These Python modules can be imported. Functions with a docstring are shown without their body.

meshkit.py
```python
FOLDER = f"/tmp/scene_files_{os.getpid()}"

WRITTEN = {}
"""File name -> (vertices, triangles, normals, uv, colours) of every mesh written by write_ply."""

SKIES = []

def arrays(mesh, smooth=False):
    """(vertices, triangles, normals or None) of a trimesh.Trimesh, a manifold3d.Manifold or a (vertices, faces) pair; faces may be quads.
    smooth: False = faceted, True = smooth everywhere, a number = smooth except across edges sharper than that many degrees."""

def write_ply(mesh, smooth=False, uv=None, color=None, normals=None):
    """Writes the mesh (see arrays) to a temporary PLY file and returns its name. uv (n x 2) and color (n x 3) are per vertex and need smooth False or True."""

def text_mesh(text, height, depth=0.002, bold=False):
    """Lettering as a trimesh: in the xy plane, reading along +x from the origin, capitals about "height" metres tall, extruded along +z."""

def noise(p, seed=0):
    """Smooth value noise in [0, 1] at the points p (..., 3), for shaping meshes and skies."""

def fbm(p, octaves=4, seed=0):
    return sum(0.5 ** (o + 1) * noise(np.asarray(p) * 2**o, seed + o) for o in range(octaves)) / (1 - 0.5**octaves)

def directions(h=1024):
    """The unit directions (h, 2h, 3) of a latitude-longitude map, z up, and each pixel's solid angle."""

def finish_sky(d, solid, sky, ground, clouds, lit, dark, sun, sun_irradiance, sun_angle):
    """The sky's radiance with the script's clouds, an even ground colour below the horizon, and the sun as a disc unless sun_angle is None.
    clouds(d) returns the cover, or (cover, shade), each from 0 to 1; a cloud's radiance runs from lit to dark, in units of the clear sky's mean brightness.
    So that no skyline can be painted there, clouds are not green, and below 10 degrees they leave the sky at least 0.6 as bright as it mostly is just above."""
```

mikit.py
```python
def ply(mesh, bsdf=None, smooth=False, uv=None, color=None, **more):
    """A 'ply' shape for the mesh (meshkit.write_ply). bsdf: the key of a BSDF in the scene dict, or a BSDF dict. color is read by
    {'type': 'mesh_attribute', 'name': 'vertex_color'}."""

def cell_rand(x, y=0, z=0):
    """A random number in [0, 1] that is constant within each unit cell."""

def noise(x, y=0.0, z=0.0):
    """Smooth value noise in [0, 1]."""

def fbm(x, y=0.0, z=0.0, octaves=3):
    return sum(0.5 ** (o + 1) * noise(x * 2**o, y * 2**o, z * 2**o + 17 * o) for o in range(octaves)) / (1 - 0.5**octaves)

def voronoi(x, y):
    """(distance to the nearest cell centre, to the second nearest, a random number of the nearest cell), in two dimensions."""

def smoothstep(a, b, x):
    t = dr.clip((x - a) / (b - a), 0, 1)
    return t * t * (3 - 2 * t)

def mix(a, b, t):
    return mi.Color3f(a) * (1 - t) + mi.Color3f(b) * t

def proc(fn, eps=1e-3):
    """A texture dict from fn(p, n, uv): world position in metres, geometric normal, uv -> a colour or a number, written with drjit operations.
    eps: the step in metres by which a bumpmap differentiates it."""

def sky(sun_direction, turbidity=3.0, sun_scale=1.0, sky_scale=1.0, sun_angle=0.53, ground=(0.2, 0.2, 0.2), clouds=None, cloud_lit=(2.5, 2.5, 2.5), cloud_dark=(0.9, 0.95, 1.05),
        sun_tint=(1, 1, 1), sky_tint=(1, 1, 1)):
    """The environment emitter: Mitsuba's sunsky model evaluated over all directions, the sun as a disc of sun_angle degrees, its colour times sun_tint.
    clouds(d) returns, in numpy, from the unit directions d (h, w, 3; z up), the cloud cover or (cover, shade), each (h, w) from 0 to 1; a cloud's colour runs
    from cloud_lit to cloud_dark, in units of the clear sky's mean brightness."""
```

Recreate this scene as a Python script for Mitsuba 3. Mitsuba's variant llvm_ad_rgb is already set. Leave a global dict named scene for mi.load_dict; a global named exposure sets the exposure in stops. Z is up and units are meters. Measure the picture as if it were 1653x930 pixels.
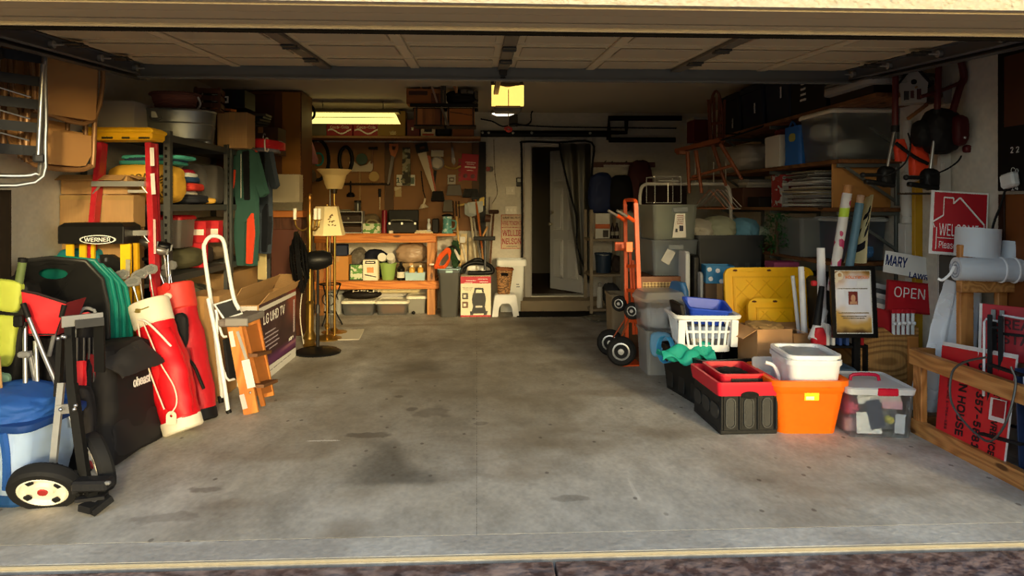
import math, random
import numpy as np, trimesh, drjit as dr, mitsuba as mi
import mikit, meshkit
from mikit import proc, noise, fbm, voronoi, smoothstep, mix
import shapely.geometry as sg
from shapely import affinity

scene, labels = {'type': 'scene'}, {}
MT = mi.ScalarTransform4f

# ---------------------------------------------------------------- camera, sky, exposure
YAW = math.radians(2.813)
EYE = [0, 0, 1.42]
scene['camera'] = {
    'type': 'perspective', 'fov': 71.42, 'fov_axis': 'x', 'near_clip': 0.05, 'far_clip': 500.0,
    'principal_point_offset_x': 0.0, 'principal_point_offset_y': 135.0 / 930.0,
    'to_world': MT().look_at(origin=EYE, target=[math.sin(YAW), math.cos(YAW), 1.42], up=[0, 0, 1]),
}
exposure = 4.4
# low, hazy, warm sun behind the camera: it reaches under the header and rakes to the back wall
scene['sky'] = mikit.sky((0.29, -0.95, 0.165), turbidity=4.0, sun_scale=0.17, sky_scale=1.0, sun_angle=4.0,
                         ground=(0.17, 0.155, 0.14), sky_tint=(0.94, 0.99, 1.10), sun_tint=(0.70, 0.93, 1.38))

# ---------------------------------------------------------------- helpers
def lin(h):
    c = [int(h[i:i + 2], 16) / 255 for i in (1, 3, 5)]
    return [x / 12.92 if x <= 0.04045 else ((x + 0.055) / 1.055) ** 2.4 for x in c]

_mats = {}
def C(h, rough=0.6, metal=0.0, spec=0.4, coat=0.0):
    k = (h, rough, metal, spec, coat)
    if k not in _mats:
        n = 'mat_%s_%d' % (h[1:], len(_mats))
        if sum(lin(h)) < .06: spec = min(spec, .2)
        b = {'type': 'principled', 'base_color': {'type': 'rgb', 'value': lin(h)}, 'roughness': rough, 'metallic': metal, 'specular': spec}
        if coat: b['clearcoat'] = coat; b['clearcoat_gloss'] = 0.8
        scene[n] = {'type': 'twosided', 'bsdf': b}
        _mats[k] = n
    return _mats[k]

def clear(h='#d8dcdc', rough=0.25, trans=0.75, diff=0.6):
    k = ('clear', h, rough, trans, diff)
    if k not in _mats:
        n = 'clear_%s_%d' % (h[1:], len(_mats))
        scene[n] = {'type': 'principledthin', 'base_color': {'type': 'rgb', 'value': lin(h)}, 'roughness': rough, 'spec_trans': min(.95, trans + .15), 'diff_trans': diff, 'eta': 1.3}
        _mats[k] = n
    return _mats[k]

def proc_mat(name, fn, rough=0.6, bump=None, bscale=0.01, spec=0.3, eps=2e-3, metal=0.0):
    b = {'type': 'principled', 'base_color': proc(fn), 'roughness': rough, 'specular': spec, 'metallic': metal}
    if bump is not None:
        b = {'type': 'bumpmap', 'arbitrary': proc(bump, eps), 'scale': bscale, 'bsdf': b}
    scene[name] = {'type': 'twosided', 'bsdf': b}
    return name

def TF(x=0, y=0, z=0, rz=0, rx=0, ry=0):
    def r(a, i, j):
        m = np.eye(4); c, s = math.cos(math.radians(a)), math.sin(math.radians(a))
        m[i, i] = m[j, j] = c; m[i, j] = -s; m[j, i] = s
        return m
    m = r(rz, 0, 1) @ r(rx, 1, 2) @ r(ry, 2, 0)
    m[:3, 3] = (x, y, z)
    return m

def mv(mesh, x=0, y=0, z=0, rz=0, rx=0, ry=0):
    m = mesh.copy(); m.apply_transform(TF(x, y, z, rz, rx, ry)); return m

def join(*ms):
    l = []
    for m in ms: l += list(m) if isinstance(m, (list, tuple)) else [m]
    return trimesh.util.concatenate(l)

def hull(pts):
    return trimesh.convex.convex_hull(np.asarray(pts, float))

def box(w, d, h, x=0, y=0, z=0, ch=0.0):
    """centred in x and y, standing on z; ch chamfers every edge"""
    if ch <= 0:
        m = trimesh.creation.box((w, d, h))
    else:
        ch = min(ch, w * .45, d * .45, h * .45)
        p = []
        for a in (-1, 1):
            for b in (-1, 1):
                for c in (-1, 1):
                    X_, Y_, Z_ = a * w / 2, b * d / 2, c * h / 2
                    p += [(X_ - a * ch, Y_ - b * ch, Z_), (X_ - a * ch, Y_, Z_ - c * ch), (X_, Y_ - b * ch, Z_ - c * ch)]
        m = hull(p)
    m.apply_translation((x, y, z + h / 2))
    return m

def frame_of(d):
    d = np.asarray(d, float); d = d / max(np.linalg.norm(d), 1e-9)
    a = np.array([0, 0, 1.0]) if abs(d[2]) < 0.9 else np.array([0, 1.0, 0])
    u = np.cross(a, d); u /= np.linalg.norm(u)
    return u, np.cross(d, u), d

def bar(p0, p1, w, h):
    """a straight bar of section w (sideways) x h (upwards) between two points"""
    p0, p1 = np.asarray(p0, float), np.asarray(p1, float)
    u, v, d = frame_of(p1 - p0)
    return hull([p + a * u * w / 2 + b * v * h / 2 for p in (p0, p1) for a in (-1, 1) for b in (-1, 1)])

def loft(loops, cap0=True, cap1=True, closed=False):
    L = [np.asarray(l, float) for l in loops]; n = len(L[0]); v = np.vstack(L); f = []
    m = len(L)
    for i in range(m if closed else m - 1):
        a, b = i * n, ((i + 1) % m) * n
        for j in range(n):
            k = (j + 1) % n
            f += [(a + j, a + k, b + k), (a + j, b + k, b + j)]
    if not closed:
        if cap0:
            v = np.vstack([v, L[0].mean(0)]); c = len(v) - 1
            f += [(c, (j + 1) % n, j) for j in range(n)]
        if cap1:
            v = np.vstack([v, L[-1].mean(0)]); c = len(v) - 1; a = (m - 1) * n
            f += [(c, a + j, a + (j + 1) % n) for j in range(n)]
    return trimesh.Trimesh(v, f, process=False)

def smooth_path(pts, res):
    p = np.asarray(pts, float)
    if res <= 1 or len(p) < 3: return p
    q = np.vstack([2 * p[0] - p[1], p, 2 * p[-1] - p[-2]]); out = []
    for i in range(1, len(q) - 2):
        for t in np.arange(res) / res:
            a, b, c, d = q[i - 1:i + 3]
            out.append(.5 * (2 * b + (c - a) * t + (2 * a - 5 * b + 4 * c - d) * t * t + (3 * b - a - 3 * c + d) * t ** 3))
    return np.vstack(out + [p[-1:]])

def tube(pts, r, n=8, res=0, closed=False):
    """round tube along a path; r may be a list of radii"""
    p = np.asarray(pts, float)
    if closed:
        if res > 1: p = smooth_path(np.vstack([p, p[:1]]), res)[:-1]
    else: p = smooth_path(p, res)
    m = len(p); rr = np.interp(np.linspace(0, 1, m), np.linspace(0, 1, len(r)), r) if np.ndim(r) else np.full(m, r)
    if closed: t = np.roll(p, -1, 0) - np.roll(p, 1, 0)
    else: t = np.gradient(p, axis=0)
    u, v, _ = frame_of(t[0]); loops = []
    a = np.arange(n) / n * 2 * math.pi
    for i in range(m):
        d = t[i] / max(np.linalg.norm(t[i]), 1e-9)
        u = u - d * np.dot(u, d); u /= max(np.linalg.norm(u), 1e-9); v = np.cross(d, u)
        loops.append(p[i] + rr[i] * (np.cos(a)[:, None] * u + np.sin(a)[:, None] * v))
    return loft(loops, closed=closed)

def cyl(p0, p1, r, r2=None, n=16):
    return tube([p0, p1], [r, r if r2 is None else r2], n)

def lathe(prof, n=24, sx=1, sy=1):
    """closed profile of (r, z), outer side rising"""
    a = np.arange(n) / n * 2 * math.pi
    return loft([np.c_[np.cos(a) * max(r, 1e-4) * sx, np.sin(a) * max(r, 1e-4) * sy, np.full(n, z)] for r, z in prof])

def prism(poly, t, y=0):
    """outline in x,z, thickness t along y, centred on y"""
    g = poly if hasattr(poly, 'geom_type') else sg.Polygon(poly)
    if not g.is_valid: g = g.buffer(0)
    ms = [trimesh.creation.extrude_polygon(q, t, engine='earcut') for q in getattr(g, 'geoms', [g])]
    m = join(ms); m.apply_transform(TF(rx=90)); m.apply_translation((0, y + t / 2, 0))
    return m

def rrect(w, d, r, z=0, x=0, y=0, k=4):
    r = min(r, w * .499, d * .499); p = []
    for cx, cy, a0 in ((w / 2 - r, d / 2 - r, 0), (-w / 2 + r, d / 2 - r, 90), (-w / 2 + r, -d / 2 + r, 180), (w / 2 - r, -d / 2 + r, 270)):
        for i in range(k + 1):
            a = math.radians(a0 + 90 * i / k); p.append((x + cx + r * math.cos(a), y + cy + r * math.sin(a), z))
    return np.array(p)

def tub(w, d, h, taper=.86, wall=.005, rim=.016, rimh=.02, r=.04, k=4):
    """open container; w, d at the top outside of the wall"""
    a, b = w * taper, d * taper; q = wall * 2
    return loft([rrect(a, d - (w - a), r, 0, k=k), rrect(w, d, r, h - rimh, k=k), rrect(w + 2 * rim, d + 2 * rim, r + rim, h - rimh, k=k),
                 rrect(w + 2 * rim, d + 2 * rim, r + rim, h, k=k), rrect(w - q, d - q, r, h, k=k), rrect(a - q, d - (w - a) - q, r, wall, k=k)])

def tubs(w, d, h, taper=.9, wall=.003, rim=.01, rimh=.012, r=.035, k=4):
    """open container of one thin sheet, for clear plastic"""
    a, b = w * taper, d - w * (1 - taper)
    return loft([rrect(a, b, r, .002, k=k), rrect(w, d, r, h - rimh, k=k), rrect(w + 2 * rim, d + 2 * rim, r + rim, h - rimh, k=k), rrect(w + 2 * rim, d + 2 * rim, r + rim, h, k=k)], cap1=False)

def lid(w, d, h=.03, r=.05, lip=.012, k=4):
    return loft([rrect(w, d, r, 0, k=k), rrect(w, d, r, h * .6, k=k), rrect(w - 2 * lip, d - 2 * lip, r, h, k=k), rrect(w - 6 * lip, d - 6 * lip, r, h, k=k), rrect(w - 7 * lip, d - 7 * lip, r, h * .7, k=k)])

def sheet(fn, nu, nv, t=.003):
    """thin cloth or board over fn(u, v) -> point, u and v from 0 to 1"""
    g = np.array([[fn(u, v) for u in np.linspace(0, 1, nu)] for v in np.linspace(0, 1, nv)], float)
    du, dv = np.gradient(g, axis=1), np.gradient(g, axis=0)
    n = np.cross(du, dv); n /= np.maximum(np.linalg.norm(n, axis=2, keepdims=True), 1e-9)
    A, B = (g + n * t / 2).reshape(-1, 3), (g - n * t / 2).reshape(-1, 3); N = nu * nv; f = []
    for j in range(nv - 1):
        for i in range(nu - 1):
            a, b, c, d = j * nu + i, j * nu + i + 1, (j + 1) * nu + i + 1, (j + 1) * nu + i
            f += [(a, b, c), (a, c, d), (N + a, N + c, N + b), (N + a, N + d, N + c)]
    rim = [(0, i) for i in range(nu)] + [(j, nu - 1) for j in range(1, nv)] + [(nv - 1, i) for i in range(nu - 2, -1, -1)] + [(j, 0) for j in range(nv - 2, 0, -1)]
    ids = [j * nu + i for j, i in rim]
    for a, b in zip(ids, ids[1:] + ids[:1]): f += [(a, N + a, N + b), (a, N + b, b)]
    return trimesh.Trimesh(np.vstack([A, B]), f, process=False)

def blob(w, d, h, seed=0, amp=.06, freq=3.0, p=3.0, sub=4):
    """soft pillow-like body standing on z = 0: superellipsoid with folds"""
    m = trimesh.creation.icosphere(sub)
    v = np.array(m.vertices); s = (np.abs(v) ** p).sum(1) ** (-1 / p); v = v * s[:, None]
    q = meshkit.fbm(v * freq + seed * 7.3, 3, seed) - .5
    v = v * (1 + amp * 2 * q)[:, None]
    m.vertices = v * (w / 2, d / 2, h / 2) + (0, 0, h / 2)
    return m

def crumple(m, amp, freq, seed=0):
    m = m.copy(); v = np.array(m.vertices)
    n = np.array(m.vertex_normals); q = meshkit.fbm(v * freq + seed * 3.7, 3, seed) - .5
    m.vertices = v + n * (2 * amp * q)[:, None]
    return m

def text(s, h, t=.0015, bold=True, center=True):
    """lettering facing -y, reading along +x, lying just in front of y = 0"""
    m = meshkit.text_mesh(s, h, t, bold)
    m.apply_transform(TF(rx=90))
    b = m.bounds
    m.apply_translation((-(b[0][0] + b[1][0]) / 2 if center else -b[0][0], -b[1][1] + 0.0002, -(b[0][2] + b[1][2]) / 2 if center else 0))
    return m

def fit(m, w, h):
    b = m.bounds; m = m.copy(); m.apply_scale((w / (b[1][0] - b[0][0]), 1, h / (b[1][2] - b[0][2]))); return m

_count = {}
def numbered(k):
    if k not in scene and k not in _count: _count[k] = 0; return k
    _count[k] = _count.get(k, 0) + 1
    return '%s_%03d' % (k, _count[k])

class Thing:
    """one thing: its own key, its parts under it"""
    def __init__(s, name, label=None, cat=None, at=(0, 0, 0), rz=0, rx=0, ry=0, group=None, kind=None):
        s.key = numbered(name); s.M = TF(*at, rz, rx, ry); e = {}
        if label: e['label'] = label
        if cat: e['category'] = cat
        if group: e['group'] = group
        if kind: e['kind'] = kind
        labels[s.key] = e
    def add(s, part, mesh, mat, parent=None, label=None, smooth=30, kind=None, **more):
        k = numbered((parent or s.key) + '__' + part)
        m = mesh.copy(); m.apply_transform(s.M)
        scene[k] = mikit.ply(m, mat, smooth=smooth, **more)
        if label or kind:
            labels[k] = {}
            if label: labels[k]['label'] = label
            if kind: labels[k]['kind'] = kind
        return k

def one(name, label, cat, mesh, mat, at=(0, 0, 0), rz=0, rx=0, ry=0, group=None, kind=None, smooth=30):
    """a thing that is a single mesh"""
    k = numbered(name); m = mesh.copy(); m.apply_transform(TF(*at, rz, rx, ry))
    scene[k] = mikit.ply(m, mat, smooth=smooth)
    e = {}
    if label: e['label'] = label
    if cat: e['category'] = cat
    if group: e['group'] = group
    if kind: e['kind'] = kind
    labels[k] = e
    return k

def struct(name, mesh, mat, smooth=False, label=None):
    k = numbered(name); scene[k] = mikit.ply(mesh, mat, smooth=smooth)
    labels[k] = {'kind': 'structure'}
    if label: labels[k]['label'] = label
    return k

def spart(parent, part, mesh, mat, smooth=False, kind=None):
    k = numbered(parent + '__' + part); scene[k] = mikit.ply(mesh, mat, smooth=smooth)
    if kind: labels[k] = {'kind': kind}
    return k

# ---------------------------------------------------------------- setting: materials
def floor_col(p, n, uv):
    x, y = p.x, p.y
    g = fbm(x * 1.3, y * .9, 0, 4); g2 = fbm(x * 9, y * 5, 3, 3); g3 = fbm(x * 60, y * 40, 1, 2)
    c = mix((.425, .405, .36), (.345, .32, .27), smoothstep(.35, .65, g))
    c = c * (0.62 + .5 * g2 + .26 * g3)
    c = mix(c, (.20, .155, .105), smoothstep(.50, .80, fbm(x * 1.7 + 9, y * 3.2, 8, 5)) * .5)
    # broad brown dirt, darkened further to paint in the light falling off indoors
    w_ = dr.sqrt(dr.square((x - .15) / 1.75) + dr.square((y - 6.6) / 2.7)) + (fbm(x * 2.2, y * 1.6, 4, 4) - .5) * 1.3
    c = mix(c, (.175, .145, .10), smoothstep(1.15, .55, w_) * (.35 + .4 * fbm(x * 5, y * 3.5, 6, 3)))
    # worn, darker parking lane with a straight edge along the saw joint
    e = smoothstep(.02, -.03, x) * smoothstep(-1.05, -.35, x) * smoothstep(3.58, 3.68, y) * smoothstep(6.9, 6.0, y)
    c = c * (1 - e * (.16 + .40 * smoothstep(.42, .62, fbm(x * 1.9 + 3, y * 1.1, 5, 3))))
    # oil drips and spots
    def spot(cx, cy, rx, ry, k):
        d = dr.sqrt(dr.square((x - cx) / rx) + dr.square((y - cy) / ry)) + (fbm(x * 14, y * 14, cx * 7, 3) - .5) * 1.4
        return smoothstep(1.0, .6, d) * k
    s = spot(-.66, 4.42, .15, .07, .55)
    for q in ((-.45, 4.95, .05, .05, .5), (-.58, 5.3, .05, .05, .5), (-.30, 4.9, .12, .16, .35), (.03, 4.62, .05, .04, .4), (-1.35, 3.62, .10, .06, .5), (-1.42, 3.30, .16, .07, .35), (.45, 3.42, .10, .04, .35),
              (-1.0, 3.4, .35, .2, .12), (.55, 3.85, .3, .2, .10), (1.1, 4.3, .25, .2, .10), (-.15, 3.75, .25, .12, .15), (.9, 6.2, .4, .4, .15), (-.3, 7.2, .6, .4, .18), (.6, 7.4, .3, .4, .15)):
        s = dr.maximum(s, spot(*q))
    dots = voronoi(x * 9, y * 6)
    s = dr.maximum(s, smoothstep(.13, .06, dots[0]) * smoothstep(.88, .92, dots[2]) * .6 * smoothstep(7.0, 5.5, y))
    c = mix(c, (.075, .058, .045), s)
    w = dr.maximum(spot(-.93, 4.33, .10, .012, .7), spot(.78, 3.52, .012, .14, .35))
    return mix(c, (.62, .60, .55), w)
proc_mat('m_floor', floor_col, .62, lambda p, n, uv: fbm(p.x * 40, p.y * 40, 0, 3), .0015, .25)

def apron_col(p, n, uv):
    c = mix((.46, .445, .405), (.36, .34, .305), smoothstep(.35, .65, fbm(p.x * 3, p.y * 6, 1, 4)))
    return c * (.8 + .35 * fbm(p.x * 50, p.y * 50, 2, 3))
proc_mat('m_apron', apron_col, .7, lambda p, n, uv: fbm(p.x * 60, p.y * 60, 0, 3), .002)
def drive_col(p, n, uv):
    a = fbm(p.x * 7, p.y * 11, 1, 4); b = fbm(p.x * 26 + 5, p.y * 30, 2, 4)
    c = mix((.085, .050, .045), (.21, .145, .13), smoothstep(.3, .7, b))
    return mix(c, (.33, .25, .225), smoothstep(.52, .75, a) * .6)
proc_mat('m_drive', drive_col, .55, lambda p, n, uv: fbm(p.x * 16, p.y * 16, 0, 4), .02)
def stucco_col(p, n, uv):
    return mix((.58, .50, .36), (.50, .43, .31), fbm(p.x * 2, p.y * 2, p.z * 2, 3)) * (.85 + .3 * fbm(p.x * 70, p.y * 70, p.z * 70, 2))
proc_mat('m_stucco', stucco_col, .85, lambda p, n, uv: fbm(p.x * 55, p.y * 55, p.z * 55, 3), .02)
def wall_col(p, n, uv):
    c = mix((.58, .535, .45), (.51, .47, .39), smoothstep(.3, .7, fbm(p.x * 1.5, p.y * 1.5, p.z * 2.0, 4)))
    return c * (.9 + .2 * fbm(p.x * 30, p.y * 30, p.z * 30, 2))
proc_mat('m_wall', wall_col, .8, lambda p, n, uv: fbm(p.x * 24, p.y * 24, p.z * 24, 3), .004)
proc_mat('m_ceil', lambda p, n, uv: mix((.40, .355, .28), (.36, .315, .25), fbm(p.x * 1.2, p.y * 1.2, 3, 3)), .85)

def wood(name, a, b, rough=.5, ring=9.0, axis='x', spec=.35):
    """timber with grain running along one axis"""
    la, lb = lin(a), lin(b)
    def fn(p, n, uv):
        q = {'x': (p.x, p.y, p.z), 'y': (p.y, p.x, p.z), 'z': (p.z, p.x, p.y)}[axis]
        w = fbm(q[0] * 1.1, q[1] * 7, q[2] * 7, 3)
        g = .5 + .5 * dr.sin((w * 3 + (q[1] + q[2]) * .7) * ring * 3.2)
        f = noise(q[0] * 5, q[1] * 220, q[2] * 220)
        k = voronoi(q[0] * 2.2, (q[1] + q[2]) * 7)
        c = mix(la, lb, dr.clip(g * .65 + f * .35, 0, 1))
        return mix(c, [v * .35 for v in lb], smoothstep(.13, .07, k[0]) * smoothstep(.72, .76, k[2]))
    return proc_mat(name, fn, rough, spec=spec)
wood('m_pine', '#d9883c', '#b3601f', ring=6)
wood('m_pinev', '#d08a44', '#b3672a', axis='z', ring=3)
wood('m_pinez', '#c88a4e', '#9a5f2c', axis='z', ring=6)
wood('m_piney', '#c08a50', '#94602f', axis='y', ring=6)
wood('m_darkwood', '#5a3018', '#3c1d0e', axis='z', ring=5)
wood('m_shelfboard', '#7a4f2c', '#59361c', axis='y', ring=5)
wood('m_oak', '#a8622c', '#7c4119', axis='z', ring=7)
def ply_col(p, n, uv):
    w = fbm(p.x * 1.6 + p.y * 1.1, p.z * 3.2, 2.0, 2)
    g = .5 + .5 * dr.sin(w * 70)
    return mix((.46, .235, .075), (.22, .095, .025), smoothstep(.35, .95, g) * .8) * (.85 + .3 * noise(p.x * 180 + p.y * 180, p.z * 12, 0))
proc_mat('m_plywood', ply_col, .55)
def card_col(p, n, uv):
    return mix((.45, .27, .12), (.39, .225, .095), fbm(p.x * 4, p.y * 4, p.z * 4, 3)) * (.92 + .12 * noise(p.x * 150, p.y * 150, p.z * 10))
proc_mat('m_card', card_col, .8, spec=.15)
CARD = 'm_card'

# ---------------------------------------------------------------- setting: shell
XL, XR, YF, YB, ZC = -2.85, 3.20, 3.08, 9.75, 2.68
f0 = struct('floor', box(XR - XL + .4, YB - YF + .8, .10, (XL + XR) / 2, (YF + YB) / 2 + .35, -.125), C('#3a3530', .9))
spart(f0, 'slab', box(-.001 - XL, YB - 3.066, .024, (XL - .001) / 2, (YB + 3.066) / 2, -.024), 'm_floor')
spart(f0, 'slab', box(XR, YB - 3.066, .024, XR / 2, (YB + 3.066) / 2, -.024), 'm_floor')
t0 = struct('trim_1', prism([(-2.6, -.12), (3.0, -.12), (3.0, -.0005), (-2.6, -.0005)], .165, 2.979), 'm_apron')
spart(t0, 'edge', crumple(box(5.6, .014, .014, .2, 2.889, -.016, .003).subdivide().subdivide().subdivide(), .002, 9), C('#99907a', .8))
g0 = struct('ground', box(60, 40, .2, 0, -17.2, -.29), C('#4a3d36', .9))
for i, (x0, x1) in enumerate(((-7.2, .305), (.315, 7.2))):
    spart(g0, 'slab', box(x1 - x0, 5.4, .05, (x0 + x1) / 2, .165, -.072, .004), 'm_drive')
struct('wall_left', box(.15, YB - 2.9, ZC, XL - .075, (YB + 2.9) / 2, 0), 'm_wall')
struct('wall_right', box(.15, YB - 2.9, ZC, XR + .075, (YB + 2.9) / 2, 0), 'm_wall')
DX0, DX1, DZ0, DZ1 = 0.730, 1.500, .17, 2.237
struct('wall_back', join(box(DX0 - XL, .15, ZC, (DX0 + XL) / 2, YB + .075, 0), box(XR - DX1, .15, ZC, (DX1 + XR) / 2, YB + .075, 0),
                         box(DX1 - DX0, .15, ZC - DZ1, (DX0 + DX1) / 2, YB + .075, DZ1), box(DX1 - DX0, .15, DZ0, (DX0 + DX1) / 2, YB + .075, 0)), 'm_wall')
struct('ceiling', box(XR - XL + .3, YB - YF + .3, .12, (XL + XR) / 2, (YB + YF) / 2, ZC), 'm_ceil')
# front wall with the wide opening: header, jambs
OX0, OX1, OZ = -2.36, 2.72, 2.18
struct('wall_front', join(box(XR - XL + 6, .24, 1.6, .2, 2.84, OZ + .008), box(2.6, .34, OZ + .02, OX0 - 1.3, 2.89, 0), box(2.6, .34, OZ + .02, OX1 + 1.3, 2.89, 0)), 'm_stucco')
struct('trim_2', join(box(OX1 - OX0, .10, .014, .18, 2.80, OZ, .003), box(OX1 - OX0, .12, .012, .18, 2.915, OZ + .002, .003), box(OX1 - OX0, .05, .016, .18, 3.005, OZ - .004, .003)), C('#b7a583', .7))
struct('trim_3', join(box(OX1 - OX0, .02, .03, .18, 3.045, OZ - .018, .004), box(.03, .08, OZ - .03, OX0 + .015, 3.0, 0, .004), box(.03, .08, OZ - .03, OX1 - .015, 3.0, 0, .004)), C('#e2cfa4', .6))
struct('trim_4', box(OX1 - OX0 + .1, .02, .06, .18, 3.068, OZ - .03), C('#15120f', .9))

# ---------------------------------------------------------------- room behind the house door (dark)
W_ = C('#8d8577', .8)
struct('wall_hall', join(box(.1, 3, 2.6, -.15, 11.4, .17), box(.1, 3, 2.6, 1.95, 11.4, .17), box(2.2, .1, 2.6, .9, 12.95, .17)), W_)
struct('floor_hall', box(2.2, 3.1, .1, .9, 11.4, .07), C('#3b2a1c', .5))
struct('ceiling_hall', box(2.2, 3.1, .1, .9, 11.4, 2.6), W_)
fr = Thing('refrigerator', 'grey refrigerator seen in the dark hall through the open house door', 'refrigerator', (.36, 11.0, .17))
fr.add('body', box(.55, .6, 1.5, 0, 0, 0, .02), C('#8795a0', .3, .2)); fr.add('door', box(.55, .05, 1.0, 0, -.33, .45, .015), C('#97a5b0', .3, .2)); fr.add('handle', box(.02, .03, .5, .2, -.37, .7, .006), C('#c4ccd2', .3, .5))

# ---------------------------------------------------------------- door to the house, casing, step
dc = struct('trim_5', join(box(.085, .04, DZ1 - .0, DX0 - .04, YB - .02, .15, .006), box(.085, .04, DZ1 - .0, DX1 + .04, YB - .02, .15, .006), box(DX1 - DX0 + .165, .04, .085, (DX0 + DX1) / 2, YB - .02, DZ1, .006),
                           box(.02, .15, DZ1 - DZ0, DX0 + .01, YB + .075, DZ0), box(.02, .15, DZ1 - DZ0, DX1 - .01, YB + .075, DZ0), box(DX1 - DX0, .15, .02, (DX0 + DX1) / 2, YB + .075, DZ1 - .02)), C('#b0aaa0', .5))
dl = Thing('door_1', kind='structure', at=(DX1 - .02, YB + .13, DZ0 + .01), rz=-58)
DW, DH = DX1 - DX0 - .04, DZ1 - DZ0 - .04
dl.add('leaf', box(DW, .04, DH, -DW / 2, 0, 0, .004), C('#b9b6ae', .4))
for i, (zz, hh) in enumerate(((.18, .55), (.86, .62), (1.58, .30))):
    for sx in (-.28, -.72):
        dl.add('panel', join(box(.22, .012, hh, DW * sx, -.024, zz, .005), box(.16, .012, hh - .06, DW * sx, -.03, zz + .03, .005)), C('#c4c1b9', .4))
for zz in (.25, 1.05, 1.8): dl.add('hinge', box(.05, .02, .09, -.02, -.03, zz, .003), C('#25221e', .4, .6))
k = dl.add('handle', join(cyl((-DW + .06, -.02, .95), (-DW + .06, -.06, .95), .012), lathe([(.0, 0), (.024, .004), (.028, .02), (.02, .035), (0, .04)], 14).apply_transform(TF(-DW + .06, -.05, .95, 0, 90))), C('#cfc6b0', .25, .9))
dl.add('deadbolt', cyl((-DW + .06, -.02, 1.12), (-DW + .06, -.04, 1.12), .026), C('#cfc6b0', .25, .9))
struct('step', join(box(1.12, .40, .15, (DX0 + DX1) / 2 + .02, YB - .20, 0, .01)), C('#8c7c62', .8))
struct('sill', box(DX1 - DX0, .2, .025, (DX0 + DX1) / 2, YB + .05, .15, .006), C('#b9b2a2', .4, .5))
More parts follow.
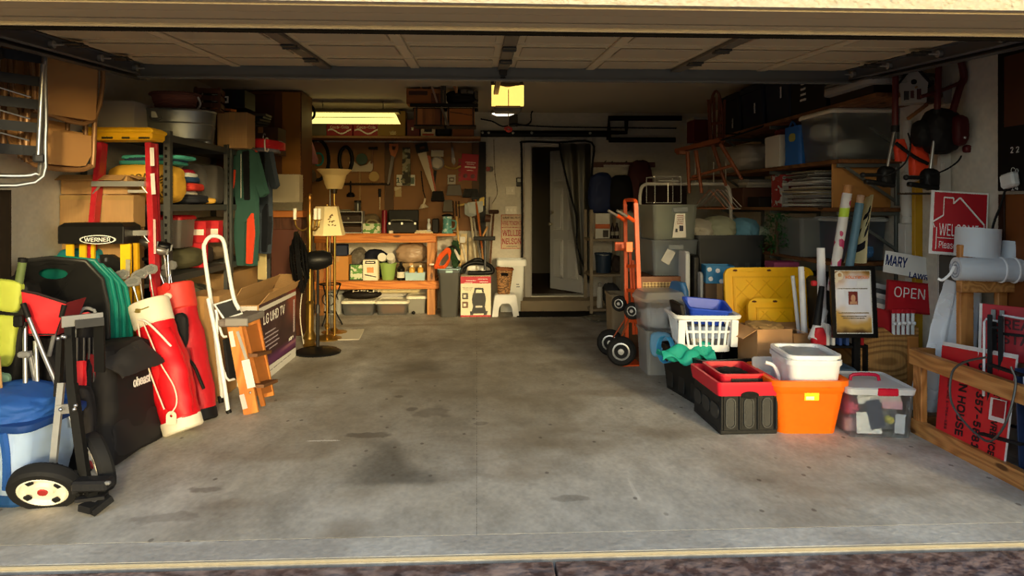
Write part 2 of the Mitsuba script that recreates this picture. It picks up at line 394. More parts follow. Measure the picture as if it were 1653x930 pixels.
# loose screen curtain: black edging round the door
bk = C('#0d0d0d', .7)
sc = Thing('screen_curtain', 'black edging of a loose screen curtain hung round the house door', 'screen door', (0, 0, 0))
sc.add('edge', tube([(0.616, 9.690, 0.238), (0.616, 9.690, 1.420), (0.607, 9.690, 2.180), (0.632, 9.690, 2.273), (1.099, 9.690, 2.266), (1.567, 9.690, 2.268), (1.576, 9.690, 1.929), (1.550, 9.690, 1.420), (1.567, 9.690, 0.232)], .014, 6, 4), bk)
sc.add('zipper', tube([(1.121, 9.660, 2.255), (1.161, 9.640, 1.993), (1.279, 9.640, 1.521), (1.358, 9.660, 1.234), (1.368, 9.670, 0.828), (1.537, 9.660, 0.388)], .013, 6, 4), bk)
def mesh_side(u, v):
    a = np.array((1.139, 9.670, 2.248)) * (1 - v) + np.array((1.385, 9.670, 0.490)) * v; b = np.array((1.559, 9.690, 2.251)) * (1 - v) + np.array((1.559, 9.690, 0.300)) * v
    return a * (1 - u) + b * u + np.array([0, .015 * math.sin(u * 14 + v * 3), 0])
sc.add('netting', sheet(mesh_side, 12, 12, .002), clear('#a8a69c', .3, .8, .1))

# ---------------------------------------------------------------- overhead door, rolled up under the ceiling
DY0, DY1, DZa, DZb = 2.98, 4.98, 2.262, 2.372
def dz(y): return DZa + (y - DY0) / (DY1 - DY0) * (DZb - DZa)
gd = Thing('garage_door', 'cream sectional garage door rolled up overhead along its tracks', 'garage door')
GX0, GX1 = -2.24, 2.60
cream = C('#b9a98a', .6); cream2 = C('#a99a7f', .6); steel = C('#8f9190', .4, .7); dsteel = C('#3d3c3a', .45, .6)
tilt = math.degrees(math.atan2(DZb - DZa, DY1 - DY0))
n = 4; L = (DY1 - DY0) / n
for i in range(n):
    yc = DY0 + (i + .5) * L; zc = dz(yc)
    s = gd.add('section', mv(box(GX1 - GX0, L - .012, .045, 0, 0, 0, .006), .18, yc, zc, rx=tilt), cream)
    for j in range(4):
        xc = GX0 + (j + .5) * (GX1 - GX0) / 4
        w = (GX1 - GX0) / 4
        if i >= 1:
            fr_ = sg.Polygon([(-w * .46, -L * .40), (w * .46, -L * .40), (w * .46, L * .40), (-w * .46, L * .40)])
            for sx in (-1, 1):
                q = box(w * .40, L * .62, .010, xc + sx * w * .235, 0, -.010, .004)
                gd.add('panel', mv(q, 0, yc, zc, rx=tilt), cream2, s)
            gd.add('stile', mv(box(.06, L - .02, .012, xc, 0, -.013, .004), 0, yc, zc, rx=tilt), cream, s)
    if i:
        ys = DY0 + i * L
        for xx in (GX0 + .06, -1.03, .18, 1.39, GX1 - .06):
            gd.add('hinge', mv(join(box(.075, .13, .012, 0, 0, -.035, .003), cyl((-.04, 0, -.03), (.04, 0, -.03), .013, n=10)), xx, ys, dz(ys), rx=tilt), dsteel)
for xx in (-1.03, .18, 1.39):
    gd.add('stile', mv(box(.075, DY1 - 3.1, .022, xx, 0, -.024, .004), 0, (DY1 + 3.1) / 2, dz((DY1 + 3.1) / 2), rx=tilt), C('#6f675a', .5, .4))
gd.add('strut', join(box(GX1 - GX0 + .06, .012, .085, .18, DY1 - .05, DZb - .095), box(GX1 - GX0 + .06, .06, .01, .18, DY1 - .07, DZb - .10), box(GX1 - GX0 + .06, .06, .01, .18, DY1 - .02, DZb - .012)), C('#7d8284', .45, .6))
gd.add('arm', join(box(.05, .04, .18, .18, DY1 - .1, dz(DY1 - .1) - .06, .004), bar((.18, DY1 - .08, DZb - .08), (.18, DY1 + .35, 2.46), .03, .008)), dsteel)
for i, ys in enumerate((DY0 + .4, DY0 + L, DY0 + 2 * L, DY0 + 3 * L, DY1 - .06)):
    for xx, sx in ((GX0, -1), (GX1, 1)):
        r = gd.add('roller', mv(join(cyl((0, 0, -.03), (sx * .07, 0, -.03), .006, n=8), cyl((sx * .05, 0, -.03), (sx * .075, 0, -.03), .022, n=14)), xx, ys, dz(ys)), C('#b9b6ad', .4, .3))
for sx, xx in ((-1, GX0 - .075), (1, GX1 + .075)):
    t = Thing('door_track', 'steel overhead door track along the %s' % ('hanging brown chairs side' if sx < 0 else 'birdhouse and red tool handles side'), 'door track', group=None)
    gal = C('#77777a', .45, .6)
    a, b = (xx, 3.12, dz(3.12) - .03), (xx, 5.12, dz(5.12) - .03)
    t.add('rail', join(bar(a, b, .006, .07), *[bar((xx - sx * .022, p[1], p[2] + q), (xx - sx * .022, r[1], r[2] + q), .045, .005) for q in (-.034, .034) for p, r in ((a, b),)]), gal)
    t.add('angle', join(bar((xx + sx * .03, a[1], a[2] - .055), (xx + sx * .03, b[1], b[2] - .055), .06, .006), bar((xx + sx * .06, a[1], a[2] - .03), (xx + sx * .06, b[1], b[2] - .03), .006, .05)), C('#5d5c5b', .45, .6))
    for yy in (3.7, 5.0):
        t.add('hanger', join(bar((xx + sx * .05, yy, dz(yy)), (xx + sx * .05, yy, ZC), .035, .004), bar((xx + sx * .05, yy - .1, ZC - .02), (xx + sx * .05, yy + .15, ZC - .02), .04, .02), bar((xx + sx * .05, yy + .12, ZC - .02), (xx + sx * .05, yy, dz(yy) + .02), .03, .004)), gal)
    t.add('vertical_rail', join(box(.05, .02, 1.9, xx, 3.16, .02), box(.02, .05, 1.9, xx + sx * .02, 3.14, .02)), gal)

# opener: rail, motor with lit lens
ob = Thing('garage_door_opener', 'ceiling hung garage door opener with a glowing scalloped light lens', 'garage door opener')
oc = np.array((0.294, 6.900, 2.453))
ob.add('rail', join(box(.045, 6.75 - 3.12, .03, .18, (6.75 + 3.12) / 2, 2.46, .004)), dsteel)
ob.add('motor', mv(box(.30, .34, .17, 0, .05, .0, .03), oc[0], oc[1] + .12, oc[2] - .02), C('#4a4946', .5))
ob.add('motor', mv(box(.27, .25, .05, 0, 0, 0, .02), oc[0], oc[1] - .03, oc[2] - .145), C('#6b675f', .5))
lens = loft([[(x, -.10 - .02 * math.cos(x * 9), z - .012 * math.cos(x * 22) * (1 if z > 0 else .3)) for x in np.linspace(-.155, .155, 25)] + [(x, -.02, z) for x in np.linspace(.155, -.155, 25)] for z in (-.085, .095)])
kl = ob.add('lens', mv(lens, oc[0], oc[1], oc[2]), C('#ffdf90', .5))
scene[kl]['emitter'] = {'type': 'area', 'radiance': {'type': 'rgb', 'value': [.085, .043, .009]}}
ob.add('bracket', join(box(.30, .02, .03, oc[0], oc[1] - .06, oc[2] + .10), *[bar((oc[0] + q, oc[1] + .1, oc[2] + .1), (oc[0] + q * 1.2, oc[1] + .1, ZC), .03, .004) for q in (-.13, .13)]), dsteel)
ob.add('pull_cord', tube([(oc[0] + .005, oc[1] - .13, oc[2] + .06), (oc[0] + .005, oc[1] - .13, oc[2] - .30)], .004, 6), C('#b8a48a', .7))
ob.add('pull_handle', tube([(oc[0] - .03, oc[1] - .13, oc[2] - .31), (oc[0] + .005, oc[1] - .13, oc[2] - .30), (oc[0] + .035, oc[1] - .13, oc[2] - .32), (oc[0] + .005, oc[1] - .14, oc[2] - .34)], .012, 8, 3, True), C('#c23a30', .5))
cl = Thing('ceiling_light', 'small round glowing ceiling light beyond the door opener', 'ceiling light', (0.314, 8.600, 2.498))
cl.add('base', lathe([(.0, .02), (.15, .02), (.15, .05), (0, .055)], 24), C('#7d776b', .6))
kl = cl.add('diffuser', lathe([(0, -.012), (.09, -.006), (.135, .012), (.135, .022), (0, .022)], 24), C('#fff2d8', .5))
cl.add('stem', cyl((0, 0, .05), (0, 0, ZC - (0.314, 8.600, 2.498)[2]), .03), C('#5d574b', .6))
scene[kl]['emitter'] = {'type': 'area', 'radiance': {'type': 'rgb', 'value': [.10, .085, .06]}}

# fluorescent workshop light over the bench
fl = Thing('shop_light', 'long glowing workshop light hung over the workbench', 'shop light')
A, B = np.array((-2.071, 8.750, 2.464)), np.array((-0.944, 8.750, 2.471)); mid = (A + B) / 2; wd = B[0] - A[0]
fl.add('housing', mv(prism([(-wd / 2, .06), (wd / 2, .06), (wd / 2, .10), (-wd / 2, .10)], .26), *mid), C('#6e6038', .5, .3))
kl = fl.add('diffuser', mv(loft([[(-wd / 2, -.13, -.055), (wd / 2, -.13, -.055), (wd / 2, .13, -.055), (-wd / 2, .13, -.055)], [(-wd / 2 + .03, -.10, .055), (wd / 2 - .05, -.10, .055), (wd / 2 - .05, .10, .055), (-wd / 2 + .03, .10, .055)]]), *mid), C('#fff2b0', .5), smooth=False)
scene[kl]['emitter'] = {'type': 'area', 'radiance': {'type': 'rgb', 'value': [.066, .052, .015]}}
fl.add('tube_seam', box(wd - .10, .004, .006, mid[0], mid[1] - .118, mid[2] - .006), C('#b09a40', .5))
for q in (.2, wd - .2): fl.add('chain', tube([(A[0] + q, A[1], A[2] + .09), (A[0] + q, A[1], ZC)], .004, 6), dsteel)

# black iron gas pipe and conduit along the back wall
pp = Thing('gas_pipe', 'black pipe frame running above and beside the house door', 'pipe', (0, 0, 0))
pk = C('#0e0e0e', .5)
pp.add('pipe', tube([(0.050, 9.680, 2.379), (0.928, 9.680, 2.383), (1.822, 9.680, 2.387)], .045, 10), pk)
pp.add('pipe', join(box(.09, .06, 2.25, 0.076, 9.7, .02)), pk)
pp.add('pipe', tube([(1.801, 9.660, 2.301), (1.801, 9.660, 2.597), (2.805, 9.660, 2.603)], .035, 10), pk)
pp.add('pipe', tube([(1.801, 9.660, 2.301), (2.719, 9.660, 2.305)], .035, 10), pk)
pp.add('pipe', tube([(2.028, 9.600, 2.583), (2.028, 9.600, 2.397), (1.807, 9.600, 2.396)], .03, 10), pk)
for u in (779, 789, 828, 858, 952): pp.add('bolt', mv(trimesh.creation.icosphere(1, .02), 0.250 + (u - 800) * .00845, 9.615, 2.388), C('#c9c6bd', .3, .8))
wr = Thing('power_cable', 'dark cable looping along the back wall above the house door', 'cable', (0, 0, 0))
wr.add('cord', tube([(-0.657, 9.500, 2.736), (-0.247, 9.500, 2.689), (0.124, 9.500, 2.774), (0.235, 9.000, 2.711)], .010, 6, 5), pk)
wr.add('cord', tube([(0.564, 9.000, 2.690), (0.745, 9.300, 2.766), (0.811, 9.500, 2.746), (0.736, 9.600, 2.659), (0.727, 9.600, 2.541), (0.652, 9.600, 2.491), (0.501, 9.600, 2.507), (0.350, 9.600, 2.472), (0.208, 9.600, 2.538), (0.050, 9.600, 2.571)], .010, 6, 5), pk)
wr.add('cord', tube([(0.529, 9.650, 2.496), (1.098, 9.680, 2.477), (1.779, 9.680, 2.472), (2.741, 9.680, 2.468)], .010, 6, 3), pk)
wr.add('junction_box', box(.13, .06, .16, 0.489, 9.71, 2.484), C('#4c463c', .6))

# ================================================================ LEFT SIDE
BLK, BLK2, GREY, WHITE = C('#141414', .6), C('#26262a', .5), C('#77797a', .5), C('#e6e6e2', .45)
ALU, CHROME = C('#b9bbbd', .32, .85), C('#d8d8d8', .15, .95)
RED, BLUE, YEL, GREEN = C('#b81420', .6), C('#1c4a9c', .6), C('#f2c21a', .45), C('#0f5f55', .4)

def carton(name, label, w, d, h, at, rz=0, group=None, tape=True, mat=CARD, open_=False, flaps=(1, 1, 1, 1), extra=None, rx=0, ry=0):
    t = Thing(name, label, 'box', at, rz, rx, ry, group)
    if open_:
        b = tub(w, d, h, 1, .006, .0005, .002, .003, 1); t.add('body', b, mat)
        for k, (fx, fy, fw, fa) in enumerate(((0, -d / 2, w, 0), (0, d / 2, w, 180), (-w / 2, 0, d, -90), (w / 2, 0, d, 90))):
            if not flaps[k]: continue
            ln = min(w, d) * .46
            q = mv(box(fw - .006, ln, .004, 0, -ln / 2, 0), rx=(25, -12, 30, 18)[k])
            t.add('flap', mv(q, fx, fy, h - .002, fa), mat)
    else:
        t.add('body', box(w, d, h, ch=.004), mat)
        if tape:
            t.add('tape', join(box(.05, d + .002, .0015, 0, 0, h - .0005), box(.05, .0015, h * .22, 0, -d / 2 - .0005, h * .78)), C('#b98f5a', .35))
    if extra: extra(t)
    return t

def ladder_rail(p0, p1, w, h, mat): return bar(p0, p1, w, h)

# ---- blue cooler tote at the front left
co = Thing('cooler_bag', 'large soft cooler bag with dark blue top and light blue sides at front left', 'cooler bag', (-2.30, 3.62, 0), -8)
L_ = [rrect(.40, .34, .05, .02), rrect(.46, .38, .06, .12), rrect(.52, .42, .06, .34), rrect(.53, .42, .06, .385)]
co.add('body', crumple(loft([rrect(.40 + .12 * k / 14, .34 + .08 * k / 14, .06, .02 + .36 * k / 14, k=8) for k in range(15)]), .012, 7, 2), C('#9db5d8', .7))
co.add('base', crumple(loft([rrect(.385, .325, .05, 0, k=8), rrect(.42, .36, .06, .02, k=8), rrect(.425, .365, .06, .06, k=8), rrect(.40, .34, .05, .062, k=8)]), .004, 7), C('#1c4a86', .7))
co.add('top', crumple(mv(blob(.52, .42, .18, 4, .14, 2.5, 3), 0, 0, .35), .01, 6), C('#1f4f9a', .7))
co.add('piping', loft([rrect(.535, .43, .06, .365, k=8), rrect(.55, .445, .06, .38, k=8), rrect(.55, .445, .06, .40, k=8), rrect(.53, .42, .06, .405, k=8)]), C('#173a78', .6))
co.add('strap', tube([(.15, -.19, .10), (.16, -.20, .25), (.155, -.215, .37)], .018, 6, 3), C('#1f4f9a', .7))

# ---- partly seen folding chair with a wheel at the frame's left edge
pc = Thing('stroller', 'silver tube frame with a small black wheel beside the blue cooler bag', 'stroller', (0, 0, 0))
pc.add('frame', tube([(-2.36, 3.42, .62), (-2.33, 3.33, .55), (-2.215, 3.26, .40), (-2.205, 3.26, .22), (-2.22, 3.26, .12)], .014, 10, 5), CHROME)
pc.add('wheel', cyl((-2.25, 3.245, .09), (-2.215, 3.28, .09), .09, n=24), BLK)
pc.add('hub', cyl((-2.256, 3.239, .09), (-2.209, 3.286, .09), .045, n=16), GREY)

# ---- lime and black folded chair bag at the left edge, cardboard sheet before it
lm = Thing('folded_chair', 'folded lime green and black camp chair at the left edge above the blue cooler bag', 'camp chair', (-2.465, 3.850, 0.416), 0, 0, 8)
lm.add('cover', crumple(mv(blob(.18, .16, .72, 3, .08, 2, 5), 0, 0, -.10), .01, 6), BLK)
for i, (z0, z1, c) in enumerate(((.46, .62, '#b9c44e'), (.18, .44, '#b5c04c'), (.0, .15, '#9fc7a0'))):
    lm.add('panel', crumple(mv(blob(.150 - i * .004, .06, z1 - z0, 5 + i, .05, 2, 5), -.015 + .006 * i, -.078, z0), .004, 8), C(c, .6))
lm.add('strap', bar((.05, -.09, .1), (-.06, -.1, .02), .02, .004), BLK)
lm.add('pole', cyl((.03, -.075, .46), (.035, -.075, .72), .02), C('#5d6d3f', .5))
lm.add('pole_cap', cyl((.035, -.075, .72), (.035, -.075, .74), .022), BLK)
one('cardboard_sheet', 'narrow strip of plain cardboard standing at the left edge by the lime chair', 'cardboard', box(.10, .012, .46, ch=.003), CARD, (-2.365, 3.620, 0.227), 10, 8)
one('board', 'white rounded board standing at the left behind the lime and black chair', 'board', loft([rrect(.11 - .02 * k, .02, .01, z) for k, z in ((0, 0), (0, .80), (.6, .96), (2, 1.02), (3.5, 1.04))]), C('#b9b8b2', .5), (-2.778, 4.400, 0.420)[:2] + (.0,), 0, 6)

# ---- red camp chair, folded
rc = Thing('camp_chair', 'folded camp chair with bright red seat panel and silver legs behind cooler bag', 'camp chair', (0, 0, 0))
def tb(*pts, r=.011, m=ALU, part='leg', res=0): return rc.add(part, tube(pts, r, 10, res), m)
tb((-2.285, 3.720, 0.806), (-2.245, 3.660, 0.464), (-2.217, 3.620, 0.109), m=ALU); tb((-2.245, 3.740, 0.726), (-2.209, 3.700, 0.453), (-2.200, 3.700, 0.110)); tb((-2.278, 3.700, 0.909), (-2.170, 3.680, 0.669), (-2.080, 3.660, 0.487), (-2.014, 3.660, 0.307))
tb((-2.144, 3.800, 0.881), (-2.178, 3.800, 0.785), (-2.213, 3.800, 0.635)); tb((-2.251, 3.700, 0.681), (-2.236, 3.720, 0.536), (-2.218, 3.720, 0.448))
rc.add('seat', crumple(sheet(lambda u, v: (lambda a, b: a * (1 - v) + b * v)(np.array((-2.325, 3.760, 0.977)) * (1 - u) + np.array((-2.125, 3.800, 0.906)) * u, np.array((-2.285, 3.740, 0.755)) * (1 - u) + np.array((-2.179, 3.790, 0.745)) * u) + np.array([0, -.02 * math.sin(u * 3.14) * math.sin(v * 3.14), 0]), 14, 14, .006), .004, 12), C('#d01722', .65))
rc.add('side_panel', sheet(lambda u, v: np.array((-2.125, 3.800, 0.910)) * (1 - v) + np.array((-2.166, 3.790, 0.745)) * v + u * np.array([.045 - .02 * v, .10, .015]), 4, 8, .005), C('#5a0c12', .7))
rc.add('back_panel', crumple(sheet(lambda u, v: np.array((-2.352, 3.860, 0.718)) + np.array([u * .2, .02 * math.sin(u * 9), -v * .3]), 10, 10, .006), .006, 10), C('#18171a', .8))
for q in (bar((-2.279, 3.730, 0.760), (-2.173, 3.780, 0.750), .008, .006), tube([(-2.321, 3.755, 0.980), (-2.254, 3.770, 0.962), (-2.123, 3.795, 0.910)], .007, 6)): rc.add('hem', q, C('#2a2022', .7))
for a in ((36, 500, 3.68), (103, 503, 3.78)): pass
rc.add('joint', box(.045, .03, .06, *(-2.303, 3.700, 0.803), ch=.008), BLK); rc.add('joint', box(.06, .04, .03, *(-2.260, 3.680, 0.654), ch=.008), GREY)
for q in (cyl((-2.281, 3.700, 0.921), (-2.249, 3.692, 0.851), .0135), cyl((-2.135, 3.800, 0.900), (-2.153, 3.800, 0.836), .0135), cyl((-2.289, 3.722, 0.824), (-2.282, 3.715, 0.747), .0135)): rc.add('sleeve', q, BLK)
rc.add('crossbar', cyl((-2.462, 3.900, 0.704), (-2.456, 3.900, 0.616), .012), GREY)

# second folded chair behind the cart: black and red with grey hoops
r2 = Thing('camp_chair', 'folded black and red camp chair with curved grey tubes behind the golf cart', 'camp chair', (0, 0, 0))
r2.add('hoop', tube([(-2.190, 3.980, 0.512), (-2.180, 3.980, 0.747), (-2.165, 3.970, 0.809), (-2.124, 3.960, 0.811), (-2.117, 3.960, 0.784)], .009, 8, 4), GREY)
r2.add('hoop', tube([(-2.152, 3.970, 0.829), (-2.126, 3.970, 0.856), (-2.092, 3.980, 0.848), (-2.072, 3.980, 0.807), (-2.072, 3.980, 0.511)], .009, 8, 4), GREY)
r2.add('hoop', tube([(-2.210, 3.980, 0.791), (-2.178, 3.970, 0.789), (-2.175, 3.970, 0.749)], .009, 8, 4), GREY)
r2.add('armrest', crumple(mv(blob(.10, .03, .06, 3, .06), 0, 0, 0, 0, 0, -28).apply_translation((-2.103, 3.940, 0.774)), .003, 9), C('#c8464a', .6))
r2.add('fabric', crumple(sheet(lambda u, v: np.array((-2.360, 3.980, 0.608)) + np.array([u * .30, .03 * math.sin(u * 11 + v * 3), -v * .44]), 16, 12, .01), .012, 9, 1), C('#7d1820', .75))
r2.add('fabric', crumple(sheet(lambda u, v: np.array((-2.247, 4.000, 0.754)) + np.array([u * .20, .03 * math.sin(u * 9 + v * 2), -v * .62]), 14, 14, .01), .012, 9, 4), C('#151417', .8))
r2.add('fabric', crumple(sheet(lambda u, v: np.array((-2.255, 3.900, 0.584)) + np.array([u * .17, .02 * math.sin(u * 9), -v * .26]), 10, 10, .008), .008, 9, 6), C('#c11e2b', .65))
for u in (124, 134, 142, 149): r2.add('leg', cyl((-2.115 + (u - 136) * .0034, 3.95, .03), (-2.115 + (u - 136) * .0036, 3.96, .70), .009, n=8), C('#3a3a3e', .4, .5))

# ---- golf pull cart
gc = Thing('golf_cart', 'folded black golf pull cart with two white hubbed wheels at the front left', 'golf cart', (0, 0, 0))
gc.add('crossbar', bar((-2.009, 3.550, 0.850), (-1.870, 3.660, 0.853), .02, .055), C('#8d8e90', .35, .7))
gc.add('bracket', join(bar((-1.981, 3.600, 0.836), (-1.886, 3.680, 0.837), .10, .04)), C('#2b2b2d', .5))
gc.add('post', bar((-1.971, 3.550, 0.826), (-1.943, 3.520, 0.543), .035, .03), BLK); gc.add('post', bar((-1.943, 3.520, 0.557), (-1.834, 3.440, 0.096), .04, .035), BLK)
gc.add('post', bar((-2.017, 3.560, 0.774), (-2.009, 3.520, 0.499), .025, .03), BLK); gc.add('strut', bar((-1.992, 3.520, 0.564), (-1.995, 3.460, 0.199), .03, .018), C('#a5a6a6', .35, .75))
gc.add('post', bar((-1.898, 3.680, 0.841), (-1.926, 3.740, 0.565), .05, .015), BLK)
gc.add('plate', bar((-2.001, 3.500, 0.442), (-1.909, 3.500, 0.447), .012, .045), C('#a5a6a6', .35, .75))
for u, v in ((98, 661), (119, 661), (121, 655), (101, 546), (94, 549), (104, 547), (130, 718), (86, 745)): gc.add('bolt', mv(trimesh.creation.icosphere(1, .010), *(-1.961, 3.470, 0.450)).apply_translation(((u - 100) * .0030, 0, -(v - 661) * .0030)), CHROME)
def cart_wheel(c, nrm):
    c, n_ = np.array(c), np.array(nrm, float); n_ /= np.linalg.norm(n_)
    u, v, d = frame_of(n_); M_ = np.eye(4); M_[:3, 0], M_[:3, 1], M_[:3, 2], M_[:3, 3] = u, v, d, c
    def L(p, n=36): return lathe(p, n).apply_transform(M_)
    w = gc.add('wheel', L([(.10, -.034), (.138, -.036), (.149, -.022), (.151, 0), (.149, .022), (.138, .036), (.108, .034), (.10, .0)]), C('#1e1e1f', .7))
    gc.add('rim', L([(.0, -.02), (.104, -.02), (.107, .030), (.098, .034), (.088, .012), (.05, .010), (.042, .026), (0, .028)]), C('#ece2cf', .45), w)
    gc.add('hub_cap', L([(0, .027), (.022, .027), (.020, .034), (0, .035)], 16), C('#a02a28', .4), w)
    for k in range(4):
        a = k * math.pi / 2 + .5
        gc.add('slot', mv(box(.028, .03, .014, .082, 0, .018, .004), rz=math.degrees(a)).apply_transform(M_), C('#1a1a1b', .7), w)
cart_wheel((-1.999, 3.400, 0.112), (.12, -.74, -.55)); cart_wheel((-1.863, 3.600, 0.152), (-.72, -.66, -.2))
gc.add('axle_block', join(box(.16, .09, .05, *(-1.782, 3.400, 0.097), ch=.01), bar((-1.876, 3.420, 0.085), (-1.722, 3.420, 0.134), .05, .02), bar((-1.843, 3.380, 0.060), (-1.720, 3.400, 0.067), .06, .015)), C('#202022', .5))
gc.add('foot', join(bar((-1.756, 3.330, 0.017), (-1.703, 3.400, 0.058), .05, .03), bar((-1.802, 3.350, 0.041), (-1.739, 3.330, 0.034), .05, .03)), C('#1a1a1b', .6))
gc.add('clip', box(.10, .02, .016, *(-1.738, 3.370, 0.128), ch=.004), C('#9a9a98', .4, .6))
gc.add('arm', join(bar((-1.834, 3.440, 0.096), (-1.771, 3.380, 0.076), .04, .03), bar((-1.995, 3.460, 0.199), (-1.837, 3.400, 0.069), .02, .02)), BLK)
gc.add('motor_cover', crumple(mv(blob(.13, .12, .14, 2, .05), *(-2.138, 3.740, 0.138)), .004, 8), C('#1b1b1d', .6))

# ---- black travel bag
tb_ = Thing('duffel_bag', 'upright black nylon travel bag with white script lettering and a big top flap', 'duffel bag', (-2.10, 4.17, 0), 0, -4, -3)
lo = []
for k in range(22):
    q = k / 21; z = .005 + .60 * q
    w = .36 - .13 * q ** 1.4; d = .66 - .16 * q
    lo.append(rrect(w, d, .06, z, .02 * q, .03 * q, k=9))
lo = [rrect(.30, .58, .05, 0, k=9)] + lo + [rrect(.16, .40, .06, .635, .02, .03, k=9)]
bag = loft(lo)
tb_.add('body', crumple(bag.subdivide(), .034, 5, 3), C('#1d1b1c', .75))
def flap_pt(u, v):
    a_, b_, c_, d_ = [np.array(q) for q in ((-2.085, 3.980, 0.558), (-2.002, 4.340, 0.617), (-1.894, 4.400, 0.477), (-1.896, 3.920, 0.496))]
    return (a_ * (1 - u) + b_ * u) * (1 - v) + (d_ * (1 - u) + c_ * u) * v + np.array([.03, -.02, .05]) * math.sin(u * 3.14) ** .7 * math.sin(v * 3.14) ** .7 + np.array([0, 0, -.05]) * max(0, v - .8)
tb_.add('flap', crumple(sheet(flap_pt, 24, 24, .022), .016, 7, 8).apply_transform(np.linalg.inv(tb_.M)), C('#2b292a', .75))
tb_.add('pocket', crumple(mv(blob(.05, .36, .24, 7, .04, 2.5, 6), .135, .02, .27, 0, 0, -10), .004, 8), C('#282627', .75))
tb_.add('pocket', crumple(mv(blob(.06, .54, .20, 9, .05, 2.5, 6), .165, 0, .02, 0, 0, -6), .005, 8), C('#242223', .75))
tb_.add('pocket', crumple(mv(blob(.22, .08, .34, 11, .06, 2.5, 5), -.02, -.29, .10, 0, 6), .008, 8), C('#272425', .75))
tb_.add('strap', join(tube([(.06, -.30, .10), (.05, -.285, .30), (.04, -.25, .56), (.02, -.1, .65)], .014, 6, 4), tube([(-.08, -.29, .08), (-.08, -.275, .32), (-.07, -.24, .56)], .012, 6, 4)), C('#17161a', .7))
tb_.add('lettering', mv(fit(text('oheast', .05, .003), .21, .055), .172, .05, .395, 90, 0, 0), WHITE)

# ---- golf bags
def golf_bag(label, at, top, rad, main, collar, base, seed, group=None):
    t = Thing('golf_bag', label, 'golf bag', (0, 0, 0), group=group)
    a, b = np.array(at, float), np.array(top, float); u, v, d = frame_of(b - a); ln = np.linalg.norm(b - a)
    # u: sideways; make u face right
    if u[0] < 0: u, v = -u, -v
    def ring(z, r1, r2, off=(0, 0), n=40):
        an = np.arange(n) / n * 2 * math.pi
        return a + d * z + (off[0] + r1 * np.cos(an))[:, None] * u + (off[1] + r2 * np.sin(an))[:, None] * v
    def seg(zs, rs, off=None, n=40):
        return loft([ring(z, r, r * .92, (0, 0) if off is None else off[i], n) for i, (z, r) in enumerate(zip(zs, rs))])
    zs = np.linspace(.07, ln * .82, 24); rs = rad * (1 + .16 * np.sin(np.clip((zs / ln - .05) / .7, 0, 1) * 3.14))
    t.add('body', crumple(seg(zs, rs), .022, 7, seed), main)
    t.add('collar', seg([ln * .81, ln * .82, ln * .99, ln, ln * .985, ln * .8], [rad * .98, rad * 1.06, rad * 1.08, rad * 1.02, rad * .95, rad * .9]), collar)
    t.add('base', seg([0, .01, .075, .09], [rad * .95, rad * 1.04, rad * 1.04, rad * .9]), base)
    return t, ring, seg, ln, (u, v, d, a)
ga, ring, seg, ln, (gu, gv, gd_, g0_) = golf_bag('leaning red golf bag with a cream collar and white base between black bag and ladder', (-1.794, 4.460, 0.034), (-2.081, 4.620, 0.804), .115, C('#c8101c', .5), C('#e0d6bf', .5), C('#ded6c0', .5), 1)
front = -gv if gv[1] > 0 else gv
def gp(z, x, r=1.0): return g0_ + gd_ * z + gu * x + front * .115 * r
po = loft([g0_ + gd_ * z + gu * .045 + front * .06 + (np.cos(np.arange(28) / 28 * 6.283) * r)[:, None] * gu * 1.15 + (np.sin(np.arange(28) / 28 * 6.283) * r)[:, None] * front * .9 for z, r in zip(np.linspace(.08, .62, 18), .09 * np.sin(np.linspace(.45, 2.75, 18)) ** .5)])
ga.add('pocket', crumple(po, .018, 8, 5), C('#d2131f', .5))
for dx, cs in ((-.03, ((.70, 0), (.55, .0), (.35, .01), (.15, .03))), (.0, ((.70, .0), (.58, .03), (.42, .05), (.26, .09), (.16, .08), (.11, .03)))):
    ga.add('piping', tube([gp(z, x + dx, 1.42 if z < .6 else 1.16) for z, x in cs], .005, 6, 5), C('#e8c9b8', .6))
ga.add('strap', join(tube([gp(.72, -.02, 1.2), gp(.69, .03, 1.35), gp(.6, .08, 1.3), gp(.5, .11, .9)], .007, 6, 4)), C('#e6dccd', .5))
ga.add('buckle', join(bar(gp(ln * .93, -.04, 1.02), gp(ln * .93, .05, 1.02), .01, .006), box(.03, .01, .025, *gp(ln * .915, -.02, 1.05), ch=.003)), C('#b09a55', .35, .7))
ga.add('tag', join(mv(prism(sg.Point(0, 0).buffer(.03).union(sg.box(-.03, -.05, .03, 0)).difference(sg.Point(0, .0).buffer(.008)), .006), *gp(.10, .02, 1.25))), C('#ddd2ba', .5))
gb, ring2, seg2, ln2, (hu, hv, hd, h0) = golf_bag('taller red golf bag with an orange red collar standing behind the cream collared one', (-1.838, 4.820, -0.022), (-2.069, 4.980, 0.869), .115, C('#b81420', .55), C('#cc3a30', .5), C('#141415', .6), 3)
fr2 = -hv if hv[1] > 0 else hv
def hp(z, x, r=1.0): return h0 + hd * z + hu * x + fr2 * .115 * r
gb.add('badge', lathe([(0, 0), (.028, .0), (.026, .01), (0, .012)], 16).apply_transform(TF(*hp(ln2 - .02, .0, 1.08), 0, 90)), C('#d8302c', .4))
gb.add('tag', lathe([(0, 0), (.024, .0), (.022, .008), (0, .009)], 14, 1.2).apply_transform(TF(*hp(ln2 - .085, .0, 1.1), 0, 90)), C('#e9d9c4', .5))
gb.add('pouch', crumple(mv(blob(.055, .06, .24, 2, .04), *hp(.50, -.055, 1.35)), .003, 9), C('#20283f', .7)); gb.add('pouch', crumple(mv(blob(.10, .06, .24, 3, .04), *hp(.48, .03, 1.35)), .003, 9), C('#18181b', .7))
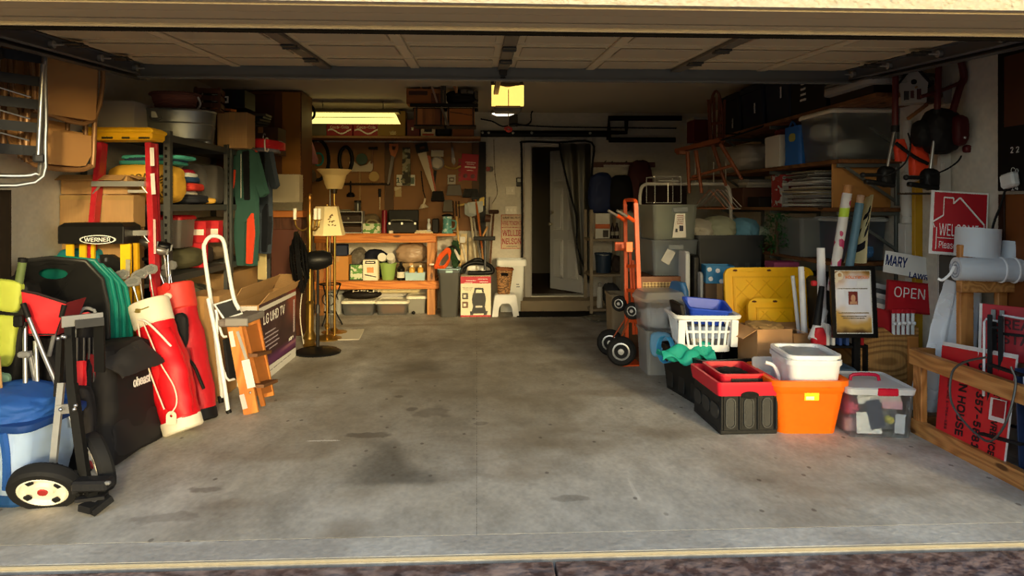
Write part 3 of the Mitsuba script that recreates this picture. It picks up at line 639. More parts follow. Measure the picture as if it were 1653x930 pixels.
gb.add('strap', tube([hp(.48, .03, 1.3), hp(.42, .06, 1.4), hp(.36, .09, 1.2), hp(.2, .11, .9)], .010, 6, 4), BLK)
def pleats(j): return tube([hp(.10, -.02 + .03 * j, 1.0 - .05 * abs(j - 2)), hp(.28, -.01 + .03 * j, 1.17 - .04 * abs(j - 2)), hp(.48, .0 + .028 * j, 1.1 - .05 * abs(j - 2))], .007, 6, 4)
gb.add('pleat', join(*[pleats(j) for j in range(-1, 4)]), C('#a8101c', .55))

def club(label, grip_in, head, kind, mat, shaft=None):
    t = Thing('golf_club', label, 'golf club', (0, 0, 0))
    a, b = np.array(grip_in, float), np.array(head, float)
    t.add('shaft', cyl(a, b, .006, .005, 8), shaft or CHROME)
    if kind == 'iron':
        pol = sg.Polygon([(-.01, .0), (.01, .02), (.045, .035), (.075, .025), (.082, 0), (.07, -.02), (.02, -.028), (-.012, -.02)])
        h = t.add('head', mv(prism(pol.buffer(.004), .014), b[0] - .03, b[1] - .01, b[2] + .01, 0, -20), mat)
        t.add('cavity', mv(prism(pol.buffer(-.011), .018), b[0] - .03, b[1] - .01, b[2] + .01, 0, -20), C('#8b8c88', .4, .6), h)
    elif kind == 'wood':
        h = t.add('head', mv(blob(.125, .10, .065, 5, .0, 1, 2.3), b[0] - .035, b[1], b[2] - .03, 20, 0, 12), mat)
        t.add('face', mv(box(.012, .08, .045, .052, 0, .01, .004), b[0] - .035, b[1], b[2] - .03, 20, 0, 12), GREY, h)
    else:
        t.add('head', join(box(.10, .035, .025, b[0] - .03, b[1], b[2], .006), box(.03, .05, .02, b[0] - .03, b[1] + .02, b[2], .006)), mat)
    t.add('hosel', cyl(b - (b - a) / np.linalg.norm(b - a) * .05, b, .008, n=8), mat)
    return t
top1, top2 = np.array((-2.081, 4.620, 0.773)), np.array((-2.069, 4.980, 0.848))
for i, (u, v, dy) in enumerate((((196), 447, .0), (220, 447, .04), (220, 456, -.05), (233, 440, .06))):
    club('%s iron golf club with a bright steel head in the cream collared bag' % ('leftmost', 'upper middle', 'lower middle', 'rightmost')[i], top1 + [(-.05, -.02, .03, .05)[i], dy, -.2], np.array((-2.144, 4.600, 0.952)) + [(u - 220) * .004, dy, -(v - 450) * .004], 'iron', C('#d3d2cc', .25, .8))
for i, (u, v, k, c, nm) in enumerate(((254, 392, 'wood', '#4b4947', 'large dark grey driver head standing highest in the taller golf bag'), (268, 404, 'wood', '#8c8782', 'silver grey fairway wood head below the dark driver'), (272, 398, 'wood', '#1a1a1c', 'black wood head right beside the dark grey driver'),
                                  (250, 421, 'putter', '#1b1b1d', 'small black putter head left over the red orange collar'), (271, 432, 'iron', '#8f918f', 'grey iron head in the middle of the taller golf bag'), (258, 445, 'iron', '#6f7170', 'dark iron head lowest over the taller golf bag'))):
    club(nm, top2 + [(-.05 + .02 * i), (.03 if i % 2 else -.03), -.2], np.array((-2.157, 5.000, 1.037)) + [(u - 262) * .0043, .02 * (i - 3), -(v - 420) * .0043], k, C(c, .3, .6))

# ---- resin chairs: a black one in front of three nested green ones
def resin_chair(label, at, rz, mat, slot, group=None, edge=None):
    t = Thing('stacking_chair', label, 'chair', at, rz, group=group)
    out = sg.Polygon([(-.24, .0), (-.25, .30), (-.235, .46), (-.17, .555), (0, .575), (.17, .555), (.235, .46), (.25, .30), (.24, .0)]).buffer(.02)
    if slot: out = out.difference(affinity.scale(sg.Point(0, .50).buffer(1, 16), .085, .033))
    b = prism(out, .012)
    v = np.array(b.vertices); b = b.subdivide(); v = np.array(b.vertices); v[:, 1] += .05 * (v[:, 0] / .25) ** 2 - v[:, 2] * .16; b.vertices = v
    t.add('backrest', mv(b, 0, -.20, .45), mat)
    rimr = out.exterior.simplify(.004); pts = np.array(rimr.coords)[:-1]
    t.add('rim', tube([(x, -.20 + .05 * (x / .25) ** 2 - z * .16, .45 + z) for x, z in pts], .013, 8, 0, True), edge or mat)
    t.add('seat', box(.46, .30, .025, 0, -.03, .42, .01), mat)
    for sx in (-1, 1):
        for yy, zz in ((-.20, .44), (.10, .44)): t.add('leg', bar((sx * .22, yy, .44), (sx * .25, yy * 1.08, 0), .045, .03), mat)
resin_chair('black plastic stacking chair with an oval slot in its rounded back', (-2.505, 4.62, .06), 0, C('#1b1b1b', .35), True, edge=C('#2c2c2c', .3))
for i in range(3):
    resin_chair('dark green plastic chair nested behind the black one, %s' % ('nearest to it', 'middle of three', 'outermost of three')[i], (-2.505 + .024 * (i + 1), 4.67 + .04 * i, .0 + .03 * (2 - i)), 0, GREEN, False, 'green nested stacking chairs', C('#157a6c', .3))
bc = Thing('folding_table', 'black folded table standing upright behind the black plastic chair', 'table', (-2.630, 4.98, 0), 0)
bc.add('top', prism(sg.Polygon([(-.225, 0), (.225, 0), (.225, 1.02), (.15, 1.07), (-.10, 1.07), (-.225, 1.01)]).buffer(.008), .05), C('#1d1d1d', .45))
for x in (-.06, .07, .12): bc.add('clip', box(.05 if x < 0 else .015, .02, .03, x, -.03, 1.03, .004), CHROME)
tl = Thing('tote_bag', 'teal and tan zip bag with black handles beside the black plastic chair', 'bag', (-2.69, 5.0, .90))
tl.add('body', crumple(blob(.28, .16, .22, 3, .05, 2.5, 5), .006, 7), C('#1d7f8c', .7)); tl.add('stripe', crumple(mv(blob(.283, .163, .07, 4, .03, 2.5, 6), 0, 0, .05), .004, 7), C('#b9ab8c', .7)); tl.add('trim', crumple(mv(blob(.286, .166, .02, 4, .03, 2.5, 6), 0, 0, .115), .004, 7), C('#4a2d5c', .7))
tl.add('handle', tube([(-.04, -.07, .16), (-.035, -.06, .24), (0, -.03, .27), (.035, -.06, .24), (.05, -.07, .17)], .010, 8, 4), BLK)
carton('cardboard_box', 'tall closed cardboard box holding up the teal bag against the left wall', .30, .24, .90, (-2.68, 5.0, 0))

# ---- steel shelving along the left wall
def shelving(label, x0, x1, y0, y1, levels, zt):
    t = Thing('steel_shelf', label, 'shelf unit', (0, 0, 0)); m = C('#5c5e5d', .45, .6); hole = C('#0f0f0f', .9)
    for x in (x0, x1):
        for y in (y0, y1):
            sx, sy = (1 if x == x0 else -1), (1 if y == y0 else -1)
            p = t.add('post', join(box(.045, .004, zt, x + sx * .0225, y, 0), box(.004, .045, zt, x, y + sy * .0225, 0)), m)
            if x == x1:
                for k in range(int(zt / .055)):
                    z = .05 + k * .055
                    if not any(abs(z + .01 - l) < .05 for l in levels):
                        t.add('slot', box(.016, .003, .022, x - .026, y - .0025, z), hole, p) if y == y0 else t.add('slot', box(.003, .016, .022, x + .0025, y - .02, z), hole, p)
    for z in levels:
        t.add('shelf', join(box(x1 - x0, y1 - y0, .008, (x0 + x1) / 2, (y0 + y1) / 2, z - .008), box(x1 - x0, .008, .05, (x0 + x1) / 2, y0 + .004, z - .05), box(.008, y1 - y0, .05, x1 - .004, (y0 + y1) / 2, z - .05)), m)
    return t
SX0, SX1 = -2.82, -2.20
shelving('grey slotted steel shelf unit by the red ladder, its top carrying a galvanized tub', SX0, SX1, 5.22, 6.44, (1.92, 1.42, .90, .40), 1.95)
shelving('grey slotted steel shelf unit further back with wetsuits hanging from it', SX0, SX1, 6.50, 7.74, (1.92, 1.42, .90, .40), 1.95)

# cartons between wall and ladders
carton('cardboard_box', 'large closed cardboard box on the floor lowest behind the red ladder', .46, .20, 1.26, (-2.597, 5.10, 0))
carton('cardboard_box', 'wide cardboard box with pale taped edges behind the red ladder', .49, .18, .225, (-2.597, 5.09, 1.26), extra=lambda t: [t.add('edge_tape', box(.485, .004, .03, 0, -.092, z), C('#a08050', .4)) for z in (.01, .19)])
carton('cardboard_box', 'open topped small cardboard box topmost behind the red ladder', .44, .18, .13, (-2.614, 5.09, 1.49), open_=True, flaps=(1, 0, 1, 1))

# ---- red fibreglass ladder
rl = Thing('step_ladder', 'tall red step ladder with a yellow top leaning by the steel shelf', 'ladder', (0, 0, 0))
fr_m, st_m = C('#b3202c', .35), C('#a9aaa8', .4, .7)
yt, yb = 5.02, 4.86
rl.add('top', mv(box(.44, .22, .085, 0, 0, 0, .015), *(-2.392, 4.980, 1.851)), C('#f0b416', .4)); rl.add('top', mv(box(.46, .24, .03, 0, 0, 0, .01), *(-2.392, 4.980, 1.897)), C('#f5be1c', .4))
for sl in (-.12, .0, .12): rl.add('slot', box(.07 if sl else .05, .004, .012, -2.339 + sl, 4.868, 1.858), C('#3a2a08', .7))
def ch(p, q, w=.035, d=.07):  # a channel rail
    return join(bar(p, q, w, .012), bar(np.array(p) + (w / 2, d / 2, 0), np.array(q) + (w / 2, d / 2, 0), .006, d))
rl.add('rail', ch((-2.553, 4.950, 1.839), (-2.603, 4.860, 0.845), .032), fr_m); rl.add('rail', ch((-2.234, 4.950, 1.840), (-2.161, 4.860, 0.842), .032), fr_m)
rl.add('rail', ch((-2.553, 4.950, 1.839), (-2.634, 4.800, 0.162), .030), fr_m)
rl.add('rail', ch((-2.234, 4.950, 1.832), (-2.102, 4.800, 0.155), .030), fr_m)
rl.add('rear_rail', bar((-2.565, 5.030, 1.837), (-2.648, 5.030, 0.824), .05, .02), C('#8f1a25', .4)); rl.add('rear_rail', bar((-2.220, 5.030, 1.839), (-2.195, 5.030, 0.822), .04, .02), C('#8f1a25', .4))
rl.add('rear_rail', bar((-2.539, 5.020, 1.837), (-2.606, 5.020, 0.825), .012, .01), C('#b3202c', .4))
for v, u0, u1 in ((297, 154, 236), (374, 148, 241)):
    rl.add('step', join(bar((-2.575, 4.930, 1.558) if v < 300 else (-2.584, 4.900, 1.229), (-2.229, 4.930, 1.558) if v < 300 else (-2.199, 4.900, 1.229), .08, .035)), st_m)
    for s_ in (0, 1):
        a = ((-2.532, 4.910, 1.541), (-2.574, 4.920, 1.491), (-2.252, 4.910, 1.541), (-2.220, 4.920, 1.495)) if v < 300 else ((-2.533, 4.880, 1.213), (-2.578, 4.890, 1.164), (-2.226, 4.880, 1.213), (-2.195, 4.890, 1.167))
        rl.add('brace', bar(a[2 * s_], a[2 * s_ + 1], .02, .006), st_m)
rl.add('rear_brace', bar((-2.577, 5.020, 1.509), (-2.274, 5.020, 1.510), .02, .02), C('#c9c9c4', .4, .5)); rl.add('rear_brace', bar((-2.527, 5.020, 1.509), (-2.577, 5.020, 1.454), .02, .012), C('#c9c9c4', .4, .5))
for v0, v1, c in ((236, 268, '#d9d2cf'), (280, 314, '#cfc8c2'), (360, 410, '#b8a7a2')):
    pass
rl.add('label', bar((-2.196, 4.930, 1.805), (-2.190, 4.925, 1.679), .028, .002), C('#d5d0cc', .5)); rl.add('label', bar((-2.188, 4.920, 1.629), (-2.175, 4.910, 1.487), .028, .002), C('#d5d0cc', .5)); rl.add('label', bar((-2.162, 4.890, 1.320), (-2.149, 4.870, 1.089), .016, .002), C('#c9a9a4', .5))
# ---- yellow ladder with black top
yl = Thing('step_ladder', 'short yellow step ladder with a black lettered top below the red one', 'ladder', (0, 0, 0))
yl.add('top', mv(loft([rrect(.42, .24, .01, 0), rrect(.42, .24, .01, .11), rrect(.36, .20, .01, .135)]), *(-2.499, 4.860, 1.165)), C('#1a1918', .4))
yl.add('tray', mv(box(.30, .12, .012, 0, 0, 0, .003), *(-2.474, 4.860, 1.280)).apply_translation((0, 0, -.0)), C('#2c2927', .5))
ov = affinity.scale(sg.Point(0, 0).buffer(1, 24), .115, .030)
k = yl.add('emblem', mv(prism(ov, .006), -2.451, 4.735, 1.192), C('#e9e7e0', .5)); yl.add('emblem_field', mv(prism(affinity.scale(ov, .9, .78), .006), -2.451, 4.733, 1.192), C('#15130f', .5), k)
yl.add('lettering', mv(fit(text('WERNER', .03, .002), .165, .027), -2.451, 4.730, 1.192), C('#f2f0ea', .5), k)
for u, w in ((113, .02), (126, .018), (136, .012)): yl.add('rail', bar((-2.661 + (u - 113) * .0042, 4.80 + (u - 113) * .004, .02), (-2.661 + (u - 113) * .0042, 4.80 + (u - 113) * .004, 1.16), w * 2.2, .02), YEL)
yl.add('rail', join(bar((-2.281, 4.77, .02), (-2.305, 4.80, 1.16), .065, .02)), YEL); yl.add('rail', bar((-2.262, 4.90, .02), (-2.286, 4.90, 1.16), .03, .03), C('#d8a514', .5))
yl.add('label', bar((-2.276, 4.757, .82), (-2.276, 4.768, 1.06), .028, .002), C('#a39c80', .5))
for z in (.30, .58, .86): yl.add('step', box(.33, .09, .03, -2.486, 4.83, z, .005), C('#b5b5b0', .4, .6))

# ---- chairs hung on the left wall, high up
def hung_chair(label, at, rz, ry=0, group=None, lawn=False):
    t = Thing('folding_chair', label, 'folding chair', at, rz, 0, ry, group)
    if not lawn:
        m, pad = C('#8a6440', .4, .2), C('#a87c4c', .6)
        t.add('frame', tube([(-.2, 0, 1.02), (-.205, 0, .12), (-.18, 0, .03), (-.1, 0, 0), (.1, 0, 0), (.18, 0, .03), (.205, 0, .12), (.2, 0, 1.02)], .015, 10, 5), m)
        t.add('rear_frame', tube([(-.175, .05, .95), (-.18, .05, .36), (-.15, .05, .33), (.15, .05, .33), (.18, .05, .36), (.175, .05, .95)], .013, 10, 4), m)
        t.add('backrest', crumple(prism(sg.Polygon([(-.18, .22), (-.185, .10), (-.15, .03), (-.1, .02), (.1, .02), (.15, .03), (.185, .10), (.18, .22)]), .02, 0), .0, 1), pad)
        t.add('seat', join(mv(prism(sg.box(-.15, -.22, .15, .22).buffer(.03), .025), 0, -.035, .56)), pad); t.add('seat_frame', tube([(-.18, -.03, .32), (.18, -.03, .32), (.19, -.03, .82), (-.19, -.03, .82)], .014, 8, 4, True), m)
    else:
        m = C('#c2c3c4', .25, .9)
        t.add('frame', tube([(-.24, 0, 1.0), (-.245, 0, .1), (-.22, 0, .02), (-.1, 0, 0), (.1, 0, 0), (.22, 0, .02), (.245, 0, .1), (.24, 0, 1.0)], .014, 10, 4), m)
        t.add('leg', tube([(.235, -.04, .62), (.25, -.05, .2), (.21, -.05, -.03), (-.2, -.05, -.03), (-.25, -.05, .2), (-.235, -.04, .62)], .013, 10, 4), m)
        t.add('arm', cyl((.22, -.08, .62), (.215, -.085, .12), .013), m)
        for k in range(6): t.add('web', box(.46, .004, .055, 0, .012, .12 + k * .13), C('#23262e', .7))
        for k in range(3): t.add('zigzag_wire', tube([(.18, -.03, .20 + .12 * k), (.0, -.03, .24 + .12 * k), (-.18, -.03, .20 + .12 * k)], .005, 6), m)
        t.add('joint', box(.05, .04, .05, .22, -.06, .08, .008), C('#333438', .4))
    return t
hung_chair('front most brown padded folding chair hung upside down high on the left wall', (-2.505, 4.420, 1.636), 63, 2)
hung_chair('brown folding chair hung directly behind the front most hanging one', (-2.583, 4.480, 1.662), 66, 2)
hung_chair('brown folding chair hung last in the row nearest the silver lawn chair', (-2.650, 4.420, 1.718), 70, 2)
hung_chair('silver tube lawn chair hung at the far left by the opening', (-2.625, 3.950, 1.579), 42, 2, lawn=True)
wh = Thing('wall_hooks', 'dark steel hooks on the left wall carrying the hanging chairs', 'hook', (0, 0, 0))
for y in (3.95, 4.40, 4.47): wh.add('hook', tube([(XL, y, 2.22), (XL + .28, y, 2.20), (XL + .30, y, 2.25)], .012, 8, 3), C('#3a3530', .5, .5))
one('post', 'dark upright steel post beside the left wall below the lawn chair', 'post', join(box(.06, .012, 1.5, 0, 0, 0), box(.012, .06, 1.5, -.024, .03, 0)), C('#33291f', .5, .4), (-2.625, 4.1, 0))

# ---- on top of the shelf
carton('storage_box', 'plain pale grey box on the shelf top left of the galvanized tub', .36, .3, .25, (-2.651, 5.42, 1.92), tape=False, mat=C('#a89f92', .7))
one('cloth_bundle', 'dark bundled cloth lying behind the pale grey box on the shelf top', 'cloth', crumple(blob(.30, .22, .20, 5, .1), .01, 6), C('#4d4540', .8), (-2.648, 5.72, 1.92))
gt = Thing('wash_tub', 'oval galvanized wash tub on top of the steel shelf', 'tub', (-2.296, 5.62, 1.92), 12)
zn = C('#8d9292', .35, .8)
an = np.arange(40) / 40 * 6.2832
def ov_(a, b, z): return np.c_[np.cos(an) * a, np.sin(an) * b, np.full(40, z)]
gt.add('body', loft([ov_(.225, .17, 0), ov_(.245, .185, .11), ov_(.25, .19, .115), ov_(.247, .187, .12), ov_(.262, .20, .205), ov_(.272, .21, .215), ov_(.262, .20, .222), ov_(.253, .19, .21), ov_(.215, .16, .01)]), zn)
gt.add('handle', tube([(-.16, -.155, .17), (-.165, -.17, .14), (-.12, -.185, .13), (-.08, -.19, .15)], .008, 8, 4), C('#6a6e6e', .4, .7)); gt.add('handle_plate', box(.09, .01, .05, -.12, -.165, .145, .003), zn)
wb_ = Thing('wicker_basket', 'round wicker basket resting in the galvanized tub', 'basket', (-2.319, 5.60, 2.09))
lo = []
for k in range(15): lo += [ov_(.12 + .05 * k / 14 + .006 * (k % 2), .10 + .045 * k / 14 + .006 * (k % 2), .012 * k)]
wb_.add('weave', crumple(loft(lo + [ov_(.155, .135, .17), ov_(.11, .09, .02)]), .006, 40), C('#7a4a3c', .8))
wb_.add('rim', tube([(math.cos(a) * .178, math.sin(a) * .152, .17) for a in np.linspace(0, 6.2832, 30)[:-1]], .012, 8, 0, True), C('#5e382e', .8)); wb_.add('handle', tube([(.17, 0, .16), (.19, .0, .10), (.16, -.02, .04)], .008, 6, 4), C('#c4beb6', .5))
bk_ = Thing('bucket', 'tall galvanized bucket right of the wash tub on the shelf top', 'bucket', (-2.248, 6.02, 1.92))
bk_.add('body', lathe([(.06, 0), (.085, .25), (.092, .26), (.085, .265), (.055, .01)], 28), zn); bk_.add('band', lathe([(.075, .12), (.079, .13), (.077, .14), (.073, .13)], 28), zn)
one('crate', 'small dark brown wooden crate above the galvanized bucket', 'crate', join(box(.20, .2, .012, 0, 0, 0), *[box(.2, .012, .04, 0, -.1, .02 + .06 * k) for k in range(3)], *[box(.012, .2, .04, sx * .1, 0, .02 + .06 * k) for k in range(3) for sx in (-1, 1)], *[box(.02, .02, .19, sx * .09, sy * .09, 0) for sx in (-1, 1) for sy in (-1, 1)]), 'm_darkwood', (-2.243, 6.1, 2.20), 10)
carton('cardboard_box', 'tall narrow brown box right of the galvanized bucket on the shelf top', .26, .24, .32, (-2.174, 6.56, 1.92))
one('short_board', 'short pale board lying across the brown box on the shelf top', 'board', box(.30, .06, .02, ch=.003), 'm_pine', (-2.237, 6.4, 2.25), -35, 0, 8)
def pr(t):
    m = C('#bdb9ae', .6)
    for z in (.05, .07, .09, .11): t.add('print', box(.05, .002, .006, -.08, -.152, z), m)
    t.add('print', prism(sg.box(-.02, .04, .04, .10).difference(sg.box(-.008, .055, .025, .085)), .003, -.152), m)
carton('cardboard_box', 'black box with a white square print near the ceiling above the shelf', .36, .3, .16, (-2.229, 6.55, 2.275), tape=False, mat=C('#121211', .5), extra=pr)
for i in range(5):
    one('game_box', 'thin dark flat box stacked askew beside the black printed box, %s' % ('lowest', 'second from below', 'middle one', 'second from top', 'topmost')[i], 'box', box(.26, .2, .026, ch=.003), C(('#3b3426', '#2b2a28', '#4a3b28', '#22272c', '#4b4434')[i], .5), (-2.27 + .012 * i, 7.28, 2.192 + .0265 * i), -25 + 6 * i, group='thin flat boxes near the ceiling')
carton('cardboard_box', 'dark brown closed carton on the rear shelf top near the wood cabinet', .34, .3, .27, (-2.153, 7.36, 1.92), mat=C('#4c2f1c', .7))
one('tray', 'grey plastic tray with a pale rim on the rear shelf top', 'tray', tub(.26, .34, .10, .85, .004, .012, .012, .03), C('#8d8d8f', .4), (-2.050, 7.1, 1.93), 12)
ec = Thing('extension_cable', 'red coiled extension cord with white ties on the rear shelf edge', 'cord', (-2.047, 6.95, 1.92))
for k in range(6): ec.add('loop', tube([(-.14 + .01 * k, -.1, .03 + .012 * k), (.02, -.2, .04 + .013 * k), (.16, -.1, .03 + .012 * k), (.16, .1, .03 + .01 * k), (-.12, .1, .03 + .01 * k)], .012, 6, 5, True), C('#b81d24', .5))
for x in (-.08, .07): ec.add('tie', tube([(x, -.19, .0), (x, -.20, .10), (x, -.1, .12), (x, -.09, .01)], .007, 6, 3, True), C('#d9d6d0', .5))

# ---- contents of the shelf
ys = Thing('cushion', 'yellow cushion sack with dark script on the shelf behind the red ladder', 'cushion', (-2.463, 5.46, 1.42))
ys.add('cover', crumple(blob(.50, .34, .30, 4, .06, 2, 4), .006, 6), C('#dba83c', .7))
for s_, x, z, r_ in (('BOSCA', -.03, .19, -6), ('tiki', .19, .17, 60), ('hut', .17, .07, -35)): ys.add('lettering', mv(text(s_, .05, .004), x, -.172, z, 0, 0, r_), C('#5b4210', .7))
for i, (z, c, w) in enumerate(((.30, '#3b8f86', .42), (.325, '#2c3f56', .38), (.34, '#4fb3a4', .46))): one('towel', 'folded %s towel on top of the yellow cushion' % ('teal', 'navy', 'bright aqua')[i], 'towel', crumple(mv(blob(w, .30, .035, i, .04, 2, 6), 0, 0, 0), .003, 9), C(c, .8), (-2.419 + .02 * i, 5.47, 1.42 + z - .01))
for i, (c, w, z, x, nm) in enumerate((('#23262f', .36, .0, .02, 'dark navy folded garment lowest in the shelf pile'), ('#e8e2d6', .26, .055, -.02, 'white rumpled cloth in the shelf pile over the dark garment'), ('#e07a2c', .24, .10, -.03, 'orange folded cloth in the middle of the shelf pile'), ('#c8382c', .12, .10, .12, 'bright red cloth at the right of the shelf pile'),
                                      ('#2a4a70', .28, .155, .0, 'blue folded cloth under the white one near the top of the shelf pile'), ('#dfe5dd', .28, .185, -.01, 'white folded cloth second from the top of the shelf pile'), ('#b8203a', .27, .21, -.02, 'crimson folded cloth topmost in the shelf pile'))):
    one('folded_cloth', nm, 'cloth', crumple(blob(w * 1.1, .30, .064 if i else .08, 20 + i, .07, 2.2, 4), .006, 8), C(c, .8), (-2.42 + x, 5.88, 1.42 + z * 1.06), -6 + 4 * i)
one('pillow', 'grey rounded pillow standing on the shelf behind the coloured cloth pile', 'pillow', crumple(blob(.24, .16, .34, 33, .06, 2, 3), .006, 7), C('#5c5a58', .8), (-2.42, 6.22, 1.42))
gx = Thing('cooler_box', 'dark grey soft box with white lettering on the middle shelf', 'bag', (-2.34, 6.30, 1.42))
gx.add('body', crumple(blob(.24, .20, .34, 31, .02, 2, 7), .004, 7), C('#4a4744', .7)); gx.add('lettering', mv(text('Ozark', .03, .003), -.07, -.105, .17, 0, 0, 80), C('#cfcac2', .6))
one('shoe', 'yellowish shoe at the front of the middle shelf right of the cloth pile', 'shoe', crumple(blob(.18, .08, .055, 12, .06, 2, 3), .004, 9), C('#c99a3a', .6), (-2.27, 6.06, 1.42), 20)
def red_bin(label, at, w=.22, d=.30):
    t = Thing('storage_bin', label, 'storage bin', at)
    t.add('body', tubs(w, d, .22, .88, .004, .006, .01, .03), clear('#c8c2bc', .3, .6)); t.add('lid', mv(lid(w + .02, d + .02, .03, .03), 0, 0, .22), C('#a3161d', .5)); t.add('contents', mv(blob(w * .75, d * .75, .17, 3, .08), 0, 0, .01), C('#6b5a4c', .8))
red_bin('clear bin with a dark red lid on the third shelf, nearest the red ladder', (-2.388, 5.75, .90 + .18)); red_bin('clear bin with a dark red lid on the third shelf, right behind the steel post', (-2.54, 6.06, .90 + .18), .26)
one('blanket', 'rolled olive drab blanket bag on the third shelf behind the golf clubs', 'blanket', crumple(blob(.40, .34, .18, 41, .06, 2, 3), .008, 6), C('#4d4a34', .8), (-2.42, 5.86, .90))
one('blanket', 'dark folded blanket under the red lidded clear bins on the third shelf', 'blanket', crumple(blob(.50, .40, .18, 43, .06, 2, 4), .006, 6), C('#2f2c28', .8), (-2.52, 6.16, .90))
def rb(t):
    t.add('print', box(.12, .002, .05, 0, -.056, .07), C('#e9ded2', .5)); t.add('print', lathe([(0, 0), (.02, 0), (0, .003)], 14).apply_transform(TF(-.05, -.057, .14, 0, 90)), C('#efe6dc', .5))
for i, (u, v, w) in enumerate(((336, 382, .15), (358, 372, .13), (357, 415, .11))):
    carton('product_box', 'small red product box on the third shelf, %s' % ('left one with white mark', 'taller one to the right', 'lowest behind the stool handle')[i], w, .11, .19 if i < 2 else .2, (-2.36 + (.0, .06, .06)[i], (6.18, 6.34, 6.02)[i], (1.09, 1.09, .90)[i]), tape=False, mat=C('#c0202a', .5), extra=rb)
one('plastic_bag', 'pale translucent plastic bag on the third shelf among the product boxes', 'bag', crumple(blob(.25, .2, .2, 51, .1, 3, 2.5), .012, 9), C('#a89c88', .4), (-2.60, 6.32, 1.08))
one('camouflage_bag', 'olive camouflage bag lying on the low shelf behind the white step stool', 'bag', crumple(blob(.42, .6, .30, 55, .07, 2, 3), .012, 6), proc_mat('m_camo', lambda p, n, uv: mix(mix((.12, .115, .06), (.045, .04, .03), smoothstep(.48, .52, fbm(p.x * 12, p.y * 12, p.z * 12, 2))), (.25, .22, .14), smoothstep(.55, .58, fbm(p.x * 14 + 5, p.y * 14, p.z * 14 + 2, 2))), .8), (-2.48, 6.15, .44))
one('storage_bag', 'black soft bag on the lowest shelf behind the golf bags', 'bag', crumple(blob(.50, .55, .36, 57, .05, 2, 4), .01, 6), C('#161616', .8), (-2.50, 5.62, .40))
one('storage_bag', 'beige rumpled clothes bag on the third shelf of the rear unit', 'bag', crumple(blob(.45, .5, .40, 58, .08, 2, 3.5), .012, 6), C('#7c6a54', .8), (-2.50, 6.9, .90))
one('storage_bag', 'dark grey bag on the middle shelf of the rear unit', 'bag', crumple(blob(.48, .8, .34, 59, .05, 2, 5), .01, 6), C('#2b2a2a', .8), (-2.52, 7.05, 1.42))
carton('cardboard_box', 'brown box on the lowest shelf of the rear steel unit', .5, .8, .38, (-2.52, 7.1, .40))

# ---- wetsuits hanging from the rear unit
def wetsuit(label, at, cols, seed, s=1.0, rz=-62):
    t = Thing('wetsuit', label, 'wetsuit', at, rz)
    out = [(-.12, 1.02), (-.05, 1.08), (.05, 1.08), (.12, 1.02), (.19, .80), (.24, .66), (.17, .62), (.12, .74), (.115, .55), (.13, .30), (.10, .0), (.015, .0), (.01, .40), (-.01, .40), (-.015, .0), (-.10, .0), (-.13, .30), (-.115, .55), (-.12, .74), (-.17, .62), (-.24, .66), (-.19, .80)]
    def soft(poly, th, y): return crumple(prism(sg.Polygon(poly).buffer(-.012).buffer(.012, 3), th, y).subdivide().subdivide(), .008, 6, seed)
    t.add('body', soft([(x * s, z) for x, z in out], .05, 0), C(cols[0], .75))
    t.add('leg_panel', soft([(.02, .02), (.09, .02), (.12, .30), (.10, .50), (.03, .42)], .05, -.012), C(cols[1], .75)); t.add('sleeve_panel', soft([(-.19, .78), (-.235, .67), (-.17, .63), (-.12, .74), (-.10, .92)], .05, -.012), C(cols[1], .75))
    t.add('chest_panel', soft([(-.02, 1.04), (.05, 1.05), (.06, .60), (.0, .60)], .05, -.012), C('#15171a', .75)); t.add('zip', box(.006, .006, .40, -.03, -.042, .62), C('#c9c6bd', .4))
    t.add('hanger', tube([(-.12, 0, 1.04), (0, 0, 1.10), (.12, 0, 1.04), (-.12, 0, 1.04)], .007, 6), C('#c0473c', .5)); t.add('hook', tube([(0, 0, 1.10), (0, 0, 1.15), (.02, 0, 1.17), (.03, 0, 1.15)], .005, 6, 3), CHROME)
wetsuit('green and orange wetsuit hanging from the rear steel shelf', (-2.10, 6.62, .86), ('#31564f', '#e04a2c'), 1, rz=-25)
wetsuit('slate blue and black wetsuit hanging behind the green and orange one', (-2.08, 7.05, .94), ('#3b4654', '#20242c'), 2, .9, rz=-35)
one('paper_sheet', 'cream sheet hanging at the rear end of the steel shelf below the wetsuits', 'sheet', box(.12, .01, .36, ch=.002), C('#e0cf98', .7), (-2.184 + .02, 7.3, .66), -30)

# ---- wood cabinets beyond the shelf
wc = Thing('wall_cabinet', 'brown wooden wall cabinet high beside the pegboard', 'cabinet', (0, 0, 0))
wc.add('body', box(.92, .5, 1.16, -2.38, 8.16, 1.50, .004), C('#5b3417', .6)); wc.add('side', box(.20, .012, 1.14, -2.03, 7.905, 1.51, .003), C('#8c5a1e', .55)); wc.add('door', box(.42, .016, .72, -2.42, 7.90, 1.90, .004), C('#4a2712', .55))
carton('storage_box', 'off white box hung under the brown wall cabinet', .30, .16, .30, (-2.037, 7.76, 1.440), tape=False, mat=C('#b5aa92', .6))
dk = Thing('cabinet', 'dark reddish wooden cabinet standing behind the pedestal fan', 'cabinet', (-2.044 - .05, 8.0, 0))
dk.add('body', box(.40, .4, 1.28, ch=.004), 'm_darkwood'); dk.add('top', box(.44, .44, .07, 0, 0, 1.28, .006), C('#b4692c', .5)); dk.add('door', box(.30, .012, 1.0, .0, -.206, .15, .004), C('#4f2414', .5)); dk.add('knob', lathe([(0, 0), (.012, 0), (.016, .015), (0, .022)], 12).apply_transform(TF(.12, -.212, .7, 0, 90)), C('#b49a5a', .3, .8))

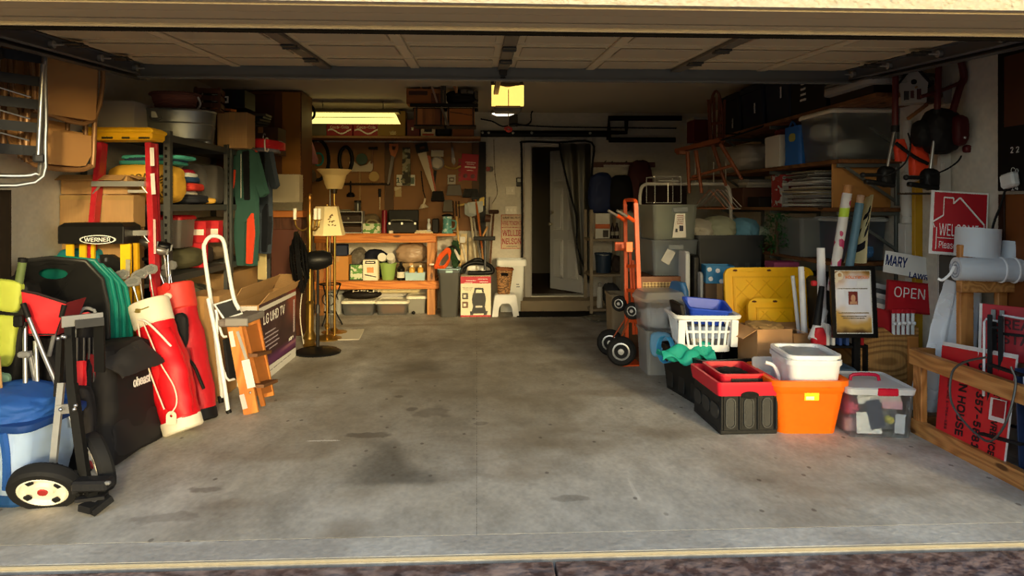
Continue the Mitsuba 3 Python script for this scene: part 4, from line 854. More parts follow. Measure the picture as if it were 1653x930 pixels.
# ================================================================ LEFT FLOOR: stools, boxes, lamps
# ---- white tubular step stool, folded
ws = Thing('step_stool', 'folded white tube step stool with a tall hoop handle and black treads', 'step stool', (0, 0, 0))
wm = C('#e4e6e6', .3)
ws.add('frame', tube([(-1.787, 5.100, 0.062), (-1.854, 5.120, 0.590), (-1.926, 5.140, 1.061), (-1.921, 5.140, 1.148), (-1.883, 5.140, 1.192), (-1.831, 5.140, 1.192), (-1.792, 5.140, 1.152), (-1.759, 5.130, 0.982), (-1.710, 5.100, 0.767), (-1.665, 5.080, 0.682)], .0145, 12, 5), wm)
ws.add('rear_frame', tube([(-1.856, 5.020, 0.769), (-1.771, 4.970, 0.445), (-1.686, 4.930, -0.003)], .0145, 12, 3), wm)
ws.add('rear_frame', tube([(-1.711, 5.180, 0.694), (-1.698, 5.220, 0.483), (-1.682, 5.240, 0.067)], .0145, 12, 3), wm)
for a, b in (((-1.804, 5.100, 0.071), (-1.796, 5.100, 0.027)), ((-1.690, 4.930, 0.022), (-1.682, 4.930, -0.011)), ((-1.687, 5.240, 0.085), (-1.682, 5.240, 0.031))): ws.add('foot', cyl(a, (b[0], b[1], max(b[2], .0)), .0175), BLK)
def quad(a, b, c, d, t=.02, n=6):
    a, b, c, d = [np.array(q, float) for q in (a, b, c, d)]
    return sheet(lambda u, v: (a * (1 - u) + b * u) * (1 - v) + (d * (1 - u) + c * u) * v, n, n, t)
ws.add('tread', quad((-1.820, 5.050, 0.722), (-1.728, 5.140, 0.744), (-1.675, 5.150, 0.650), (-1.757, 5.050, 0.627)), C('#2a2b2c', .7)); ws.add('tread', quad((-1.758, 5.040, 0.482), (-1.731, 5.100, 0.484), (-1.701, 5.100, 0.191), (-1.717, 5.020, 0.203)), C('#242526', .7))
ws.add('tread_frame', tube([(-1.821, 5.040, 0.723), (-1.728, 5.140, 0.748), (-1.671, 5.150, 0.645), (-1.753, 5.040, 0.620)], .010, 8, 0, True), wm)
ws.add('link', tube([(-1.805, 5.020, 0.692), (-1.763, 5.020, 0.520), (-1.736, 5.040, 0.503)], .009, 8, 3), wm); ws.add('link', tube([(-1.790, 5.000, 0.673), (-1.778, 4.990, 0.441), (-1.723, 4.990, 0.227), (-1.689, 5.050, 0.203)], .009, 8, 3), wm)
carton('cardboard_box', 'plain brown cardboard box standing on end behind the white step stool', .26, .42, .76, (-1.986, 5.42, 0), 2)

# ---- orange wooden step ladder
ol = Thing('step_ladder', 'small orange wooden two step ladder beside the white step stool', 'ladder', (0, 0, 0))
om = 'm_pinev'
for (a, b, w) in (((-1.662, 4.970, 0.605), (-1.524, 4.900, 0.004), .098), ): ol.add('rail', bar(a, b, w, .024), om)
ol.add('rail', bar((-1.647, 5.340, 0.580), (-1.533, 5.320, 0.008), .085, .024), om)
ol.add('rear_rail', bar((-1.614, 5.000, 0.608), (-1.492, 5.060, 0.012), .03, .022), C('#a4622a', .5))
ol.add('top', mv(box(.15, .44, .05, 0, 0, 0, .01), -1.666, 5.15, 0.584, -6), C('#77706a', .6)); ol.add('top_front', mv(box(.155, .02, .055, 0, 0, 0, .006), -1.633, 4.925, 0.592), C('#9b9893', .4, .5))
for (a, b, nm) in (((-1.567, 4.960, 0.385), (-1.574, 5.320, 0.336), 1), ((-1.519, 4.940, 0.178), (-1.529, 5.320, 0.122), 2)): ol.add('step', bar(a, b, .13, .022), C('#6a4526', .6))
ol.add('back_panel', quad((-1.647, 5.050, 0.548), (-1.621, 5.330, 0.544), (-1.505, 5.330, 0.041), (-1.542, 5.040, 0.083), .012), C('#a8652e', .55))
ol.add('brace', bar((-1.633, 4.945, 0.554), (-1.566, 4.930, 0.366), .02, .006), C('#b8b7b2', .35, .7)); ol.add('label', bar((-1.675, 4.935, 0.556), (-1.652, 4.927, 0.452), .030, .002), C('#d9d4c8', .6)); ol.add('label', bar((-1.570, 4.915, 0.365), (-1.523, 4.897, 0.180), .055, .002), C('#d7d5cf', .6)); ol.add('label', bar((-1.589, 4.897, 0.135), (-1.561, 4.887, 0.041), .034, .002), C('#cdb7b3', .6))
for z in (((-1.530, 4.893, 0.148)),): ol.add('bolt', mv(trimesh.creation.icosphere(1, .009), *z), CHROME)

# ---- television carton
tv = Thing('television_box', 'large open television carton with dark red and purple print', 'box', (0, 0, 0))
bx0, bx1, by0, by1, bh = -1.905, -1.70, 5.64, 6.76, .635
tv.add('body', join(box(.006, by1 - by0, bh, bx0, (by0 + by1) / 2, 0), box(.006, by1 - by0, bh, bx1, (by0 + by1) / 2, 0), box(bx1 - bx0, .006, bh, (bx0 + bx1) / 2, by0, 0), box(bx1 - bx0, .006, bh, (bx0 + bx1) / 2, by1, 0), box(bx1 - bx0, by1 - by0, .006, (bx0 + bx1) / 2, (by0 + by1) / 2, 0)), CARD)
def tv_col(p, n, uv):
    y, z = (p.y - by0) / (by1 - by0), p.z / bh
    c = mix((.055, .022, .028), (.035, .015, .022), fbm(y * 6, z * 6, 1, 2))
    c = mix(c, (.34, .06, .035), smoothstep(.62, .9, y) * smoothstep(.45, .8, z) * (.4 + .6 * fbm(y * 9, z * 7, 2, 3)))
    c = mix(c, (.12, .03, .11), smoothstep(.34, .22, z) * smoothstep(.12, .2, z)); c = mix(c, (.30, .12, .18), smoothstep(.28, .25, z) * smoothstep(.2, .24, z) * smoothstep(.4, .8, y))
    c = mix(c, (.72, .70, .66), dr.maximum(smoothstep(.155, .15, z + (y - .5) * .04), smoothstep(.90, .905, z) * smoothstep(.962, .957, z)))
    return c
proc_mat('m_tvprint', tv_col, .4)
pf = tv.add('printed_face', box(.003, by1 - by0, bh, bx1 + .0048, (by0 + by1) / 2, 0), 'm_tvprint')
lt = C('#e8e4e0', .5)
def on_face(m, y, z): return mv(m, bx1 + .0063, y, z, 90)
tv.add('lettering', on_face(fit(text('LG UHD TV', .07, .001), .62, .085), by0 + .42, .50), lt, pf)
for k in range(5): tv.add('lettering', on_face(box((.3, .42, .36, .40, .25)[k], .001, .012), by0 + .30 + .02 * k, .375 - .035 * k), C('#a59aa2', .5), pf)
tv.add('badge', on_face(box(.05, .001, .30), by0 + 1.05, .24), C('#b9a9ab', .5), pf); tv.add('lettering', on_face(fit(text('LG UHD TV', .03, .001), .16, .03), by0 + .95, .20), lt, pf)
for k in range(6): tv.add('lettering', on_face(box(.12, .001, .005), by0 + .16 + .145 * k, .055), C('#6b6764', .6), pf)
ec_ = tv.add('end_label', box(bx1 - bx0 - .02, .003, bh * .98, (bx0 + bx1) / 2, by0 - .005, .004), C('#d9d7d0', .5)); tv.add('lettering', mv(text('UHD TV', .022, .001), (bx0 + bx1) / 2, by0 - .007, .575), C('#8a2036', .5), ec_); tv.add('lettering', mv(text('LG', .04, .001), (bx0 + bx1) / 2 - .02, by0 - .007, .50), C('#7a1030', .5), ec_)
tv.add('flap', mv(box(.12, by1 - by0 - .02, .005, -.06, 0, 0), bx1, (by0 + by1) / 2, bh, 0, 0, 130), CARD); tv.add('flap', mv(box(.15, by1 - by0 - .02, .005, .075, 0, 0), bx0, (by0 + by1) / 2, bh, 0, 0, -60), CARD)
tv.add('flap', mv(box(bx1 - bx0 - .02, .20, .005, 0, .1, 0), (bx0 + bx1) / 2, by1, bh, 0, 35), CARD)

# ---- pedestal fan
fa = Thing('pedestal_fan', 'black pedestal fan with a round base turned sideways', 'fan', (-1.522, 6.9, 0))
fb = C('#131314', .4)
fa.add('base', lathe([(.0, .0), (.215, 0), (.22, .012), (.19, .030), (.06, .045), (.03, .06), (0, .06)], 40), fb)
fa.add('pole', cyl((0, 0, .04), (0, 0, .42), .016), C('#2a2a2c', .3, .5)); fa.add('collar', cyl((0, 0, .38), (0, 0, .46), .022, .018), C('#3a3a3c', .3, .5)); fa.add('pole', cyl((0, 0, .42), (0, 0, .84), .012), fb)
hd = np.array([-.07, -.02, .88])
def fan_m(m):
    m = m.copy(); m.apply_scale(1.35)
    return mv(m, hd[0], hd[1], hd[2], 12, 0, 84)
fa.add('motor', fan_m(lathe([(.0, -.02), (.05, -.02), (.07, .02), (.065, .10), (.04, .15), (0, .16)], 24)), fb)
cg = fa.add('cage', fan_m(join(*[tube([(math.cos(a) * r, math.sin(a) * r, -.07 + .065 * s_ * (1 - (r / .215) ** 2)) for r in (.03, .09, .15, .19, .212)], .0034, 4) for a in np.arange(56) / 56 * 6.283 for s_ in (-1, 1)])), C('#101010', .4), kind='stuff')
fa.add('ring', fan_m(join(*[tube([(math.cos(a) * r, math.sin(a) * r, z) for a in np.linspace(0, 6.283, 40)[:-1]], .006, 6, 0, True) for r, z in ((.214, -.06), (.215, -.07), (.214, -.08), (.12, -.02), (.12, -.12), (.16, -.04), (.16, -.10))])), fb)
for k in range(4): fa.add('blade', fan_m(mv(sheet(lambda u, v: (.03 + .15 * u, (v - .5) * (.06 + .10 * u), -.06 + .03 * (v - .5)), 6, 6, .003), rz=90 * k)), C('#1d1d1f', .3))
fa.add('badge', fan_m(mv(lathe([(0, -.135), (.045, -.13), (.045, -.12), (0, -.12)], 20))), C('#2a2a2c', .3))
fa.add('neck', tube([(0, 0, .80), (.01, -.0, .87), (-.01, -.0, .90)], .03, 10, 3), fb)

# ---- floor lamps
BRASS = C('#b8924a', .25, .9)
def turned(pts): return lathe(pts, 20)
l1 = Thing('floor_lamp', 'brass candelabra floor lamp with white candle arms behind the fan', 'floor lamp', (-1.667, 7.2, 0))
l1.add('base', turned([(0, 0), (.062, 0), (.066, .02), (.05, .04), (.055, .07), (.068, .085), (.06, .11), (.05, .13), (.04, .16), (0, .16)]), BRASS)
l1.add('column', turned([(.038, .15), (.04, .30), (.036, .42), (.044, .44), (.03, .46), (.03, .9), (.022, 1.0), (.03, 1.1), (.022, 1.2), (.03, 1.28), (.02, 1.34), (0, 1.34)]), BRASS)
l1.add('candle', turned([(.0, 1.34), (.022, 1.34), (.022, 1.44), (.03, 1.46), (.035, 1.49), (.025, 1.52), (0, 1.53)]), C('#a07038', .3, .8))
for q in (-.14, .06, .10):
    l1.add('arm', tube([(0, 0, 1.2), (q * .5, -.02, 1.16), (q * .9, -.03, 1.20), (q, -.03, 1.26)], .009, 8, 4), BRASS); l1.add('candle', cyl((q, -.03, 1.27), (q, -.03, 1.38), .017), C('#efe9da', .5)); l1.add('bobeche', lathe([(0, 0), (.03, .012), (.03, .016), (0, .012)], 16).apply_transform(TF(q, -.03, 1.255)), BRASS)
l1.add('cord', tube([(-.06, .0, .02), (-.09, -.02, .3), (-.07, -.02, .55), (-.03, 0, .75)], .006, 6, 4), C('#c9c3b4', .5))
l2 = Thing('floor_lamp', 'torchiere floor lamp with a flared cream glass bowl before the pegboard', 'floor lamp', (-1.574, 7.95, 0))
l2.add('base', turned([(0, 0), (.14, 0), (.14, .015), (.05, .03), (.02, .06), (0, .06)]), BRASS); l2.add('pole', cyl((0, 0, .05), (0.0, 0, 1.60), .010), BRASS); l2.add('pole', cyl((-.05, .02, .05), (-.05, .02, 1.60), .006), C('#7a7a78', .3, .8))
l2.add('bowl', lathe([(.0, 1.59), (.085, 1.59), (.11, 1.66), (.13, 1.74), (.19, 1.80), (.186, 1.806), (.12, 1.745), (.095, 1.66), (0, 1.62)], 40), C('#e3c78a', .35)); l2.add('socket', lathe([(0, 1.54), (.03, 1.54), (.035, 1.60), (0, 1.62)], 16), C('#3a2c1a', .4))
l3 = Thing('floor_lamp', 'brass floor lamp with a faceted cream shade pierced with leaves', 'floor lamp', (-1.579, 7.6, 0))
l3.add('base', turned([(0, 0), (.15, 0), (.152, .012), (.10, .03), (.03, .05), (0, .05)]), BRASS)
l3.add('pole', cyl((0, 0, .04), (0, 0, 1.42), .013), BRASS); l3.add('pole', cyl((.075, .02, .03), (.075, .02, 1.42), .013), BRASS); l3.add('joint', turned([(.0, .1), (.022, .11), (.03, .14), (.018, .17), (0, .18)]), BRASS)
def hexa(r, z, n=6): return [(math.cos(a) * r, math.sin(a) * r, z) for a in np.arange(n) / n * 6.2832 + .5236]
sh = l3.add('shade', loft([hexa(.20, 1.095), hexa(.125, 1.40), hexa(.119, 1.40), hexa(.194, 1.095)], closed=True), C('#ecd9a4', .6), smooth=False)
rng = random.Random(4)
for f in range(2):
    a0 = math.radians(240 + 60 * f)
    for k in range(13):
        t_, zz = rng.uniform(-.4, .4), rng.uniform(.25, .75); r = (.20 + (.125 - .20) * zz) * math.cos(math.pi / 6) + .002; w = r * math.tan(math.pi / 6)
        l3.add('cutout', mv(prism(affinity.scale(sg.Point(0, 0).buffer(1, 6), .011, .006), .003), 0, 0, 0, 0, 0, rng.uniform(-60, 60)).apply_transform(TF(math.cos(a0) * r - math.sin(a0) * w * t_, math.sin(a0) * r + math.cos(a0) * w * t_, 1.095 + .305 * zz, math.degrees(a0) + 90)), C('#6d5426', .7), sh)
l3.add('frame_ring', tube(hexa(.122, 1.402), .005, 6, 0, True), BRASS)
one('floor_mat', 'thin white patterned mat lying under the brass floor lamps', 'mat', box(.52, .62, .008, ch=.003), C('#c9c2ae', .7), (-1.512, 7.823, 0.000)[:2] + (.0,), 4)
sk = Thing('plant_stand', 'twisted black wrought iron stand among the lamp poles by the bench end', 'stand', (-1.730, 8.5, 0))
for k in range(3): sk.add('leg', tube([(.14 * math.cos(k * 2.1), .14 * math.sin(k * 2.1), 0), (.05 * math.cos(k * 2.1), .05 * math.sin(k * 2.1), .22), (.12 * math.cos(k * 2.1), .12 * math.sin(k * 2.1), .48)], .008, 6, 5), pk)
sk.add('ring', tube([(.12 * math.cos(a), .12 * math.sin(a), .48) for a in np.linspace(0, 6.283, 24)[:-1]], .008, 6, 0, True), pk); sk.add('ring', tube([(.07 * math.cos(a), .07 * math.sin(a), .15) for a in np.linspace(0, 6.283, 24)[:-1]], .006, 6, 0, True), pk)
sk.add('scroll', tube([(.1 * math.cos(a) * (1 - a / 16), -.05, .3 + .1 * math.sin(a) * (1 - a / 16)) for a in np.linspace(0, 11, 30)], .006, 6), pk)

# ================================================================ BACK WALL: pegboard, workbench, tools
PY = 9.70
def bp(u, v, Y=9.66): return None
one('pegboard', 'brown pegboard panel behind the workbench carrying hand tools', 'pegboard', box(0.042 - -2.350, .012, 1.20, (0.042 + -2.350) / 2, 9.735, 1.06, .003), C('#7d5328', .6))
for i, (u0, u1) in enumerate(((620, 636), (762, 776))): one('batten', 'vertical darker batten on the pegboard, %s' % ('near its middle', 'at its right end')[i], 'batten', box(.12, .02, 1.2, (-1.188, -0.008)[i], 9.718, 1.06, .003), C('#4e3216', .6))
sh_ = Thing('wall_shelf', 'long brown shelf above the pegboard holding boxes', 'shelf', (0, 0, 0))
sh_.add('board', box(0.049 - -2.312, .42, .03, (0.049 + -2.312) / 2, 9.53, 2.296 - .015, .004), C('#6b431f', .6))
sh_.add('lip', box(0.049 - -2.312, .02, .03, (0.049 + -2.312) / 2, 9.325, 2.296 - .017, .003), C('#8a6440', .6))
SZ = 2.296 + .016
def onshelf(name, label, u0, u1, h, mat, cat='box', d=.26, y=9.48, extra=None, z=None):
    pass
carton('cardboard_box', 'grey long box at the left end of the shelf above the pegboard', -1.958 - -2.264, .25, .15, (-2.111, 9.5, SZ), tape=False, mat=C('#6b6250', .7))
def soda(t):
    w = .33
    t.add('swoosh', mv(sheet(lambda u, v: (-.15 + .30 * u, 0, .045 + .028 * math.sin(u * 7 + .6) + .022 * v), 24, 3, .003), 0, -.133, 0), C('#d9c9c0', .5)); t.add('lettering', mv(fit(text('Coca-Cola', .04, .002), .24, .04), .0, -.132, .115), C('#d9bfae', .5))
for i in range(2): carton('soda_carton', 'red soda carton with a white wave on the shelf above the pegboard, %s' % ('left one', 'right one')[i], .335, .26, .155, (-1.788 + .345 * i, 9.5, SZ), tape=False, mat=C('#8e1420', .5), extra=soda)
carton('cardboard_box', 'tall tan carton behind the right end of the shop light', .36, .28, .33, (-1.114, 9.5, SZ), tape=False, mat=C('#8c6a2e', .7), extra=lambda t: [t.add('lettering', mv(text('USA', .03, .002), .02, -.141, .05), C('#d0c090', .6)), t.add('print', box(.07, .002, .01, .02, -.142, .02), C('#d0c090', .6))])
carton('red_tin', 'dark red square tin on the shelf right of the tan carton', .165, .2, .22, (-0.837, 9.5, SZ), tape=False, mat=C('#5d1016', .5), extra=lambda t: [t.add('emblem', box(.03, .002, .04, -.01, -.101, .08), C('#d0c8b8', .5))])
carton('puzzle_box', 'white and red picture box leaning on the shelf beside the dark red tin', .19, .06, .115, (-0.642, 9.42, SZ), tape=False, mat=C('#b6a78e', .6), extra=lambda t: [t.add('print', box(.10, .002, .04, .0, -.031, .06), C('#2a2520', .6)), t.add('print', box(.15, .002, .025, .0, -.031, .012), C('#a5402c', .6))])
one('tool_case', 'black lumpy case on the shelf between the picture box and brown box', 'case', crumple(blob(.21, .2, .16, 61, .06, 2, 4), .006, 8), C('#121110', .6), (-0.444, 9.5, SZ))
carton('cardboard_box', 'small brown carton at the right end of the shelf above the pegboard', .28, .24, .135, (-0.181, 9.5, SZ), mat=C('#7a4520', .7))

# overhead rack with boxes
ra = Thing('overhead_rack', 'black steel rack hung from the ceiling carrying brown boxes', 'rack', (0, 0, 0))
RZ = 2.474
for y in (7.6, 7.95): ra.add('rail', box(0.013 - -0.709, .035, .036, -0.349, y, RZ - .018, .004), C('#0f0f0f', .5))
for u in (0, 1): ra.add('hanger', box(.026, .018, ZC - RZ, -0.362 + .03 * u - .01, 7.6, RZ), C('#3a352e', .5, .4))
ra.add('cross_bar', bar((-0.380, 7.58, RZ - .02), (-0.302, 7.58, RZ - .22), .022, .018), C('#6b6256', .5, .4))
def rbox(nm, u0, u1, h, z, c):
    w = (u1 - u0) * .0066
    return carton('cardboard_box', nm, w, .26, h, (-0.463 + ((u0 + u1) / 2 - 700) * .0066, 7.78, RZ + z), tape=False, mat=C(c, .65)), w
t, w = rbox('brown drawer box with a dark front panel, top left on the overhead rack', 656, 712, .165, .019, '#8a5226'); t.add('panel', box(.20, .003, .045, -.06, -.131, .095), C('#3b1f12', .6)); t.add('panel', box(.08, .003, .10, .12, -.131, .015), C('#5f3418', .6))
t, w = rbox('brown slatted box hanging left below the overhead rack', 668, 716, .18, -.206, '#7c4c22')
for k in range(3): t.add('slat', box(.07, .006, .17, -.10 + .10 * k, -.133, .005), C(('#9a6230', '#8a5528', '#6b3d1c')[k], .6))
t, w = rbox('large brown carton hanging right below the overhead rack', 722, 766, .18, -.206, '#9a5c26'); t.add('flap_edge', mv(box(.24, .004, .01, 0, -.132, 0), 0, 0, .12, 0, 0, 8), C('#5c3214', .7))
for k in range(2): ra.add('tray', box(.32, .30, .012, (-0.513, -0.171)[k], 7.78, RZ - .219), C('#1a1613', .6))
for k in range(4): ra.add('tray_wire', cyl(((-0.643, -0.381, -0.303, -0.040)[k], 7.62, RZ - .215), ((-0.643, -0.381, -0.303, -0.040)[k], 7.62, RZ), .006, n=6), C('#2a2622', .5))
one('gear_bag', 'black lumpy gear bag on top of the overhead rack', 'bag', crumple(blob(.34, .30, .17, 63, .10, 2.5, 3), .012, 7), C('#15120f', .6), (-0.160, 7.78, RZ + .018))
one('machine_part', 'grey machine part resting on the black gear bag of the overhead rack', 'tool', join(box(.08, .05, .05, 0, 0, 0, .012), cyl((.04, 0, .025), (.10, 0, .015), .025), box(.04, .04, .08, .13, 0, -.05, .01)), C('#55514b', .5, .3), (-0.138, 7.600, 2.600))
for i, (a, b, c) in enumerate((((-0.592, 7.700, 2.646), (-0.625, 7.700, 2.752), '#a9782e'), ((-0.501, 7.620, 2.733), (-0.422, 7.620, 2.502), '#8a7466'), ((-0.264, 7.620, 2.735), (-0.218, 7.620, 2.610), '#8a5a3a'), ((-0.211, 7.620, 2.735), (-0.218, 7.620, 2.610), '#b08a5a'))):
    one('stick', 'short wooden stick poking from the overhead rack, %s' % ('leftmost', 'second from left', 'third from left', 'rightmost')[i], 'stick', bar(a, b, .022, .018), C(c, .6))

# ---- workbench
wbn = Thing('workbench', 'orange pine workbench with a lower shelf against the pegboard', 'workbench', (0, 0, 0))
WX0, WX1, WT, WS = -2.068, -0.525, 1.045, 0.441
wbn.add('top', box(WX1 - WX0 + .25, .52, .035, (WX0 + WX1) / 2 + .125, 9.46, WT - .035, .004), 'm_pine')
wbn.add('apron', box(WX1 - WX0, .04, .10, (WX0 + WX1) / 2, 9.18, WT - .115, .005), 'm_pine'); wbn.add('apron', box(.25, .03, .035, WX1 + .125, 9.19, WT - .034, .004), 'm_pine')
wbn.add('shelf', box(WX1 - WX0, .48, .02, (WX0 + WX1) / 2, 9.46, WS - .02), C('#9a6a38', .6)); wbn.add('shelf_apron', box(WX1 - WX0 + .04, .04, .10, (WX0 + WX1) / 2 + .02, 9.18, WS - .105, .005), 'm_pine')
for x in (WX0 + .06, WX1 - .065):
    for y in (9.235, 9.66): wbn.add('leg', box(.105, .07, WT - .036, x, y, 0, .005), 'm_pinez')

def place(name, label, cat, mesh, mat, u, v, Y, rz=0, ry=0, group=None): pass
# things on the bench top
og = Thing('drawer_organizer', 'small grey two tier organizer on the workbench behind the lamp shade', 'organizer', (-1.649, 9.42, WT))
for z in (0, .135, .275): og.add('shelf', box(.33, .2, .012, 0, 0, z), C('#a7a8a6', .4, .3))
for x in (-.16, .16): og.add('side', box(.012, .2, .287, x, 0, 0), C('#a7a8a6', .4, .3))
og.add('back', box(.32, .006, .28, 0, .1, 0), C('#2f2318', .7)); og.add('drawer', box(.29, .15, .085, 0, .0, .15, .004), C('#3a2c1e', .6)); og.add('drawer', box(.29, .15, .075, 0, .02, .013, .004), C('#4a3420', .6)); og.add('knob', lathe([(0, 0), (.015, .01), (0, .02)], 10).apply_transform(TF(-.02, -.075, .19, 0, 90)), C('#c9c4b8', .3, .8))
fbx = Thing('floral_box', 'small box with a green and white leaf pattern on the workbench', 'box', (-1.362, 9.32, WT))
fbx.add('body', box(.22, .13, .13, ch=.006), proc_mat('m_floral', lambda p, n, uv: mix((.62, .66, .45), (.10, .26, .05), smoothstep(.5, .56, fbm(p.x * 26, p.y * 26, p.z * 26, 2))), .5)); fbx.add('handle', tube([(-.08, 0, .12), (-.04, 0, .17), (.05, 0, .16), (.09, 0, .11)], .012, 8, 4), C('#8a7d5c', .6))
one('red_canister', 'tall dark red canister left of the black tool case on the workbench', 'canister', lathe([(0, 0), (.035, 0), (.035, .28), (.03, .30), (0, .30)], 20), C('#7c1624', .4), (-1.209, 9.38, WT))
tc = Thing('tool_chest', 'black open tool chest with silver latches on the workbench', 'tool chest', (-0.974, 9.42, WT))
tc.add('body', box(.40, .2, .15, 0, 0, 0, .012), C('#262522', .5)); tc.add('lid', mv(box(.40, .02, .16, 0, .09, .15, .008), rx=-4), C('#1c1d1c', .5)); tc.add('handle', tube([(-.14, -.08, .15), (-.12, -.10, .17), (.1, -.10, .168), (.14, -.08, .15)], .010, 8, 3), C('#8d8a80', .4, .6))
for x in (-.16, .0, .17): tc.add('latch', box(.03, .012, .035, x, -.105, .11, .004), C('#d6d3ca', .3, .7))
one('tape_roll', 'small white roll in front of the black tool chest', 'tape', mv(lathe([(.012, 0), (.03, 0), (.03, .035), (.012, .035)], 18)), C('#e9e0c8', .5), (-1.109, 9.26, WT))
for k in range(3): one('paper_pack', 'flat cream packet in the small stack right of the tool chest, %s' % ('lowest', 'middle', 'topmost')[k], 'packet', crumple(box(.14, .09, .013, ch=.003), .0, 1), C(('#e4d5ae', '#d9c796', '#ede3c5')[k], .6), (-0.738 + .008 * k, 9.3, WT + .0132 * k), 6 * k)
fg = Thing('figurine', 'small white and silver figurine standing on the workbench', 'figurine', (-0.626, 9.32, WT))
fg.add('body', lathe([(0, 0), (.04, 0), (.035, .02), (.02, .05), (.028, .09), (.022, .12), (.012, .14), (.02, .16), (.016, .185), (0, .19)], 16), C('#c9cbca', .35)); fg.add('base', lathe([(0, 0), (.05, 0), (.05, .02), (0, .025)], 16, 1.3), C('#d9c79a', .5))
one('small_box', 'slim dark box left of the teal stein on the workbench', 'box', box(.085, .1, .19, ch=.01), C('#141210', .5), (-0.539, 9.34, WT))
st = Thing('beer_stein', 'teal patterned stein with a dark lid at the right of the workbench', 'stein', (-0.386, 9.3, WT))
st.add('body', lathe([(0, 0), (.075, 0), (.072, .03), (.058, .05), (.055, .18), (.062, .20), (.06, .22), (0, .22)], 24), proc_mat('m_teal', lambda p, n, uv: mix((.10, .30, .28), (.45, .60, .55), smoothstep(.5, .6, fbm(p.x * 30, p.y * 30, p.z * 24, 2))), .35)); st.add('lid', lathe([(0, .22), (.07, .22), (.072, .235), (.03, .25), (0, .255)], 20), C('#22211f', .4, .5)); st.add('handle', tube([(.055, 0, .17), (.11, 0, .15), (.10, 0, .07), (.055, 0, .05)], .011, 8, 4), C('#5d8f86', .4))
jr = Thing('glass_jar', 'clear jar with a dark lid standing on the grey organizer', 'jar', (-1.564, 9.44, WT + .287))
jr.add('body', lathe([(0, 0), (.045, 0), (.045, .10), (.038, .12), (.032, .12), (.032, .005), (0, .005)], 18), clear('#cfd6cf', .1, .8, .3)); jr.add('lid', lathe([(0, .115), (.045, .115), (.045, .14), (0, .142)], 18), C('#1f1c18', .5)); 
one('plier', 'rusty pliers and wire lying on top of the grey organizer', 'pliers', join(tube([(-.1, -.05, .012), (0, -.06, .016), (.05, -.05, .012)], .009, 6, 3), tube([(-.1, -.02, .012), (0, -.05, .012), (.06, -.07, .012)], .009, 6, 3)), C('#8b8577', .4, .6), (-1.701, 9.44, WT + .287))
one('rag_heap', 'brown and grey crumpled rag behind the floral box', 'rag', crumple(blob(.24, .14, .24, 66, .12, 3, 2.5), .02, 8), C('#6a5a44', .8), (-1.407, 9.55, WT))
one('coffee_pot', 'black glass coffee pot behind the lamps at the bench left end', 'coffee pot', join(lathe([(0, 0), (.09, 0), (.10, .06), (.08, .17), (.06, .22), (.07, .25), (0, .26)], 20), tube([(.09, 0, .19), (.15, 0, .17), (.14, 0, .07), (.1, 0, .05)], .012, 8, 4)), C('#0d0c0b', .2), (-1.985, 9.44, WT + .02))

# ---- tools hung on the pegboard
def hang(name, label, cat, mesh, mat, u_v, rz=0, ry=0, y=9.715): pass
def ringm(r, w, d=.03, n=36, sz=1.0): return mv(lathe([(r - w, -d / 2), (r, -d / 2), (r + .004, 0), (r, d / 2), (r - w, d / 2), (r - w - .004, 0)], n), rx=90)
BK2 = C('#100f0d', .5)
one('tire', 'large black bicycle tire hung at the left of the pegboard', 'tire', tube([(math.cos(a) * .15, .0, math.sin(a) * .27) for a in np.linspace(0, 6.283, 40)[:-1]], .022, 8, 0, True), BK2, (-2.138, 9.660, 2.018), 18)
one('hose_coil', 'teal coil of tubing inside the large black tire', 'hose', tube([(math.cos(a) * .06, .01 * math.sin(a * 3), math.sin(a) * .08) for a in np.linspace(0, 6.283, 30)[:-1]], .014, 8, 0, True), C('#1d6f6a', .5), (-2.109, 9.600, 2.022), 10)
one('tire', 'smaller black rubber belt loop hung right of the large tire', 'tire', tube([(math.cos(a) * .085, 0, math.sin(a) * .17) for a in np.linspace(0, 6.283, 34)[:-1]], .024, 8, 0, True), BK2, (-1.764, 9.680, 2.020))
one('saw_disc', 'dark green round disc hung above the white board', 'disc', mv(lathe([(0, -.012), (.075, -.012), (.078, 0), (.075, .012), (0, .014)], 30), rx=90), C('#1c3a2c', .4), (-1.546, 9.660, 2.028))
hm = Thing('hammer', 'hammer with a dark head hung on the pegboard', 'hammer', (-1.401, 9.680, 2.171)); hm.add('head', join(box(.12, .03, .03, 0, 0, -.01, .006), cyl((.04, 0, .005), (.06, 0, .005), .02)), C('#1f1a16', .4, .6)); hm.add('handle', bar((0, 0, 0), (-.02, 0, -.2), .024, .018), C('#6b4020', .5))
one('craft_board', 'white board with a round notch hung beneath the dark green disc', 'board', prism(sg.Polygon([(-.15, .06), (-.13, -.06), (.13, -.06), (.15, -.03), (.15, .05), (.12, .07), (.08, .02), (-.02, .0), (-.10, .06)]).buffer(.008), .015), C('#a89a86', .6), (-1.561, 9.700, 1.930))
one('measuring_stick', 'thin wooden stick hung down from the white notched board', 'stick', box(.022, .012, .40, 0, 0, -.2), C('#8f6f42', .6), (-1.579, 9.710, 1.679))
one('tape_roll', 'cream roll of masking tape hung on the pegboard', 'tape', mv(lathe([(.04, -.02), (.068, -.02), (.068, .02), (.04, .02)], 28), rx=90), C('#a5874f', .6), (-1.386, 9.690, 1.796))
one('tool_rail', 'dark horizontal rail fixed across the lower pegboard', 'rail', box(.62, .03, .03, ch=.004), C('#241508', .6), (-1.488, 9.710, 1.679))
